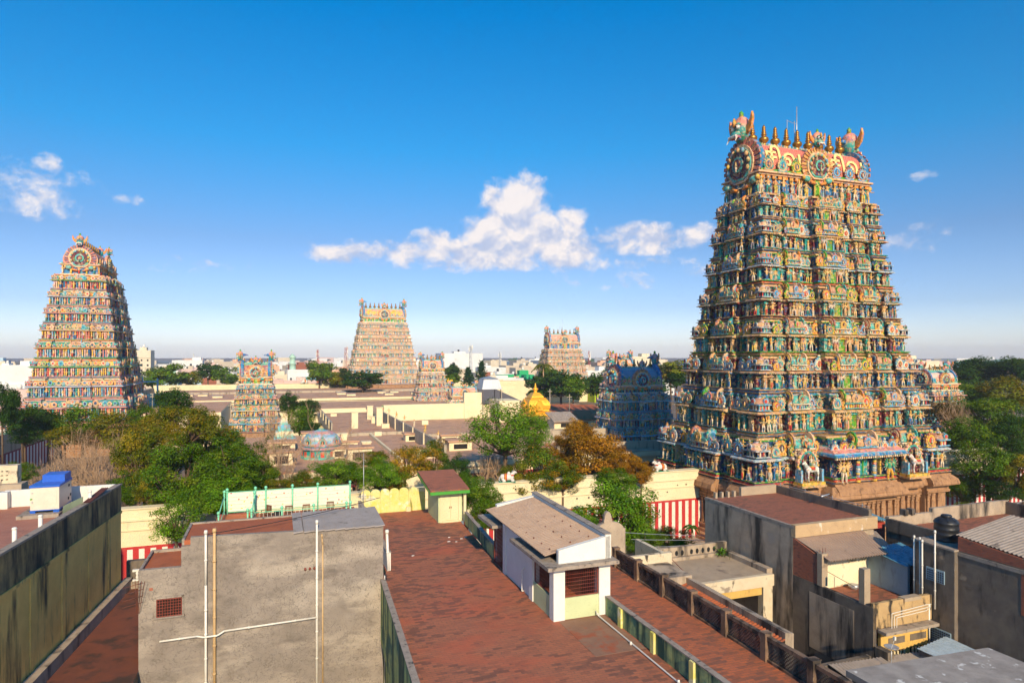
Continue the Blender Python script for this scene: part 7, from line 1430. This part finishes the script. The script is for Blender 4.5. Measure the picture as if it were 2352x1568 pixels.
o = thing('tiny_shrine', 'tiny pale turquoise stepped shrine behind the domed shrine', 'shrine', 1.2, 124, 7.6, rot=1e-9); m = MB(); m.lathe([(2.6, 0), (2.6, 1.6), (2.9, 1.8), (2.2, 2.1), (2.2, 2.9), (1.6, 3.2), (1.5, 4), (.9, 4.3), (.8, 5), (.2, 5.6), (.02, 6.2)], 4, (0, 0, 0), [LTEAL, CREAM, SKYB, LTEAL, CREAM, LTEAL, SKYB, LTEAL, CREAM, YEL, YEL], smooth=False, rot=.5); part('tower', m, M_PAINT_PALE, o, off=(0, 0, 0))
# metal canopy, big hipped grey roof, golden pole, stone steps
o = thing('metal_canopy', 'grey sheet metal hipped canopy on posts, right of the lowest pink tower', 'canopy', px_uv(1123, 180), 180, 8, rot=1e-9); m = MB(); m.lathe([(4.2, 6.6), (3.2, 9.3), (2.9, 9.35), (2.9, 9.6)], 4, (0, 0, 0), (1, 1, 1), smooth=False, rot=.5); m.lathe([(3.2, 9.6), (.1, 10.2)], 4, (0, 0, 0), (1, 1, 1), smooth=False, rot=.5); part('hipped_roof', m, M_STEEL, o, off=(0, 0, 0))
for sx in (-1, 1):
    for sy in (-1, 1): m = MB(); m.tube((sx * 2.6, sy * 2.6, 0), (sx * 2.6, sy * 2.6, 6.7), .12, .12, 5); part('post', m, M_SOOT, o, off=(0, 0, 0))
u = px_uv(1117, 215); o = thing('grey_hipped_hall', 'broad dark grey hipped roof behind the metal canopy', 'temple hall', u, 215, 0); part('wall', B((u - 10, u + 10, 208, 224, 0, 8.4)), M_PCREAM, o); m = MB(); m.add([(u - 11, 207, 8.4), (u + 11, 207, 8.4), (u + 11, 225, 8.4), (u - 11, 225, 8.4), (u - 3, 216, 13), (u + 3, 216, 13)], [(0, 1, 5, 4), (1, 2, 5), (2, 3, 4, 5), (3, 0, 4)]); part('roof', m, plain('dark grey sheet', (.12, .11, .11), .7), o)
x, y, z = PXD(1030, 868, 205); u, v = UV(x, y); m = MB(); m.tube((u, v, 0), (u, v, z), .22, .12, 8); m.box(u - .5, u + 1.4, v - .1, v + .1, z - 1.0, z - .6); single('flag_pole', m, M_GOLD, 'tall golden flag pole right of the slim pink tower', 'flag pole', u, v, 0)
for i, (px, yt, Z, lab) in enumerate(((1152, 893, 190, 'thin lamp pole right of the metal canopy'), (1230 - 108, 700, 0, ''), (1263, 893, 170, 'thin utility pole right of the golden dome'), (1308, 905, 150, 'thin utility pole before the red tiled temple house'), (350, 905, 170, 'light coloured pole in front of the stone steps'), (530, 925, 150, 'thin pole left of the small turquoise tower'))):
    if Z: x, y, z = PXD(px, yt, Z); u, v = UV(x, y); m = MB(); m.tube((u, v, 0), (u, v, z), .16, .10, 6); m.box(u - .6, u + .6, v - .05, v + .05, z - .7, z - .55); single('thin_pole', m, M_GREYWALL, lab, 'pole', u, v, 0, 'poles in the temple grounds')
o = thing('stone_steps', 'stacked pale stone steps with a gate frame at the far left corner of the precinct', 'steps', -46, 240, 0); m = MB()
for k in range(7): m.box(-47 + k * .3, -40 - k * .3, 244 + k * 1.2, 262, k * 1.5, k * 1.5 + 1.5)
part('steps', m, M_PCREAM, o); part('gate_frame', B((-46.5, -46.0, 250, 250.5, 9, 16.5), (-38.5, -38.0, 250, 250.5, 9, 16.5), (-46.5, -38, 250, 250.5, 15.2, 15.6)), M_BLUEW, o)
# red roofed service houses right of the golden dome
for i, (px, v, w_, d_, z, mat, lab) in enumerate(((1290, 150, 14, 10, 10.6, M_REDROOF, 'cream service house with a red tiled roof behind the grey walls'), (1345, 150, 12, 9, 10.4, M_REDROOF, 'right hand cream service house with a red tiled roof'), (1298, 128, 5, 4, 11.2, M_ASB2, 'small cream cabin with a metal roof on the grey walls'), (1340, 135, 6, 4, 10.6, M_REDROOF, 'yellow and red trimmed cabin on the temple roof'))):
    u = px_uv(px, v); o = thing('service_house', lab, 'house', u, v, 0, 'service houses in the temple grounds'); part('wall', B((u - w_ / 2, u + w_ / 2, v, v + d_, 0, z - 1)), M_PCREAM, o); m = MB(); m.slab((u - w_ / 2 - .5, v - .8, z - 1.0), (u + w_ / 2 + .5, v - .8, z - 1.0), (u + w_ / 2 + .5, v + d_, z + .6), (u - w_ / 2 - .5, v + d_, z + .6), .2); part('roof', m, mat, o); part('window', B((u - w_ * .2, u + w_ * .2, v - .06, v - .01, z - 2.4, z - 1.6)), M_DARK, o)
for i, (v, u0, u1, zz) in enumerate(((100, 44, 75, 9.2), (112, 46, 60, 10.2))): single('grey_roof_wall', B((u0, u1, v, v + .5, 0, zz)), M_GREYWALL, ['long grey streaked wall behind the orange tree', 'second grey streaked wall farther behind the orange tree'][i], 'wall', u0, v, 0, 'grey walls behind the orange tree')

# ---------------------------------------------------------------- the city
CITY = {}
def cmat(nm, c): 
    if nm not in CITY: CITY[nm] = plaster('house ' + nm, c, tuple(x * .88 for x in c), tuple(x * .5 for x in c), .62, .78, .5, grain=.2, bs=.1, stretch=.3)
    return CITY[nm]
COLS = [('white', (.72, .71, .68), 10), ('cream', (.70, .60, .44), 7), ('pale pink', (.66, .48, .42), 3), ('beige', (.58, .48, .36), 4), ('pale blue', (.45, .58, .64), 2), ('peach', (.66, .40, .26), 2), ('grey', (.38, .36, .34), 2), ('brick red', (.34, .12, .07), 1), ('mint', (.40, .60, .48), 1)]
win_m = B((-.5, .5, -.04, .02, 0, 1.2)).mesh('window', M_DARK)
used = {}
def house(x, y, w, d, h, colname, col, det, rz, label=None, tank=True):
    nm = 'city_house'; o = bpy.data.objects.new(nm, None); C.objects.link(o); o.location = (x, y, 0); o.rotation_euler = (0, 0, rz); ORG[o.name] = (0, 0, 0)
    px = CX + x / y * F
    reg = 'left of the turquoise tower' if px < 560 else 'between turquoise and far cream tower' if px < 820 else 'between far cream and peach tower' if px < 1250 else 'between peach and huge tower' if px < 1600 else 'right of the huge tower'
    if px < 90: reg = 'left of the pastel tower'
    hh = 'low' if h < 9 else 'tall' if h > 13 else 'mid height'; dd = 'in the nearer rows' if y < 480 else 'halfway out' if y < 900 else 'near the skyline'
    tag(o, label or f'{hh} {colname} house {dd}, {reg}', 'house', 'houses of the city beyond the temple'); mt = cmat(colname, col)
    part('wall', B((-w / 2, w / 2, 0, d, 0, h)), mt, o, off=(0, 0, 0))
    if det:
        part('roof_parapet', B((-w / 2, w / 2, -.05, .2, h, h + .9), (-w / 2, w / 2, d - .2, d, h, h + .9), (-w / 2 - .02, -w / 2 + .2, .2, d - .2, h, h + .9), (w / 2 - .2, w / 2 + .02, .2, d - .2, h, h + .9)), mt, o, off=(0, 0, 0))
        a = R.uniform(-w * .3, w * .2); b_ = R.uniform(2, 3.4); part('stair_room', B((a, a + w * .28, d * .4, d * .8, h, h + b_)), mt, o, off=(0, 0, 0))
        if tank and R.random() < .5: m = MB(); m.lathe([(.8, 0), (.8, 1.3), (.4, 1.7)], 8, (a + w * .14, d * .6, h + b_)); part('water_tank', m, M_BLACKPL if R.random() < .6 else M_WHITEW, o, off=(0, 0, 0))
        if det > 1:
            nf = max(1, int(h / 3.4)); nw = max(2, min(5, int(w / 3.2)))
            for f_ in range(nf):
                part('floor_band', B((-w / 2 - .25, w / 2 + .25, -.35, -.05, 3.3 * (f_ + 1) - .12, 3.3 * (f_ + 1) + .06)), mt, o, off=(0, 0, 0)) if f_ % 2 == 0 else None
                if 3.3 * f_ + 2.6 < h - .4 and f_ >= nf - 3:
                    for k in range(nw): inst('window', win_m, o, (-w / 2 + w * (k + .5) / nw, -.02, 3.3 * f_ + 1.1), 0, R.uniform(.9, 1.3))
    return o
rc = random.Random(99)
occ = []
def place_house(y, det, wr, hr):
    for _ in range(30):
        x = rc.uniform(-.80, .82) * y; px = CX + x / y * F
        w, d = rc.uniform(*wr), rc.uniform(*wr); u, v = UV(x, y)
        if v < 322 and not (u < -62): continue
        if px > 2080 and y < 600: continue
        if px > 1540 and px < 2050: continue
        if any(abs(x - a) < (w + c) * .5 and abs(y - b) < (d + e) * .5 for a, b, c, e in occ): continue
        occ.append((x, y, w, d)); tot = sum(c[2] for c in COLS); q = rc.uniform(0, tot)
        for n_, c_, wt_ in COLS:
            q -= wt_
            if q <= 0: break
        return house(x, y, w, d, rc.uniform(*hr), n_, c_, det, TH + rc.choice((0, 0, .05, -.05, .3)))
for i in range(74): place_house(rc.uniform(335, 430), 2, (9, 17), (7.5, 13.5))
for i in range(90): place_house(rc.uniform(430, 620), 1, (11, 20), (9, 17))
for i in range(105): place_house(rc.uniform(620, 950), 1, (14, 26), (10, 20))
for i in range(62): place_house(rc.uniform(950, 1900), 0, (20, 45), (12, 22))
# individual buildings that stand out
def sb(px, y, w, d, h, cn, col, label, det=2): x = (px - CX) / F * y; return house(x, y, w, d, h, cn, col, det, TH, label)
sb(40, 250, 26, 20, 12.5, 'white', (.72, .71, .68), 'large white modern building with a stepped flat roof left of the pastel tower'); sb(55, 330, 34, 20, 18.5, 'white', (.72, .71, .68), 'long white roof line on the skyline left of the pastel tower', 1); sb(30, 215, 22, 14, 9.5, 'pale pink', (.66, .48, .42), 'pink house behind the dark trees at the far left')
sb(318, 420, 14, 14, 27.0, 'cream', (.70, .60, .44), 'tall cream tower block just right of the pastel tower top'); sb(334, 425, 6, 10, 23, 'brick red', (.30, .10, .08), 'dark red narrow block beside the tall cream tower block', 1)
sb(430, 520, 22, 16, 20, 'white', (.74, .73, .70), 'white cubic house rising over the trees left of the turquoise tower'); sb(700, 360, 18, 14, 15.5, 'white', (.74, .73, .70), 'white house with a turquoise side wall left of the big bright tree'); sb(717, 355, 10, 8, 12, 'turquoise', (.20, .45, .50), 'turquoise wall block left of the big bright tree', 1); sb(690, 336, 16, 10, 10.5, 'pale pink', (.70, .52, .55), 'pale pink house with arched windows beside the turquoise block'); sb(765, 400, 18, 12, 14.5, 'peach', (.66, .34, .22), 'peach coloured block behind the big bright tree', 1)
sb(1062, 520, 34, 20, 25.5, 'white', (.76, .74, .72), 'largest white block on the skyline right of the slim pink tower', 1); sb(1048, 350, 14, 10, 16, 'beige', (.45, .38, .30), 'old beige round cornered building before the conifers'); sb(1150, 345, 26, 12, 11.5, 'white', (.74, .73, .70), 'long white house with a green band right of the conifers'); sb(1190, 372, 20, 10, 12.5, 'green', (.03, .40, .16), 'bright green house right of the conifers'); sb(1130, 352, 14, 8, 12.6, 'brick red', (.34, .12, .07), 'bare brick walled house right of the conifers', 1)
sb(1375, 365, 18, 12, 15.0, 'white', (.74, .73, .70), 'white house with a turquoise roof left of the dark blue tower'); sb(1384, 340, 9, 8, 11.8, 'lime', (.45, .60, .02), 'lime yellow house left of the dark blue tower'); sb(1480, 420, 20, 12, 23, 'cream', (.7, .6, .44), 'cream block behind the dark blue tower', 1); sb(2118, 300, 22, 14, 21.0, 'cream', (.72, .60, .42), 'cream hipped building on the skyline right of the huge tower')
# telecom masts, chimneys
def mast(label, px, yt, Z, red=True, wd=1.6):
    x, y, z = PXD(px, yt, Z); o = bpy.data.objects.new('telecom_mast', None); C.objects.link(o); o.location = (x, y, 0); tag(o, label, 'telecom mast', 'telecom masts on the skyline'); ORG[o.name] = (0, 0, 0); m = MB()
    for k in range(4): a = k * pi / 2 + .4; m.tube((wd * cos(a), wd * sin(a), 0), (wd * .45 * cos(a), wd * .45 * sin(a), z), .14, .10, 4)
    n = int(z / 3)
    for j in range(n):
        s0, s1 = 1 - .55 * j / n, 1 - .55 * (j + 1) / n
        for k in range(4): a, b = k * pi / 2 + .4, (k + 1) * pi / 2 + .4; m.tube((wd * s0 * cos(a), wd * s0 * sin(a), z * j / n), (wd * s1 * cos(b), wd * s1 * sin(b), z * (j + 1) / n), .08, .08, 3)
    part('lattice', m, plain('mast red', (.4, .08, .06), .6) if red else M_STEEL, o, off=(0, 0, 0)); m = MB(); rr = random.Random(px)
    for k in range(7): a = rr.uniform(0, 6.28); zz = z * rr.uniform(.72, .98); m.box(cos(a) * 1.2 - .3, cos(a) * 1.2 + .3, sin(a) * 1.2 - .3, sin(a) * 1.2 + .3, zz - 1.3, zz + 1.3)
    m.tube((0, 0, z), (0, 0, z + 4), .08, .04, 4); part('antenna_panels', m, M_WHITEW, o, off=(0, 0, 0))
mast('red and white telecom mast left of the far cream tower', 730, 802, 520); mast('wider red telecom mast close to the far cream tower', 795, 797, 480, True, 2.2); mast('tall grey telecom mast between the pink tower and the peach tower', 1081, 794, 420, False, 1.5); mast('thin grey mast left of the peach tower', 1148, 808, 600, False, 1.2); mast('reddish mast right of the peach tower', 1353, 806, 560); mast('small grey mast right of the far cream tower', 941, 812, 560, False, 1.0); mast('thin mast on the skyline near the pastel tower', 445, 812, 700, False, 1.0)
x, y, z = PXD(672, 812, 460); m = MB(); m.lathe([(2.6, 0), (2.4, z - 12), (3, z - 11.5), (2.2, z - 11), (2.2, z - 7.5), (2.9, z - 7), (2.0, z - 6.5), (2.0, z - 3), (2.5, z - 2.6), (1.8, z - 1.5), (.1, z)], 8, (0, 0, 0)); ob = bpy.data.objects.new('minaret', m.mesh('minaret', cmat('mint', (.40, .60, .48)))); C.objects.link(ob); ob.location = (x, y, 0); tag(ob, 'slim white green minaret on the skyline left of the centre', 'minaret')
# trees inside the city
rt = random.Random(5); TL = []
for i in range(110):
    y = rt.choice((rt.uniform(330, 480), rt.uniform(480, 1000), rt.uniform(900, 1900))); px = rt.uniform(-20, 2100) if i < 80 else rt.uniform(2050, 2360)
    if 1560 < px < 2040: continue
    r = rt.uniform(4, 8) * (1 + y / 1500); h_ = rt.uniform(6, 11)
    T_(['green', 'dark', 'olive'][i % 3] + ' treetop among the houses, ' + ('left part of the city' if px < 560 else 'centre left of the city' if px < 900 else 'centre right of the city' if px < 1560 else 'right of the huge tower') + (', nearer rows' if y < 480 else ', middle distance' if y < 950 else ', near the skyline'), px, HY + (CZ - h_) * F / y, r * F / y * 1.2, r * .6 * F / y, y, ['green', 'dark', 'olive'][i % 3], 'tiny', i, trunk=False, group='trees among the city houses')
def ridge_mb(seed, y0, amp, w):
    g = np.random.default_rng(seed); n = 240; xs = np.linspace(-w, w, n); h = np.zeros(n)
    for k in range(1, 40): h += np.sin(xs / w * k * 4 + g.uniform(0, 6.3)) * amp / k ** .9
    h = amp * 1.2 + h; m = MB(); vs = [(x, y0, 0) for x in xs] + [(x, y0 + 60, max(4, hh)) for x, hh in zip(xs, h)] + [(x, y0 + 300, 0) for x in xs]
    m.add(vs, [(i, i + 1, n + i + 1, n + i) for i in range(n - 1)] + [(n + i, n + i + 1, 2 * n + i + 1, 2 * n + i) for i in range(n - 1)]); return m
structure('far_woods', ridge_mb(3, 2000, 2.6, 2400), plain('far dark green woods', (.035, .05, .02), .9, .3, scale=.02), 'stuff', frame=False)
structure('hills', ridge_mb(8, 2250, 3.5, 2500), plain('far hills', (.12, .15, .16), .9), frame=False)
# ---------------------------------------------------------------- haze
hz = MB(); hz.box(-2600, 2600, -40, 2750, -1.5, 62); hm, N_, L_, P__ = mat_new('haze'); N_.remove(P__)
pv = N_.new('ShaderNodeVolumePrincipled'); pv.inputs['Color'].default_value = (.80, .86, 1, 1); pv.inputs['Density'].default_value = .00020; pv.inputs['Anisotropy'].default_value = .1
L_.new(pv.outputs[0], N_['Material Output'].inputs['Volume'])
if HAZE: structure('haze', hz, hm, 'stuff', frame=False)
